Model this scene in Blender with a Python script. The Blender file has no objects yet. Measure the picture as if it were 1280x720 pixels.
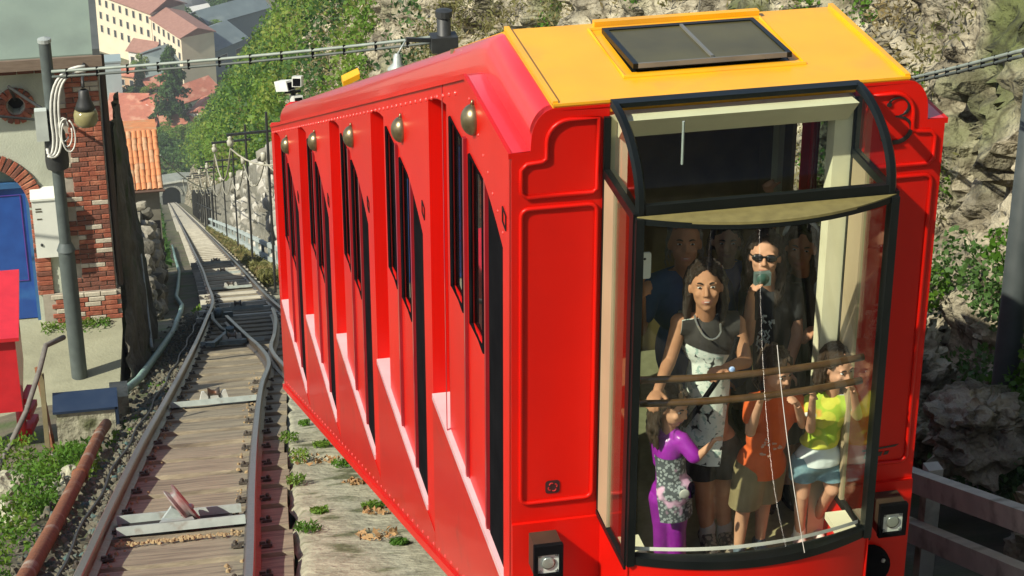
import bpy, bmesh, math, random
import numpy as np
from math import sin, cos, pi, radians, sqrt, atan2, exp
from mathutils import Vector, Matrix, noise
from mathutils.geometry import tessellate_polygon
random.seed(7); RNG = np.random.default_rng(7)
scene = bpy.context.scene
COL = scene.collection

# ------------------------------------------------------------------ camera
SL = 0.425                                   # fall of the funicular line (metres per metre)
cam = bpy.data.cameras.new('camera'); cam.sensor_width = 36.0; cam.lens = 36.0 * 2700 / 1280
cam.clip_start = 0.3; cam.clip_end = 5000
cam_o = bpy.data.objects.new('camera', cam); COL.objects.link(cam_o)
cam_o.location = (0, 0, 2.75)
cam_o.rotation_euler = (radians(90 - 25.9), 0, radians(-11.2))
scene.camera = cam_o

# ------------------------------------------------------------------ sky, sun, exposure
SUN_TRAVEL = Vector((0.90, 0.45, -0.90)).normalized()
world = bpy.data.worlds.new('World'); scene.world = world; world.use_nodes = True
wn = world.node_tree.nodes; wl = world.node_tree.links
bg = wn['Background']; sky = wn.new('ShaderNodeTexSky'); sky.sky_type = 'NISHITA'; sky.sun_disc = False
to_sun = -SUN_TRAVEL
sky.sun_elevation = math.asin(to_sun.z); sky.sun_rotation = atan2(to_sun.x, to_sun.y)
sky.air_density = 1.0; sky.dust_density = 1.5; sky.altitude = 500
wl.new(sky.outputs[0], bg.inputs[0]); bg.inputs[1].default_value = 0.10
sun = bpy.data.lights.new('sun', 'SUN'); sun.energy = 5.0; sun.angle = radians(0.53); sun.color = (1.0, 0.94, 0.78)
sun_o = bpy.data.objects.new('sun', sun); COL.objects.link(sun_o); sun_o.location = (-60, -30, 80)
sun_o.rotation_euler = SUN_TRAVEL.to_track_quat('-Z', 'Y').to_euler()
scene.view_settings.view_transform = 'Standard'; scene.view_settings.look = 'None'
scene.view_settings.exposure = 0.50; scene.view_settings.gamma = 1.0
scene.view_settings.use_curve_mapping = False
scene.cycles.max_bounces = 7; scene.cycles.diffuse_bounces = 3; scene.cycles.glossy_bounces = 3; scene.cycles.transparent_max_bounces = 12; scene.cycles.volume_bounces = 0

# ------------------------------------------------------------------ materials
MATS = {}
def pm(name, c1, c2=None, rough=0.6, scale=6.0, bump=0.0, bscale=30.0, metal=0.0, spec=0.5, coat=0.0, c3=None, s3=2.0, t3=0.62, vec=None, detail=5.0, alpha=None, emit=None, w3=0.08, bdist=0.02):
    """procedural material: two tones on noise, optional third tone in patches, optional relief"""
    if name in MATS: return MATS[name]
    m = bpy.data.materials.new(name); m.use_nodes = True; nt = m.node_tree; n = nt.nodes; l = nt.links
    b = n['Principled BSDF']; b.inputs['Roughness'].default_value = rough; b.inputs['Metallic'].default_value = metal
    b.inputs['Specular IOR Level'].default_value = spec; b.inputs['Coat Weight'].default_value = coat; b.inputs['Coat Roughness'].default_value = 0.06
    geo = n.new('ShaderNodeNewGeometry'); pos = geo.outputs['Position']
    if vec == 'object':
        tc = n.new('ShaderNodeTexCoord'); pos = tc.outputs['Object']
    elif vec:
        mp = n.new('ShaderNodeMapping'); mp.inputs['Scale'].default_value = vec; l.new(pos, mp.inputs['Vector']); pos = mp.outputs[0]
    if c2 is None: c2 = tuple(v * 0.8 for v in c1)
    t = n.new('ShaderNodeTexNoise'); t.inputs['Scale'].default_value = scale; t.inputs['Detail'].default_value = detail; l.new(pos, t.inputs['Vector'])
    r = n.new('ShaderNodeValToRGB'); r.color_ramp.elements[0].position = 0.32; r.color_ramp.elements[1].position = 0.68
    r.color_ramp.elements[0].color = (*c1, 1); r.color_ramp.elements[1].color = (*c2, 1); l.new(t.outputs[0], r.inputs[0])
    out = r.outputs[0]
    if c3:
        t3n = n.new('ShaderNodeTexNoise'); t3n.inputs['Scale'].default_value = s3; t3n.inputs['Detail'].default_value = 6; l.new(pos, t3n.inputs['Vector'])
        r3 = n.new('ShaderNodeValToRGB'); r3.color_ramp.elements[0].position = t3 - w3; r3.color_ramp.elements[1].position = t3 + w3
        l.new(t3n.outputs[0], r3.inputs[0])
        mx = n.new('ShaderNodeMixRGB'); l.new(r3.outputs[0], mx.inputs[0]); l.new(out, mx.inputs[1]); mx.inputs[2].default_value = (*c3, 1); out = mx.outputs[0]
    l.new(out, b.inputs['Base Color'])
    if bump:
        tb = n.new('ShaderNodeTexNoise'); tb.inputs['Scale'].default_value = bscale; tb.inputs['Detail'].default_value = 7; l.new(pos, tb.inputs['Vector'])
        bp = n.new('ShaderNodeBump'); bp.inputs['Strength'].default_value = bump; bp.inputs['Distance'].default_value = bdist
        l.new(tb.outputs[0], bp.inputs['Height']); l.new(bp.outputs[0], b.inputs['Normal'])
    if emit: b.inputs['Emission Color'].default_value = (*emit, 1); b.inputs['Emission Strength'].default_value = 1
    MATS[name] = m; return m

def glass_mat(name, tint=(0.9, 0.95, 0.92), refl=1.0, rough=0.02):
    if name in MATS: return MATS[name]
    m = bpy.data.materials.new(name); m.use_nodes = True; nt = m.node_tree; n = nt.nodes; l = nt.links
    n.remove(n['Principled BSDF']); o = n['Material Output']
    tr = n.new('ShaderNodeBsdfTransparent'); tr.inputs[0].default_value = (*tint, 1)
    gl = n.new('ShaderNodeBsdfGlossy'); gl.inputs['Roughness'].default_value = rough
    geo = n.new('ShaderNodeNewGeometry'); dt = n.new('ShaderNodeVectorMath'); dt.operation = 'DOT_PRODUCT'; l.new(geo.outputs['Normal'], dt.inputs[0]); l.new(geo.outputs['Incoming'], dt.inputs[1])
    def mth(op, a, b):                             # Schlick reflectance, the same from both sides of the pane
        q = n.new('ShaderNodeMath'); q.operation = op
        for i, v in enumerate((a, b)):
            if v is None: continue
            if isinstance(v, (int, float)): q.inputs[i].default_value = v
            else: l.new(v, q.inputs[i])
        return q.outputs[0]
    ab = mth('ABSOLUTE', dt.outputs['Value'], None); om = mth('SUBTRACT', 1.0, ab); p5 = mth('POWER', om, 5.0); sc = mth('MULTIPLY_ADD', p5, 0.96); sc.node.inputs[2].default_value = 0.04
    mu = n.new('ShaderNodeMath'); mu.operation = 'MULTIPLY'; mu.inputs[1].default_value = refl; l.new(sc, mu.inputs[0])
    mx = n.new('ShaderNodeMixShader'); l.new(mu.outputs[0], mx.inputs[0]); l.new(tr.outputs[0], mx.inputs[1]); l.new(gl.outputs[0], mx.inputs[2])
    l.new(mx.outputs[0], o.inputs[0]); MATS[name] = m; return m

def leaf_mat(name, c1, c2, c3=None, s3=0.5):
    m = pm(name, c1, c2, rough=0.55, scale=1.6, spec=0.3, c3=c3, s3=s3, t3=0.56)
    nt = m.node_tree; n = nt.nodes; l = nt.links; b = n['Principled BSDF']; o = n['Material Output']
    tl = n.new('ShaderNodeBsdfTranslucent'); src = b.inputs['Base Color'].links[0].from_socket
    hs = n.new('ShaderNodeHueSaturation'); hs.inputs['Value'].default_value = 1.5; l.new(src, hs.inputs['Color']); l.new(hs.outputs[0], tl.inputs[0])
    mx = n.new('ShaderNodeMixShader'); mx.inputs[0].default_value = 0.38; l.new(b.outputs[0], mx.inputs[1]); l.new(tl.outputs[0], mx.inputs[2]); l.new(mx.outputs[0], o.inputs[0])
    return m

RED = pm('red_paint', (0.58, 0.007, 0.002), (0.51, 0.005, 0.002), rough=0.34, scale=1.5, coat=0.0, spec=0.22, bump=0.05, bscale=2.5, bdist=0.01, c3=(0.45, 0.006, 0.003), s3=0.9, t3=0.6, w3=0.15)
YELLOW = pm('yellow_paint', (0.84, 0.40, 0.006), (0.76, 0.345, 0.006), rough=0.4, scale=2.5, coat=0.2, bump=0.12, bscale=4, c3=(0.62, 0.30, 0.03), s3=3.0, t3=0.64, w3=0.12)
BLACK = pm('black_rubber', (0.004, 0.004, 0.005), (0.007, 0.007, 0.008), rough=0.95, spec=0.02)
BLACKP = pm('black_paint', (0.004, 0.006, 0.006), (0.007, 0.009, 0.009), rough=0.35, spec=0.18)
CREAM = pm('cream_paint', (0.70, 0.66, 0.46), (0.62, 0.58, 0.40), rough=0.5)
OLIVE = pm('olive_ledge', (0.20, 0.17, 0.06), (0.15, 0.125, 0.045), rough=0.5, scale=20)
BRONZE = pm('bronze', (0.30, 0.24, 0.13), (0.20, 0.16, 0.09), rough=0.32, metal=0.85, scale=30)
WOOD = pm('varnished_wood', (0.09, 0.045, 0.014), (0.06, 0.028, 0.009), rough=0.35, scale=25, coat=0.3)
STEEL = pm('rail_steel', (0.16, 0.14, 0.12), (0.10, 0.08, 0.065), rough=0.42, metal=0.6, scale=30, c3=(0.12, 0.05, 0.025), s3=8, t3=0.6)
RAILTOP = pm('rail_head_steel', (0.32, 0.31, 0.30), (0.24, 0.23, 0.22), rough=0.32, metal=0.85, scale=30)
GALV = pm('galvanised_steel', (0.42, 0.46, 0.44), (0.32, 0.36, 0.34), rough=0.5, metal=0.3, scale=20, c3=(0.3, 0.25, 0.2), s3=9, t3=0.68)
RUST = pm('rusty_steel', (0.22, 0.085, 0.035), (0.14, 0.05, 0.022), rough=0.85, scale=20, bump=0.4, bscale=60, c3=(0.34, 0.30, 0.24), s3=3, t3=0.62)
TEAL = pm('teal_pipe', (0.20, 0.34, 0.30), (0.26, 0.40, 0.34), rough=0.55, scale=8, c3=(0.12, 0.14, 0.11), s3=6, t3=0.64)
GREYPAINT = pm('grey_pole_paint', (0.055, 0.066, 0.066), (0.04, 0.05, 0.05), rough=0.45, scale=10)
DARKMETAL = pm('dark_metal', (0.03, 0.032, 0.032), (0.02, 0.022, 0.022), rough=0.5, scale=10)
CONCRETE = pm('concrete', (0.40, 0.39, 0.28), (0.24, 0.235, 0.165), rough=0.92, scale=5, bump=0.9, bscale=14, bdist=0.03, detail=9, c3=(0.10, 0.11, 0.05), s3=2.6, t3=0.60, w3=0.05)
PLANK = pm('weathered_plank', (0.32, 0.275, 0.19), (0.21, 0.18, 0.125), rough=0.85, scale=5, bump=0.4, bscale=22, vec=(1.2, 9, 9), c3=(0.10, 0.08, 0.06), s3=1.2, t3=0.60, w3=0.14)
GREASE = pm('greasy_steel', (0.035, 0.03, 0.022), (0.06, 0.045, 0.03), rough=0.55, scale=30, bump=0.3, bscale=60)
GLASS = glass_mat('window_glass', (0.95, 0.98, 0.94), 1.1)
DARKGLASS = glass_mat('tinted_glass', (0.66, 0.74, 0.72), 2.0)

# ------------------------------------------------------------------ mesh builder
class MB:
    def __init__(s): s.v = []; s.f = []; s.m = []
    def add(s, vs, fs, mi=0):
        o = len(s.v); s.v += [tuple(p) for p in vs]; s.f += [tuple(i + o for i in f) for f in fs]; s.m += [mi] * len(fs)
    def box(s, lo, hi, mi=0, M=None):
        x0, y0, z0 = lo; x1, y1, z1 = hi
        vs = [(x0,y0,z0),(x1,y0,z0),(x1,y1,z0),(x0,y1,z0),(x0,y0,z1),(x1,y0,z1),(x1,y1,z1),(x0,y1,z1)]
        if M: vs = [M @ Vector(p) for p in vs]
        s.add(vs, [(0,3,2,1),(4,5,6,7),(0,1,5,4),(1,2,6,5),(2,3,7,6),(3,0,4,7)], mi)
    def bar(s, a, b, w, h, mi=0, up=(0,0,1)):
        """box section w x h along a-b"""
        a = Vector(a); b = Vector(b); d = (b - a).normalized(); u = Vector(up); r = d.cross(u)
        if r.length < 1e-4: r = d.cross(Vector((0,1,0)))
        r.normalize(); u = r.cross(d); vs = []
        for p in (a, b):
            for sx, sz in ((-1,-1),(1,-1),(1,1),(-1,1)): vs.append(p + r*(w/2*sx) + u*(h/2*sz))
        s.add(vs, [(0,1,2,3),(7,6,5,4),(0,4,5,1),(1,5,6,2),(2,6,7,3),(3,7,4,0)], mi)
    def prism(s, poly, d, mi=0, holes=()):
        """extrude polygon (3d points) by vector d; holes allowed"""
        d = Vector(d); loops = [[Vector(p) for p in poly]] + [[Vector(p) for p in h] for h in holes]
        tris = tessellate_polygon(loops); flat = [p for lp in loops for p in lp]; n = len(flat)
        fs = [tuple(t) for t in tris] + [tuple(i + n for i in reversed(t)) for t in tris]; o = 0
        for lp in loops:
            k = len(lp)
            for i in range(k): j = (i + 1) % k; fs.append((o+i, o+j, o+j+n, o+i+n))
            o += k
        s.add(flat + [p + d for p in flat], fs, mi)
    def sheet(s, poly, mi=0, holes=()):
        loops = [[Vector(p) for p in poly]] + [[Vector(p) for p in h] for h in holes]
        s.add([p for lp in loops for p in lp], [tuple(t) for t in tessellate_polygon(loops)], mi)
    def tube(s, path, r, seg=8, mi=0, caps=True, closed=False):
        path = [Vector(p) for p in path]; n = len(path); vs = []; fs = []
        rr = r if isinstance(r, (list, tuple)) else [r] * n; ref = None
        for i, p in enumerate(path):
            if closed: d = path[(i+1) % n] - path[i-1]
            else: d = path[min(i+1, n-1)] - path[max(i-1, 0)]
            d.normalize()
            if ref is None: ref = d.cross(Vector((0,0,1)) if abs(d.z) < 0.9 else Vector((1,0,0))).normalized()
            u = (ref - d * ref.dot(d)); u = u.normalized() if u.length > 1e-6 else d.orthogonal().normalized(); ref = u; w = d.cross(u)
            for k in range(seg): a = 2*pi*k/seg; vs.append(p + (u*cos(a) + w*sin(a)) * rr[i])
        for i in range(n if closed else n-1):
            a = i*seg; b = ((i+1) % n)*seg
            for k in range(seg): k2 = (k+1) % seg; fs.append((a+k, a+k2, b+k2, b+k))
        if caps and not closed: fs.append(tuple(reversed(range(seg)))); fs.append(tuple(range((n-1)*seg, n*seg)))
        s.add(vs, fs, mi)
    def ell(s, c, r, M=None, seg=12, rings=8, mi=0):
        c = Vector(c); vs = []; fs = []
        for i in range(rings + 1):
            t = pi*i/rings
            for k in range(seg):
                a = 2*pi*k/seg; p = Vector((r[0]*sin(t)*cos(a), r[1]*sin(t)*sin(a), r[2]*cos(t)))
                vs.append(c + (M @ p if M else p))
        for i in range(rings):
            for k in range(seg): k2 = (k+1) % seg; fs.append((i*seg+k, (i+1)*seg+k, (i+1)*seg+k2, i*seg+k2))
        s.add(vs, fs, mi)
    def cap(s, a, ra, b, rb, seg=12, mi=0):
        """tapered capsule"""
        a = Vector(a); b = Vector(b); d = b - a; L = d.length
        if L < 1e-5: s.ell(a, (ra,)*3); return
        d /= L; pts = []; rs = []
        for i in range(5): t = -pi/2 + i*pi/2/4; pts.append(a + d*ra*sin(t)); rs.append(max(ra*cos(t), 1e-4))
        for i in range(5): t = i*pi/2/4; pts.append(b + d*rb*sin(t)); rs.append(max(rb*cos(t), 1e-4))
        s.tube(pts, rs, seg, mi, caps=True)
    def lathe(s, prof, c=(0,0,0), seg=16, mi=0, M=None):
        c = Vector(c); vs = []; fs = []
        for (r, z) in prof:
            for k in range(seg):
                a = 2*pi*k/seg; p = Vector((r*cos(a), r*sin(a), z)); vs.append(c + (M @ p if M else p))
        for i in range(len(prof)-1):
            for k in range(seg): k2 = (k+1) % seg; fs.append((i*seg+k, i*seg+k2, (i+1)*seg+k2, (i+1)*seg+k))
        s.add(vs, fs, mi)
    def mesh(s, name, mats, smooth=False, off=None, angle=None):
        me = bpy.data.meshes.new(name); v = s.v
        if off is not None: v = [(p[0]-off[0], p[1]-off[1], p[2]-off[2]) for p in v]
        me.from_pydata([tuple(p) for p in v], [], s.f)
        for m in (mats if isinstance(mats, (list, tuple)) else [mats]): me.materials.append(m)
        if any(s.m): me.polygons.foreach_set('material_index', s.m)
        bm = bmesh.new(); bm.from_mesh(me); bmesh.ops.remove_doubles(bm, verts=bm.verts, dist=1e-5); bmesh.ops.recalc_face_normals(bm, faces=bm.faces); bm.to_mesh(me); bm.free()
        if smooth: me.polygons.foreach_set('use_smooth', [True]*len(me.polygons))
        if angle: me.set_sharp_from_angle(angle=radians(angle))
        me.update(); return me
    def build(s, name, mats, parent=None, smooth=False, off=None, angle=None, loc=None):
        """one mesh object; with a parent the points are given in the parent's thing frame"""
        if parent is not None and off is None: off = parent.get('_off', None)
        o = bpy.data.objects.new(name, s.mesh(name, mats, smooth or bool(angle), off, angle)); COL.objects.link(o)
        if loc: o.location = loc
        if parent is not None: o.parent = parent
        return o

OFF = {}
def tag(o, label=None, cat=None, group=None, kind=None):
    if label: o['label'] = label
    if cat: o['category'] = cat
    if group: o['group'] = group
    if kind: o['kind'] = kind
    return o
def thing(name, label, cat, loc=(0,0,0), rotz=0.0, group=None, kind=None):
    """an Empty at the thing's base; its parts are built in world points and shifted by OFF"""
    o = bpy.data.objects.new(name, None); COL.objects.link(o); o.location = loc; o.rotation_euler = (0, 0, rotz); o.empty_display_size = 0.2
    tag(o, label, cat, group, kind); OFF[o.name] = Vector(loc); return o
def part(mb, name, mats, parent, smooth=False, angle=None, world=True, label=None, kind=None):
    """child mesh; world=True: points given in world space of an unrotated thing (parent may itself be a part at the thing's origin)"""
    root = parent
    while root.parent is not None: root = root.parent
    off = OFF.get(root.name) if world else None
    o = mb.build(name, mats, None, smooth, off, angle); o.parent = parent
    if label: o['label'] = label
    if kind: o['kind'] = kind
    return o
def inst(o, name, parent, loc=(0,0,0), rot=None, scale=None):
    """a further piece sharing mesh data"""
    c = bpy.data.objects.new(name, o.data if hasattr(o, 'data') else o); COL.objects.link(c); c.location = loc
    if rot: c.rotation_euler = rot
    if scale: c.scale = scale
    c.parent = parent; return c
def single(mb, name, mats, label, cat, group=None, smooth=False, angle=None, base=None):
    """a thing that is one mesh, origin at base"""
    o = mb.build(name, mats, None, smooth, base, angle)
    if base is not None: o.location = base
    return tag(o, label, cat, group)
def fb(x, y, z, o=5, h=0.9):
    return noise.fractal(Vector((x, y, z)), h, 2.1, o)
def leaf_mesh(name, centres, size, mat, n=None, droop=0.3, normals=None, aspect=0.5):
    """many small leaf quads at given centres (N x 3); size scalar or array"""
    c = np.asarray(centres, float); N = len(c); sz = np.broadcast_to(np.asarray(size, float), (N,)) * RNG.uniform(0.6, 1.4, N)
    d = RNG.normal(size=(N, 3)); d[:, 2] -= droop; d /= np.linalg.norm(d, axis=1)[:, None]
    e = RNG.normal(size=(N, 3)); e -= d * (e*d).sum(1)[:, None]; e /= np.linalg.norm(e, axis=1)[:, None]
    nn = np.cross(d, e); bend = nn * (sz * 0.15)[:, None]
    p0 = c - d*sz[:, None]*0.5; p2 = c + d*sz[:, None]*0.5; p1 = c + e*(sz*aspect*0.5)[:, None] + bend; p3 = c - e*(sz*aspect*0.5)[:, None] + bend
    v = np.stack([p0, p1, p2, p3], 1).reshape(-1, 3)
    me = bpy.data.meshes.new(name); me.vertices.add(4*N); me.vertices.foreach_set('co', v.ravel())
    me.loops.add(4*N); me.loops.foreach_set('vertex_index', np.arange(4*N)); me.polygons.add(N); me.polygons.foreach_set('loop_start', np.arange(0, 4*N, 4)); me.polygons.foreach_set('loop_total', np.full(N, 4))
    me.materials.append(mat); me.update(); me.validate(); return me
def zt(Y): return -SL * Y                      # height of the track plane
# ================================================================== terrain
def interp(x, xs, ys): return float(np.interp(x, xs, ys))
def track_x(Y):      # centre of the left branch, then of the single track below the loop
    return interp(Y, [-20, 0, 12.2, 14.8, 18.6, 22.9, 27, 31, 36, 42, 58.8, 98, 420], [-2.3, -0.80, 0.105, 0.286, 0.57, 0.93, 1.26, 1.57, 1.93, 2.33, 2.80, 3.68, 10.7])
def track_x2(Y):     # centre of the right branch
    return interp(Y, [-20, 21, 26, 31, 36, 42, 58.8], [2.95, 2.56, 2.5, 2.44, 2.40, 2.42, 2.80])
def zg(X, Y):        # lie of the land without the cliff
    if Y < 425: z = -SL * Y
    else: z = interp(Y, [425, 500, 3000], [-SL*425, -191, -191])
    c = track_x(Y); d = (c - 1.3) - X
    if d > 0:
        z -= interp(d, [0, 0.35, 1.5, 5, 30, 200], [0.0, 0.04, 0.05, 0.8, 9, 30]) * (1 if Y < 380 else 0.3)
    return z
def cliff_x(Y): return interp(Y, [-10, 6, 12, 17, 22, 30, 42, 53, 59, 88, 125, 250, 420, 480], [6.4, 6.25, 6.35, 6.2, 5.9, 5.5, 5.3, 5.2, 5.05, 5.6, 6.2, 9.6, 13.5, 16])

GROUND = pm('ground_soil', (0.16, 0.135, 0.09), (0.10, 0.09, 0.06), rough=0.95, scale=2.5, bump=0.8, bscale=18, c3=(0.07, 0.10, 0.03), s3=0.8, t3=0.55)
GRASSY = pm('hill_grass', (0.07, 0.11, 0.025), (0.10, 0.14, 0.04), rough=0.95, scale=0.25, bump=0.6, bscale=2, c3=(0.15, 0.13, 0.07), s3=0.08, t3=0.6)
ROCK = pm('limestone', (0.50, 0.46, 0.34), (0.21, 0.195, 0.145), rough=0.92, scale=2.2, bump=1.0, bscale=6, bdist=0.25, detail=9, c3=(0.10, 0.12, 0.04), s3=0.45, t3=0.60, w3=0.07)

def add_rock_cracks():
    n = ROCK.node_tree.nodes; l = ROCK.node_tree.links; b = n['Principled BSDF']; src = b.inputs['Base Color'].links[0].from_socket
    geo = n.new('ShaderNodeNewGeometry'); nz = n.new('ShaderNodeTexNoise'); nz.inputs['Scale'].default_value = 2.0; nz.inputs['Detail'].default_value = 6; l.new(geo.outputs['Position'], nz.inputs['Vector'])
    mixv = n.new('ShaderNodeMixRGB'); mixv.inputs[0].default_value = 0.35; l.new(geo.outputs['Position'], mixv.inputs[1]); l.new(nz.outputs[1], mixv.inputs[2])
    mp = n.new('ShaderNodeMapping'); mp.inputs['Scale'].default_value = (1.4, 1.0, 2.0); mp.inputs['Rotation'].default_value = (0.5, 0.3, 0); l.new(mixv.outputs[0], mp.inputs[0])
    vo = n.new('ShaderNodeTexVoronoi'); vo.feature = 'DISTANCE_TO_EDGE'; vo.inputs['Scale'].default_value = 1.7; l.new(mp.outputs[0], vo.inputs['Vector'])
    r = n.new('ShaderNodeValToRGB'); r.color_ramp.elements[0].position = 0.0; r.color_ramp.elements[1].position = 0.06; r.color_ramp.elements[0].color = (0.25, 0.22, 0.17, 1); r.color_ramp.elements[1].color = (1, 1, 1, 1); l.new(vo.outputs[0], r.inputs[0])
    mu = n.new('ShaderNodeMixRGB'); mu.blend_type = 'MULTIPLY'; mu.inputs[0].default_value = 0.75; l.new(src, mu.inputs[1]); l.new(r.outputs[0], mu.inputs[2])
    # strata streaks
    mp2 = n.new('ShaderNodeMapping'); mp2.inputs['Scale'].default_value = (2.0, 1.2, 7.0); mp2.inputs['Rotation'].default_value = (0.45, 0.25, 0); l.new(geo.outputs['Position'], mp2.inputs[0])
    n2 = n.new('ShaderNodeTexNoise'); n2.inputs['Scale'].default_value = 1.0; n2.inputs['Detail'].default_value = 8; l.new(mp2.outputs[0], n2.inputs['Vector'])
    r2 = n.new('ShaderNodeValToRGB'); r2.color_ramp.elements[0].position = 0.38; r2.color_ramp.elements[1].position = 0.56; r2.color_ramp.elements[0].color = (0.42, 0.38, 0.32, 1); r2.color_ramp.elements[1].color = (1.05, 1.02, 0.98, 1); l.new(n2.outputs[0], r2.inputs[0])
    mu2 = n.new('ShaderNodeMixRGB'); mu2.blend_type = 'MULTIPLY'; mu2.inputs[0].default_value = 0.8; l.new(mu.outputs[0], mu2.inputs[1]); l.new(r2.outputs[0], mu2.inputs[2])
    l.new(mu2.outputs[0], b.inputs['Base Color'])
add_rock_cracks()

def grid_mesh(name, P, mat, smooth=True):
    """P: array (a, b, 3)"""
    a, b = P.shape[:2]; me = bpy.data.meshes.new(name); N = a*b; me.vertices.add(N); me.vertices.foreach_set('co', P.reshape(-1))
    i = np.arange(N).reshape(a, b); q = np.stack([i[:-1,:-1], i[1:,:-1], i[1:,1:], i[:-1,1:]], -1).reshape(-1, 4); F = len(q)
    me.loops.add(4*F); me.loops.foreach_set('vertex_index', q.ravel()); me.polygons.add(F); me.polygons.foreach_set('loop_start', np.arange(0, 4*F, 4)); me.polygons.foreach_set('loop_total', np.full(F, 4))
    me.polygons.foreach_set('use_smooth', np.full(F, smooth)); me.materials.append(mat); me.update(); me.validate()
    o = bpy.data.objects.new(name, me); COL.objects.link(o); return o

# ground: one sheet from behind the camera to beyond the town
ys = np.concatenate([np.array([-160, -110, -70, -45, -30, -20]), np.arange(-12, 60, 0.5), np.arange(60, 150, 2), np.arange(150, 430, 5), np.arange(430, 620, 10), np.array([650, 700, 800, 1000, 1400, 2200, 3200])])
xs = np.concatenate([np.array([-2200, -900, -400, -200, -100, -50, -25, -15, -10, -7, -5, -4]), np.arange(-3.2, 8, 0.4), np.arange(8, 24, 2), np.array([26, 32, 40, 60, 100, 200, 500, 1200, 2600])])
G = np.zeros((len(ys), len(xs), 3))
for i, Y in enumerate(ys):
    for j, X in enumerate(xs):
        b = 0.05 * fb(X*1.3, Y*1.3, 0) if Y < 120 else 0
        G[i, j] = (X, Y, zg(X, Y) - 0.30 + b)
ground = tag(grid_mesh('ground', G, GROUND), kind='structure')

# cliff beside the track
prof_d = np.array([-0.6, 0.0, 0.30, 0.62, 0.9, 1.15, 1.5, 2.1, 3.2, 5.2, 8.5, 16, 45])
prof_h = np.array([-0.7, 0.0, 0.9, 1.9, 3.0, 4.2, 5.6, 7.4, 9.8, 13, 18, 27, 50])
cy = [2.0]
while cy[-1] < 470: cy.append(cy[-1] + max(0.05, cy[-1] * 0.0042))
tv = np.concatenate([np.linspace(0, 0.72, 150), np.linspace(0.73, 1.0, 26)])
arc = np.concatenate([[0], np.cumsum(np.hypot(np.diff(prof_d), np.diff(prof_h)))]); arc_s = np.linspace(0, 1, len(prof_d))
CP = np.zeros((len(cy), len(tv), 3)); CV = np.zeros((len(cy), len(tv)))
for i, Y in enumerate(cy):
    x0 = cliff_x(Y)
    for j, t in enumerate(tv):
        d = np.interp(t, arc_s, prof_d); h = np.interp(t, arc_s, prof_h)
        z = zt(Y) + h; p = Vector((x0 + d, Y, z))
        big = noise.fractal(p * 0.22, 1.0, 2.0, 3) * min(1.2, 0.35 + 0.06*h) + 0.5 * min(1.5, h*0.05)
        q = Vector((p.x*0.9, p.y*0.6 + p.z*0.5, p.z*1.3 - p.y*0.25))
        ridge = 1 - abs(noise.noise(q * 0.8)) * 2
        blocks = noise.cell(q * 1.1 + Vector((noise.noise(p*1.5), noise.noise(p*1.7+Vector((5,0,0))), 0))*0.45) - 0.5
        fine = noise.fractal(p * 2.4, 0.75, 2.2, 5)
        far = max(0.35, min(1.0, 60.0/Y))
        amp = min(1.0, max(0.15, (h + 0.4) * 0.6))
        dx = -(0.75*big + amp*(0.20*ridge + 0.26*blocks + 0.24*fine))
        if 44 < Y < 140 and h < 4.0: dx = max(dx, 0.05) + 0.35
        CP[i, j] = (p.x + dx, Y, z + amp * 0.10 * noise.noise(p*3.1))
        CV[i, j] = h
cliff = tag(grid_mesh('cliff', CP, ROCK), kind='structure')
cliff.data.set_sharp_from_angle(angle=radians(40))

# wooded hill over the tunnel
def hill_z(X, Y): return interp(Y, [424.4, 426, 432, 445, 470, 520], [-181.5, -174.9, -174.0, -176.0, -184.5, -194]) + 0.8*noise.noise(Vector((X*0.08, Y*0.08, 0))) + max(0, (X-18)*0.25)
hx = np.linspace(-140, 160, 80); hy = np.concatenate([np.linspace(424.4, 440, 10), np.linspace(444, 520, 20)])
HP = np.zeros((len(hy), len(hx), 3))
for i, Y in enumerate(hy):
    for j, X in enumerate(hx):
        HP[i, j] = (X, Y, hill_z(X, Y))
tag(grid_mesh('hill', HP, GRASSY), kind='structure')
# ================================================================== funicular car (car frame: x across, y along the car away from the camera, z world height)
car = thing('funicular_car', 'glossy red funicular car with yellow roof, number 3 and passengers behind its bowed glass', 'funicular car', (2.702, 8.59, -3.65), 0.0179)
OFF[car.name] = Vector((0, 0, -3.65))
W = 1.008; CL = 10.95; RS = 0.4125; PITCH = 2.165; DROP = PITCH * RS; BAY = 0.58
def roof_z(y): return -0.64 if y < 1.02 else -0.64 - (y - 1.02) * RS
def skirt_z(y): return -3.42 - y * 0.402
NEAR, FAR = 0.18, 2.10                        # door opening along the car
TOPZ, SILL = -1.165, -3.16
def opening(k, x):
    y0 = NEAR + PITCH*k; y1 = FAR + PITCH*k; a = TOPZ - DROP*k; b = SILL - DROP*k
    pts = [(y0, b), (y1, b)]
    for i in range(15): u = 1 - 2*i/14; pts.append(((y0+y1)/2 + u*(y1-y0)/2, a - 0.21*abs(u)**2.2))
    return [(x, p[0], p[1]) for p in pts]
SH = 0.20                                     # the shoulder lies this far below the roof
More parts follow.
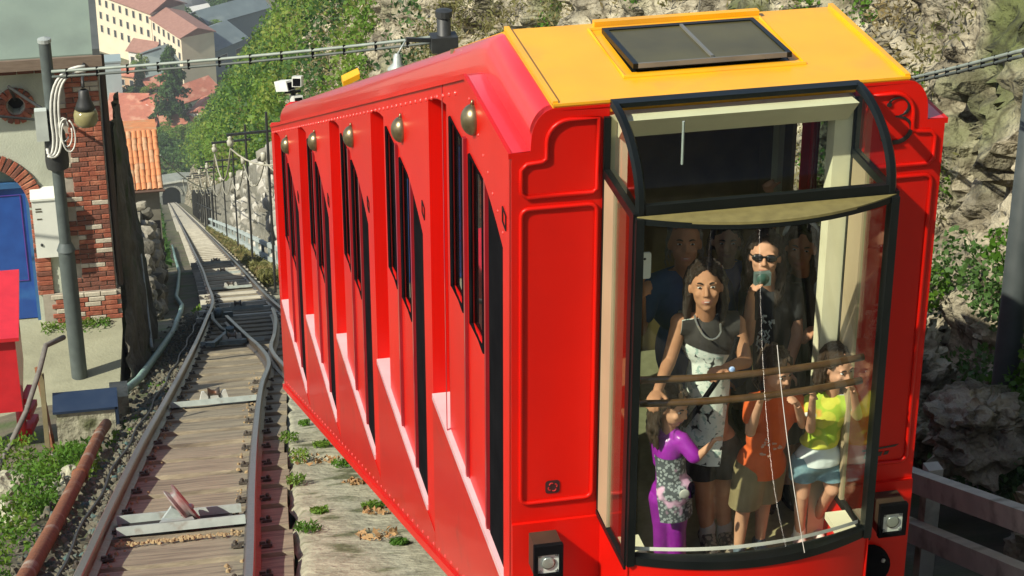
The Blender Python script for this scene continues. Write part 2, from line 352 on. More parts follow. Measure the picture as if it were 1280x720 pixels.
for sx in (-1, 1):
    outer = [(0, skirt_z(0)), (CL, skirt_z(CL)), (CL, roof_z(CL) - SH), (1.02, roof_z(1.02) - SH), (0, roof_z(0) - SH)]
    m = MB(); holes = [opening(k, sx*W) for k in range(5)]
    m.prism([(sx*W, y, z) for y, z in outer], (-sx*0.10, 0, 0), 0, holes)
    side = part(m, 'side_wall', RED, car, angle=35)
    # rivets along the top and the bottom edge
    m = MB()
    y = 1.3
    while y < CL - 0.05:
        m.ell((sx*W, y, roof_z(y) - SH - 0.085), (0.010, 0.013, 0.013), seg=6, rings=4); y += 0.17
    y = 0.25
    while y < CL - 0.1:
        m.ell((sx*W, y, skirt_z(y) + 0.09), (0.012, 0.014, 0.014), seg=6, rings=4); y += 0.19
    for i in range(8):
        m.ell((sx*W, 0.95 - i*0.11, -0.94 - i*0.05 - 0.01*(i % 2)), (0.005, 0.009, 0.009), seg=6, rings=4)
    part(m, 'rivet_row', pm('rivet_red', (0.72, 0.06, 0.05), rough=0.25, coat=0.6), side, smooth=True, kind='stuff')  # lighter red puts the light the rivet heads catch into their colour
    # glossy plates under sills: deeper red holds the lower side's shade, plus dirt patches
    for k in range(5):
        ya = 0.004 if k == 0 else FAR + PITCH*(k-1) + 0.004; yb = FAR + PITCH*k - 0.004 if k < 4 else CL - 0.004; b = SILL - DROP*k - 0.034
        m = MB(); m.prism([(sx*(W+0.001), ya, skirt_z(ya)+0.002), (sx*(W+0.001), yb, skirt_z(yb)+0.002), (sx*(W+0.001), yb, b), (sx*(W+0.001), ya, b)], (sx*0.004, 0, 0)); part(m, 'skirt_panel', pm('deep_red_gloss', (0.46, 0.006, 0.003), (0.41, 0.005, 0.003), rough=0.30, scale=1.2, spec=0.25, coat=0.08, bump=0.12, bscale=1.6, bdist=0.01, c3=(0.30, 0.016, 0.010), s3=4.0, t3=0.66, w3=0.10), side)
    m = MB(); m.bar((sx*(W+0.012), 0.02, skirt_z(0)+0.02), (sx*(W+0.012), CL, skirt_z(CL)+0.02), 0.022, 0.05); part(m, 'edge_trim', RED, side)
    for k in range(5):
        y0 = NEAR + PITCH*k; y1 = FAR + PITCH*k; a = TOPZ - DROP*k; b = SILL - DROP*k; xi = sx*(W - 0.10)
        # sill, lintel strip and recess back wall
        m = MB(); m.box((min(xi - sx*0.02, sx*(W+0.008)), y0 + 0.003, b - 0.03), (max(xi - sx*0.02, sx*(W+0.008)), y1 - 0.003, b + 0.006)); part(m, 'door_sill', pm('sill_paint', (0.80, 0.48, 0.50), (0.72, 0.40, 0.42), rough=0.22, scale=5, coat=0.5), side)  # pale pink puts the sunlight on the level sill into its colour
        # door leaves: a frame with a window each
        for (u0, u1, wy0, wy1, wtop, wbot) in ((0.945, 1.50, 1.05, 1.37, -0.10, -1.05), (0.42, 0.935, 0.53, 0.86, -0.10, -1.02)):
            m = MB(); xd = sx*(W - 0.020)
            hole = [(xd, y0+wy0, a+wbot), (xd, y0+wy1, a+wbot), (xd, y0+wy1, a+wtop), (xd, y0+wy0, a+wtop)]
            m.prism([(xd, y0+u0, b+0.008), (xd, y0+u1, b+0.008), (xd, y0+u1, a-0.012 if u0 > 0.3 else a-0.2), (xd, y0+u0, a-0.012 if u0 > 0.3 else a-0.2)], (-sx*0.036, 0, 0), 0, [hole])
            leaf = part(m, 'door', RED, car)
            m = MB(); m.box((min(xd - sx*0.012, xd - sx*0.020), y0+wy0+0.002, a+wbot+0.002), (max(xd - sx*0.012, xd - sx*0.020), y0+wy1-0.002, a+wtop-0.002)); part(m, 'window', DARKGLASS, leaf)
            m = MB(); m.tube([(xd + sx*0.002, y0+wy0, a+wbot), (xd + sx*0.002, y0+wy1, a+wbot), (xd + sx*0.002, y0+wy1, a+wtop), (xd + sx*0.002, y0+wy0, a+wtop)], 0.012, 6, closed=True); part(m, 'window_gasket', BLACK, leaf)
            m = MB(); m.bar((xd + sx*0.008, y0+u0+0.018, b+0.02), (xd + sx*0.008, y0+u0+0.018, a-0.05 if u0 > 0.3 else a-0.24), 0.03, 0.02, up=(1, 0, 0)); part(m, 'door_edge', pm('dark_red_paint', (0.30, 0.012, 0.02), (0.24, 0.01, 0.016), rough=0.3, coat=0.4), leaf)
        m = MB(); xd = sx*(W - 0.016)
        m.box((min(xd, xd - sx*0.04), y0+0.004, b+0.01), (max(xd, xd - sx*0.04), y0+0.405, a-0.03)); part(m, 'door_bellows', BLACK, car)
        m = MB(); m.box((min(xi + sx*0.004, xi - sx*0.01), y0+0.003, a-0.2), (max(xi + sx*0.004, xi - sx*0.01), y0+0.02, b+0.008)); m.prism([(xi, y0+1.46, b), (xi, y1+0.03, b), (xi, y1+0.03, a-0.22), (xi, y1-0.25, a-0.02), (xi, y0+1.46, a+0.02)], (-sx*0.012, 0, 0)); part(m, 'door_pocket', RED, car)
        # bronze lamp over the door
        lx = sx*W; ly = 0.83 + PITCH*k; lz = -1.00 - DROP*k
        m = MB(); m.ell((lx + sx*0.004, ly, lz), (0.062, 0.068, 0.078), seg=18, rings=14); m.tube([(lx + sx*0.012, ly, lz + 0.07), (lx + sx*0.008, ly, lz + 0.10)], [0.010, 0.005], 8)
        part(m, 'door_lamp', BRONZE, car, smooth=True)
        # small maker's plate beside the door
        m = MB(); y = y0 - 0.075; z = a - 0.02
        m.tube([(sx*(W+0.002), y, z), (sx*(W+0.002), y + 0.07, z + 0.015), (sx*(W+0.002), y + 0.07, z - 0.055), (sx*(W+0.002), y, z - 0.07)], 0.005, 5, closed=True); part(m, 'plate_frame', BLACKP, side)
    m = MB(); m.box((min(sx*W, sx*(W+0.003)), 1.66, -3.95), (max(sx*W, sx*(W+0.003)), 1.675, -1.13)); part(m, 'panel_seam', pm('dark_red_paint', (0.3, 0.01, 0.02)), side)
    # rounded roof edge
    prof = [(W - 0.004, -SH + 0.001), (W - 0.085, -SH + 0.004)]
    for i in range(0, 9): t = i*pi/2/8; prof.append((W - 0.088 - 0.105*(1 - cos(t)), -0.155 + 0.150*sin(t)))
    m = MB(); yy = [0.0, 0.5, 0.99, 1.05, 1.5, 3, 5, 7, 9, CL]
    for i, y in enumerate(yy):
        for (px, pz) in prof: m.v.append((sx*px, y, roof_z(y) + pz))
    n = len(prof)
    for i in range(len(yy)-1):
        for j in range(n-1): m.f.append((i*n+j, i*n+j+1, (i+1)*n+j+1, (i+1)*n+j)); m.m.append(0)
    edge = part(m, 'roof_edge', pm('red_gloss', (0.66, 0.010, 0.006), (0.60, 0.008, 0.005), rough=0.30, scale=1.5, coat=0.6), car, angle=40)
    m = MB(); m.bar((sx*(W+0.006), -0.004, roof_z(0)-SH-0.012), (sx*(W+0.006), 1.02, roof_z(0)-SH-0.012), 0.016, 0.026); m.bar((sx*(W+0.006), 1.02, roof_z(1.02)-SH-0.012), (sx*(W+0.006), CL, roof_z(CL)-SH-0.012), 0.016, 0.026); part(m, 'gutter_strip', RED, edge)
# roof
xr = W - 0.185
m = MB(); hy0, hy1, hx0, hx1 = 0.33, 0.88, -0.38, 0.37
m.prism([(-xr, 0.002, -0.632), (xr, 0.002, -0.632), (xr, 1.02, -0.632), (-xr, 1.02, -0.632)], (0, 0, -0.05), 0, [[(hx0, hy0, -0.632), (hx1, hy0, -0.632), (hx1, hy1, -0.632), (hx0, hy1, -0.632)]])
m.prism([(-xr, 1.02, -0.640), (xr, 1.02, -0.640), (xr, CL, roof_z(CL)-0.03), (-xr, CL, roof_z(CL)-0.03)], (0, 0, -0.05))
roof = part(m, 'roof', YELLOW, car)
m = MB()
for x in (-xr+0.012, xr-0.012): m.bar((x, 0.003, -0.625), (x, 1.02, -0.625), 0.024, 0.022)
m.bar((-xr, 0.006, -0.630), (xr, 0.006, -0.630), 0.02, 0.012)
part(m, 'roof_rim', YELLOW, roof)
m = MB(); m.tube([(hx0-0.05, hy0-0.06, -0.630), (hx1+0.05, hy0-0.06, -0.630), (hx1+0.05, hy1+0.05, -0.630), (hx0-0.05, hy1+0.05, -0.630)], 0.011, 6, closed=True); part(m, 'hatch_moulding', YELLOW, roof)
m = MB(); m.bar((-0.40, 0.96, -0.615), (0.42, 0.96, -0.615), 0.04, 0.035); part(m, 'roof_rib', YELLOW, roof)
# tilted skylight
Mt = Matrix.Translation((0, hy1, -0.632)) @ Matrix.Rotation(-math.atan2(0.022, hy1-hy0), 4, 'X')
hl = hy1 - hy0 + 0.02
m = MB(); fw = 0.024
for lo, hi in (((hx0, -hl, 0), (hx0+fw, 0, 0.024)), ((hx1-fw, -hl, 0), (hx1, 0, 0.024)), ((hx0+fw, -0.035, 0), (hx1-fw, 0, 0.024))): m.box(lo, hi, 0, Mt)
lid = part(m, 'skylight', BLACKP, car)
m = MB(); m.box((hx0+fw, -hl, 0.001), (hx1-fw, -hl+0.010, 0.024), 0, Mt); m.box((-0.007, -hl+0.03, 0.004), (0.007, -0.035, 0.028), 0, Mt); part(m, 'skylight_bar', pm('dull_steel', (0.22, 0.22, 0.20), (0.16, 0.16, 0.15), rough=0.45, metal=0.4), lid)
m = MB(); m.box((hx0+fw, -hl+0.017, 0.010), (hx1-fw, -0.035, 0.018), 0, Mt); part(m, 'skylight_pane', pm('smoked_acrylic', (0.085, 0.075, 0.028), (0.06, 0.052, 0.02), rough=0.3, scale=4, spec=0.15), lid)
m = MB(); m.prism([(hx0+0.002, hy0+0.002, -0.634), (hx1-0.002, hy0+0.002, -0.634), (hx1-0.002, hy1-0.002, -0.634), (hx0+0.002, hy1-0.002, -0.634)], (0, 0, -0.06), 0, [[(hx0+0.03, hy0+0.03, -0.634), (hx1-0.03, hy0+0.03, -0.634), (hx1-0.03, hy1-0.03, -0.634), (hx0+0.03, hy1-0.03, -0.634)]]); part(m, 'skylight_frame', BLACKP, lid)

# uphill end wall: outline follows the shoulders
def end_outline(y, ins=0.0, zb=-3.55):
    r = [(-W+ins, zb), (-W+ins, -0.84-ins), (-W+0.085+ins*0.9, -0.84-ins)]
    for i in range(1, 9): t = i*pi/2/8; r.append((-W+0.088+ins+0.105*(1-cos(t)), -0.795-ins+0.150*sin(t)))
    return [(x, y, z) for x, z in r] + [(-x, y, z) for x, z in reversed(r)]
m = MB(); bayhole = [(-BAY+0.012, 0.0, -3.04), (BAY-0.012, 0.0, -3.04), (BAY-0.012, 0.0, -0.662), (-BAY+0.012, 0.0, -0.662)]
m.prism(end_outline(-0.004), (0, 0.05, 0), 0, [bayhole]); endw = part(m, 'end_wall', RED, car)
m = MB(); m.prism(end_outline(CL+0.0, 0), (0, 0.05, 0)); 
bk = MB()
for v in end_outline(CL): pass
bk.prism([(-W, CL, skirt_z(CL)), (W, CL, skirt_z(CL)), (W, CL, roof_z(CL)-SH), (W-0.09, CL, roof_z(CL)-SH), (W-0.15, CL, roof_z(CL)-0.03), (W-0.2, CL, roof_z(CL)), (-W+0.2, CL, roof_z(CL)), (-W+0.15, CL, roof_z(CL)-0.03), (-W+0.09, CL, roof_z(CL)-SH), (-W, CL, roof_z(CL)-SH)], (0, 0.05, 0)); part(bk, 'end_wall', RED, car)
# raised mouldings
def rrect(x0, x1, z0, z1, r, y):
    p = []
    for cx, cz, a0 in ((x1-r, z1-r, 0), (x0+r, z1-r, pi/2), (x0+r, z0+r, pi), (x1-r, z0+r, 3*pi/2)):
        for i in range(5): a = a0 + i*pi/2/4; p.append((cx + r*cos(a), y, cz + r*sin(a)))
    return p
for sx in (-1, 1):
    up = [(0.62, -0.70), (0.75, -0.70)]
    for i in range(1, 7): t = i*pi/2/6; up.append((0.75 + 0.10*sin(t), -0.80 + 0.10*cos(t)))
    up += [(0.85, -0.875), (0.87, -0.89), (0.94, -0.895), (0.965, -0.92), (0.965, -1.03), (0.94, -1.055), (0.64, -1.055), (0.62, -1.035)]
    m = MB(); m.tube([(sx*x, -0.008, z) for x, z in up], 0.011, 6, closed=True); part(m, 'panel_moulding', RED, endw, smooth=True)
    m = MB(); m.tube([(sx*p[0], p[1], p[2]) for p in rrect(0.62, 0.965, -2.63, -1.11, 0.035, -0.008)], 0.011, 6, closed=True); part(m, 'panel_moulding', RED, endw, smooth=True)
    m = MB(); m.box((min(sx*W, sx*BAY), -0.022, -3.56), (max(sx*W, sx*BAY), -0.004, -2.735)); part(m, 'lower_panel', RED, endw)
    # headlamp: housing, lens and reflector ring
    hx = sx*0.862
    m = MB(); m.box((hx-0.066, -0.135, -2.955), (hx+0.066, -0.02, -2.785)); hd = part(m, 'headlamp', pm('lamp_housing', (0.05, 0.035, 0.022), (0.03, 0.022, 0.015), rough=0.5), car)
    m = MB(); m.prism([(hx-0.070, -0.136, -2.960), (hx+0.070, -0.136, -2.960), (hx+0.070, -0.136, -2.780), (hx-0.070, -0.136, -2.780)], (0, -0.028, 0), 0, [[(hx-0.052, -0.136, -2.938), (hx+0.052, -0.136, -2.938), (hx+0.052, -0.136, -2.830), (hx-0.052, -0.136, -2.830)]]); part(m, 'headlamp_hood', BLACK, hd)
    m = MB(); m.box((hx-0.0515, -0.150, -2.9375), (hx+0.0515, -0.139, -2.8305)); part(m, 'headlamp_lens', pm('lens_white', (0.62, 0.66, 0.60), (0.50, 0.54, 0.50), rough=0.2, scale=25), hd)
    m = MB(); m.lathe([(0.0, 0.0), (0.030, 0.001), (0.034, -0.006), (0.026, -0.008), (0.0, -0.008)], (hx, -0.151, -2.880), 16, 0, Matrix.Rotation(-pi/2, 3, 'X'))
    for dx in (-0.040, 0.040):
        for dz in (-0.042, 0.042): m.ell((hx+dx, -0.151, -2.884+dz), (0.008, 0.005, 0.008), seg=6, rings=4)
    part(m, 'headlamp_reflector', pm('reflector_grey', (0.33, 0.36, 0.33), (0.25, 0.28, 0.26), rough=0.25, metal=0.5), hd, smooth=True)
    # round buffer below
    bx = sx*0.80
    m = MB(); m.lathe([(0.0, 0.0), (0.10, 0.002), (0.115, -0.02), (0.115, -0.10), (0.0, -0.11)], (bx, -0.075, -3.20), 20, 0, Matrix.Rotation(-pi/2, 3, 'X').to_3x3() @ Matrix.Scale(-1, 3, (0, 0, 1))); bf = part(m, 'buffer', BLACK, car, angle=30)
    m = MB()
    for a in range(4): m.ell((bx + 0.08*cos(a*pi/2+0.7), -0.085, -3.20 + 0.08*sin(a*pi/2+0.7)), (0.012, 0.01, 0.012), seg=6, rings=4)
    part(m, 'buffer_bolts', GALV, bf, smooth=True)
# painted 3, emblem and winged mark
m = MB(); c3 = []
for i in range(13): t = radians(150 - i*21); c3.append((0.775 + 0.052*cos(t), -0.012, -0.765 + 0.045*sin(t)))
for i in range(1, 15): t = radians(95 - i*19); c3.append((0.772 + 0.072*cos(t), -0.012, -0.875 + 0.062*sin(t)))
m.tube(c3, [0.008] + [0.005]*4 + [0.009]*5 + [0.005]*4 + [0.007]*4 + [0.012]*5 + [0.006]*4, 8); m.ell((0.730, -0.012, -0.752), (0.013, 0.008, 0.012)); m.ell((0.716, -0.012, -0.918), (0.015, 0.008, 0.013))
for i, p in enumerate(m.v): m.v[i] = (p[0], -0.009 + (p[1] + 0.012)*0.2, p[2])
part(m, 'number_three', pm('black_numeral', (0.015, 0.01, 0.01), rough=0.4), endw, smooth=True)
m = MB(); m.prism(rrect(-0.845, -0.775, -2.59, -2.52, 0.016, -0.0065), (0, 0.002, 0)); em = part(m, 'emblem', pm('emblem_black', (0.03, 0.008, 0.01), rough=0.5), endw)
m = MB()
for a in range(4):
    t = a*pi/2 + 0.45; cxx = -0.81 + 0.013*cos(t); czz = -2.555 + 0.013*sin(t)
    m.tube([(cxx + 0.010*cos(t + q*1.2), -0.0085, czz + 0.010*sin(t + q*1.2)) for q in (-1, -0.5, 0, 0.5, 1)], 0.003, 5)
part(m, 'emblem_sign', pm('emblem_red', (0.45, 0.02, 0.02), rough=0.4), em)
m = MB(); y = -0.0065
m.prism([(0.735, y, -2.548), (0.925, y, -2.533), (0.905, y, -2.545), (0.738, y, -2.558)], (0, 0.002, 0))
for i in range(4): x = 0.745 + i*0.034; m.prism([(x, y, -2.598 + i*0.004), (x+0.022, y, -2.597 + i*0.004), (x+0.03, y, -2.566), (x+0.008, y, -2.567)], (0, 0.002, 0))
part(m, 'winged_mark', pm('black_numeral', (0.015, 0.01, 0.01)), endw)

# ---- glazed bay: cheeks at x = +-BAY from the end wall to y = -0.52, bowed front
YF, SAG = -0.52, 0.15
def bow(x, off=0.0): return YF - (SAG - off) * (1 - (x/BAY)**2) + off
def arc_pts(z, off=0.0, n=20, hx=BAY): return [(-hx + 2*hx*i/n, bow(-hx + 2*hx*i/n, off), z) for i in range(n+1)]
def strip(m, lo, hi):                          # quad strip between two polylines
    o = len(m.v); n = len(lo); m.v += lo + hi
    for i in range(n-1): m.f.append((o+i, o+i+1, o+n+i+1, o+n+i)); m.m.append(0)
# apron below the glass
m = MB(); lo = [(-BAY, -0.02, -3.58)] + arc_pts(-3.58) + [(BAY, -0.02, -3.58)]; hi = [(-BAY, -0.02, -2.715)] + arc_pts(-2.69) + [(BAY, -0.02, -2.715)]
strip(m, lo, hi); apron = part(m, 'bay_apron', RED, car, angle=35)
m = MB(); m.tube([(-BAY, bow(-BAY)-0.003, -3.5), (-BAY, bow(-BAY)-0.003, -2.70)], 0.006, 5); m.tube([(BAY, bow(BAY)-0.003, -3.5), (BAY, bow(BAY)-0.003, -2.70)], 0.006, 5); part(m, 'apron_seam', RED, apron)
# frame of the lower window
m = MB(); fr = 0.05
for zc, hgt in ((-2.665, 0.042), (-0.975, 0.028)):
    a = arc_pts(zc - hgt/2, 0.0); b = arc_pts(zc + hgt/2, 0.0); c = arc_pts(zc + hgt/2, 0.035); d = arc_pts(zc - hgt/2, 0.035)
    strip(m, [(p[0], p[1]-0.008, p[2]) for p in a], [(p[0], p[1]-0.008, p[2]) for p in b]); strip(m, [(p[0], p[1]-0.008, p[2]) for p in b], c); strip(m, c, d); strip(m, d, [(p[0], p[1]-0.008, p[2]) for p in a])
for sx in (-1, 1):
    m.bar((sx*(BAY-0.010), YF-0.008, -2.69), (sx*(BAY-0.010), YF-0.008, -0.96), 0.036, 0.040, up=(0, 1, 0))
    m.bar((sx*BAY, YF+0.035, -2.69), (sx*BAY, YF+0.035, -0.96), 0.028, 0.06, up=(0, 1, 0))
    m.bar((sx*BAY, -0.012, -2.70), (sx*BAY, -0.012, -0.70), 0.03, 0.02, up=(0, 1, 0))
    m.bar((sx*BAY, YF, -2.705), (sx*BAY, 0, -2.725), 0.032, 0.03)
    m.bar((sx*BAY, YF, -0.965), (sx*BAY, 0, -0.965), 0.03, 0.04)
wf = part(m, 'bay_window_frame', BLACKP, car, angle=35)
m = MB(); strip(m, arc_pts(-2.642, 0.012), arc_pts(-1.008, 0.012)); part(m, 'bow_window', GLASS, car, smooth=True)
m = MB(); strip(m, arc_pts(-2.64, 0.045, hx=BAY-0.04), arc_pts(-2.62, 0.045, hx=BAY-0.04)); part(m, 'glazing_bead', pm('white_bead', (0.75, 0.74, 0.66), rough=0.4), wf)
for sx in (-1, 1):
    m = MB(); m.box((sx*BAY-0.003, YF+0.066, -2.69), (sx*BAY+0.003, -0.186, -0.985)); part(m, 'cheek_window', GLASS, car)
    m = MB(); m.box((sx*BAY-0.012, -0.185, -2.70), (sx*BAY+0.008, -0.024, -0.985)); part(m, 'cheek_panel', pm('beige_panel', (0.38, 0.29, 0.18), (0.33, 0.25, 0.155), rough=0.5, scale=3), car)
    m = MB(); x0 = sx*(BAY-0.014); m.box((min(x0, x0-sx*0.085), 0.0, -3.0), (max(x0, x0-sx*0.085), 0.09, -0.70)); part(m, 'bay_post', CREAM, car)
    m = MB(); m.box((min(sx*(BAY-0.02), sx*(BAY-0.12)), YF+0.02, -2.735), (max(sx*(BAY-0.02), sx*(BAY-0.12)), -0.275, -2.70)); part(m, 'bay_sill', CREAM, car)
# ledge
m = MB(); top = arc_pts(-0.955, -0.005); m.prism(top, (0, 0, -0.012)); part(m, 'bay_ledge', OLIVE, car)
# curved upper window
ucurve = [(0.07*-1 + 0.0, -0.632)]
ucurve = []
for i in range(11): t = i*pi/2/10; ucurve.append((-0.05 - 0.45*sin(t), -0.925 + 0.290*cos(t)))
m = MB(); strip(m, [(-BAY+0.045, y, z) for y, z in ucurve], [(BAY-0.045, y, z) for y, z in ucurve]); part(m, 'upper_window', glass_mat('upper_glass', (0.90, 0.95, 0.90), 0.55), car, smooth=True)
m = MB()
for sx in (-1, 1):
    m.tube([(sx*(BAY-0.02), y-0.004, z+0.002) for y, z in ucurve] + [(sx*(BAY-0.02), -0.502, -0.955)], 0.023, 6)
m.bar((-BAY+0.01, -0.503, -0.938), (BAY-0.01, -0.503, -0.938), 0.03, 0.05)
m.bar((-BAY+0.01, -0.045, -0.628), (BAY-0.01, -0.045, -0.628), 0.06, 0.022)
uf = part(m, 'upper_window_frame', BLACKP, car, angle=50)
for sx in (-1, 1):
    m = MB(); m.sheet([(sx*(BAY-0.01), 0.0, -0.945), (sx*(BAY-0.01), 0.0, -0.635)] + [(sx*(BAY-0.01), y, z) for y, z in ucurve]); part(m, 'upper_cheek_window', GLASS, car)
m = MB(); m.tube([(-0.30, -0.23, -0.66), (-0.30, -0.23, -0.86)], 0.006, 6); part(m, 'wiper', GALV, uf)
m = MB(); pts = []
for i in range(13): t = i/12; x = 0.02 + 0.15*t + 0.05*t*t; pts.append((x, bow(x)-0.012, -1.55 - 1.10*t))
m.tube(pts, 0.0020, 5); part(m, 'wiper_cord', pm('white_cord', (0.75, 0.72, 0.65), rough=0.5), wf)
# ---- inside: floor, linings, header, handrails
INT = pm('interior_panel', (0.22, 0.15, 0.06), (0.16, 0.11, 0.045), rough=0.6, scale=8)
m = MB(); m.prism([(-W+0.11, 2.1, -3.02), (-W+0.11, 0.06, -3.02), (-BAY+0.03, 0.05, -3.02)] + [(p[0]*0.95, p[1]+0.05, -3.02) for p in arc_pts(0)] + [(BAY-0.03, 0.05, -3.02), (W-0.11, 0.06, -3.02), (W-0.11, 2.1, -3.02)], (0, 0, -0.05)); part(m, 'floor', pm('floor_lino', (0.42, 0.36, 0.20), (0.34, 0.29, 0.16), rough=0.55, scale=30), car)
m = MB(); m.prism([(-BAY+0.05, -0.15, -0.672), (-BAY+0.05, 0.05, -0.685), (-BAY+0.05, 0.05, -0.80), (-BAY+0.05, -0.02, -0.80)], (2*BAY-0.10, 0, 0)); part(m, 'bay_header', CREAM, car)
m = MB(); m.box((-W+0.12, 2.12, -3.9), (W-0.12, 2.16, -0.70 - 0.5)); part(m, 'partition', INT, car)
for sx in (-1, 1):
    m = MB(); x = sx*(W-0.125); m.box((min(x, x-sx*0.02), 0.07, -3.02), (max(x, x-sx*0.02), 0.66, -0.9)); m.box((min(x, x-sx*0.02), 1.58, -3.02), (max(x, x-sx*0.02), 2.1, -1.1)); m.box((min(x, x-sx*0.02), 0.66, -3.02), (max(x, x-sx*0.02), 1.58, -2.25)); m.box((min(x, x-sx*0.02), 0.66, -1.22), (max(x, x-sx*0.02), 1.58, -0.95)); part(m, 'wall_lining', INT, car)
    for y in (0.42, 1.70):
        m = MB(); m.box((min(x, x-sx*0.05), y, -3.0), (max(x, x-sx*0.05), y+0.10, -1.0)); part(m, 'wall_post', CREAM, car)
m = MB(); m.box((-W+0.15, 0.06, -0.74), (hx0-0.01, 1.0, -0.70)); m.box((hx1+0.01, 0.06, -0.74), (W-0.15, 1.0, -0.70)); m.box((hx0-0.01, 0.06, -0.74), (hx1+0.01, hy0-0.01, -0.70)); m.box((hx0-0.01, hy1+0.01, -0.74), (hx1+0.01, 1.0, -0.70)); m.prism([(-W+0.15, 1.0, -0.74), (W-0.15, 1.0, -0.74), (W-0.15, 2.1, -1.20), (-W+0.15, 2.1, -1.20)], (0, 0, 0.02)); part(m, 'ceiling', pm('ceiling_cream', (0.5, 0.47, 0.33), rough=0.6), car)
for z in (-1.785, -1.905):
    m = MB(); m.tube(arc_pts(z, 0.09, 20, BAY-0.06), 0.017, 8); part(m, 'handrail', WOOD, car, smooth=True)
# undercarriage: frame, wheels on the right-hand track
m = MB(); m.bar((-0.55, 0.3, -3.66), (-0.55, CL-0.3, -3.66-(CL-0.6)*RS), 0.12, 0.22); m.bar((0.55, 0.3, -3.66), (0.55, CL-0.3, -3.66-(CL-0.6)*RS), 0.12, 0.22); part(m, 'chassis', DARKMETAL, car)
for y in (1.6, 3.0, 8.2, 9.6):
    for sx in (-1, 1):
        zc = -SL*(8.59+y) + 0.14 + 0.28
        m = MB(); m.lathe([(0.0, -0.05), (0.27, -0.05), (0.27, 0.05), (0.31, 0.05), (0.31, 0.075), (0.0, 0.075)], (sx*0.55, y, zc), 20, 0, Matrix.Rotation(pi/2, 3, 'Y')); part(m, 'wheel', DARKMETAL, car, angle=35)
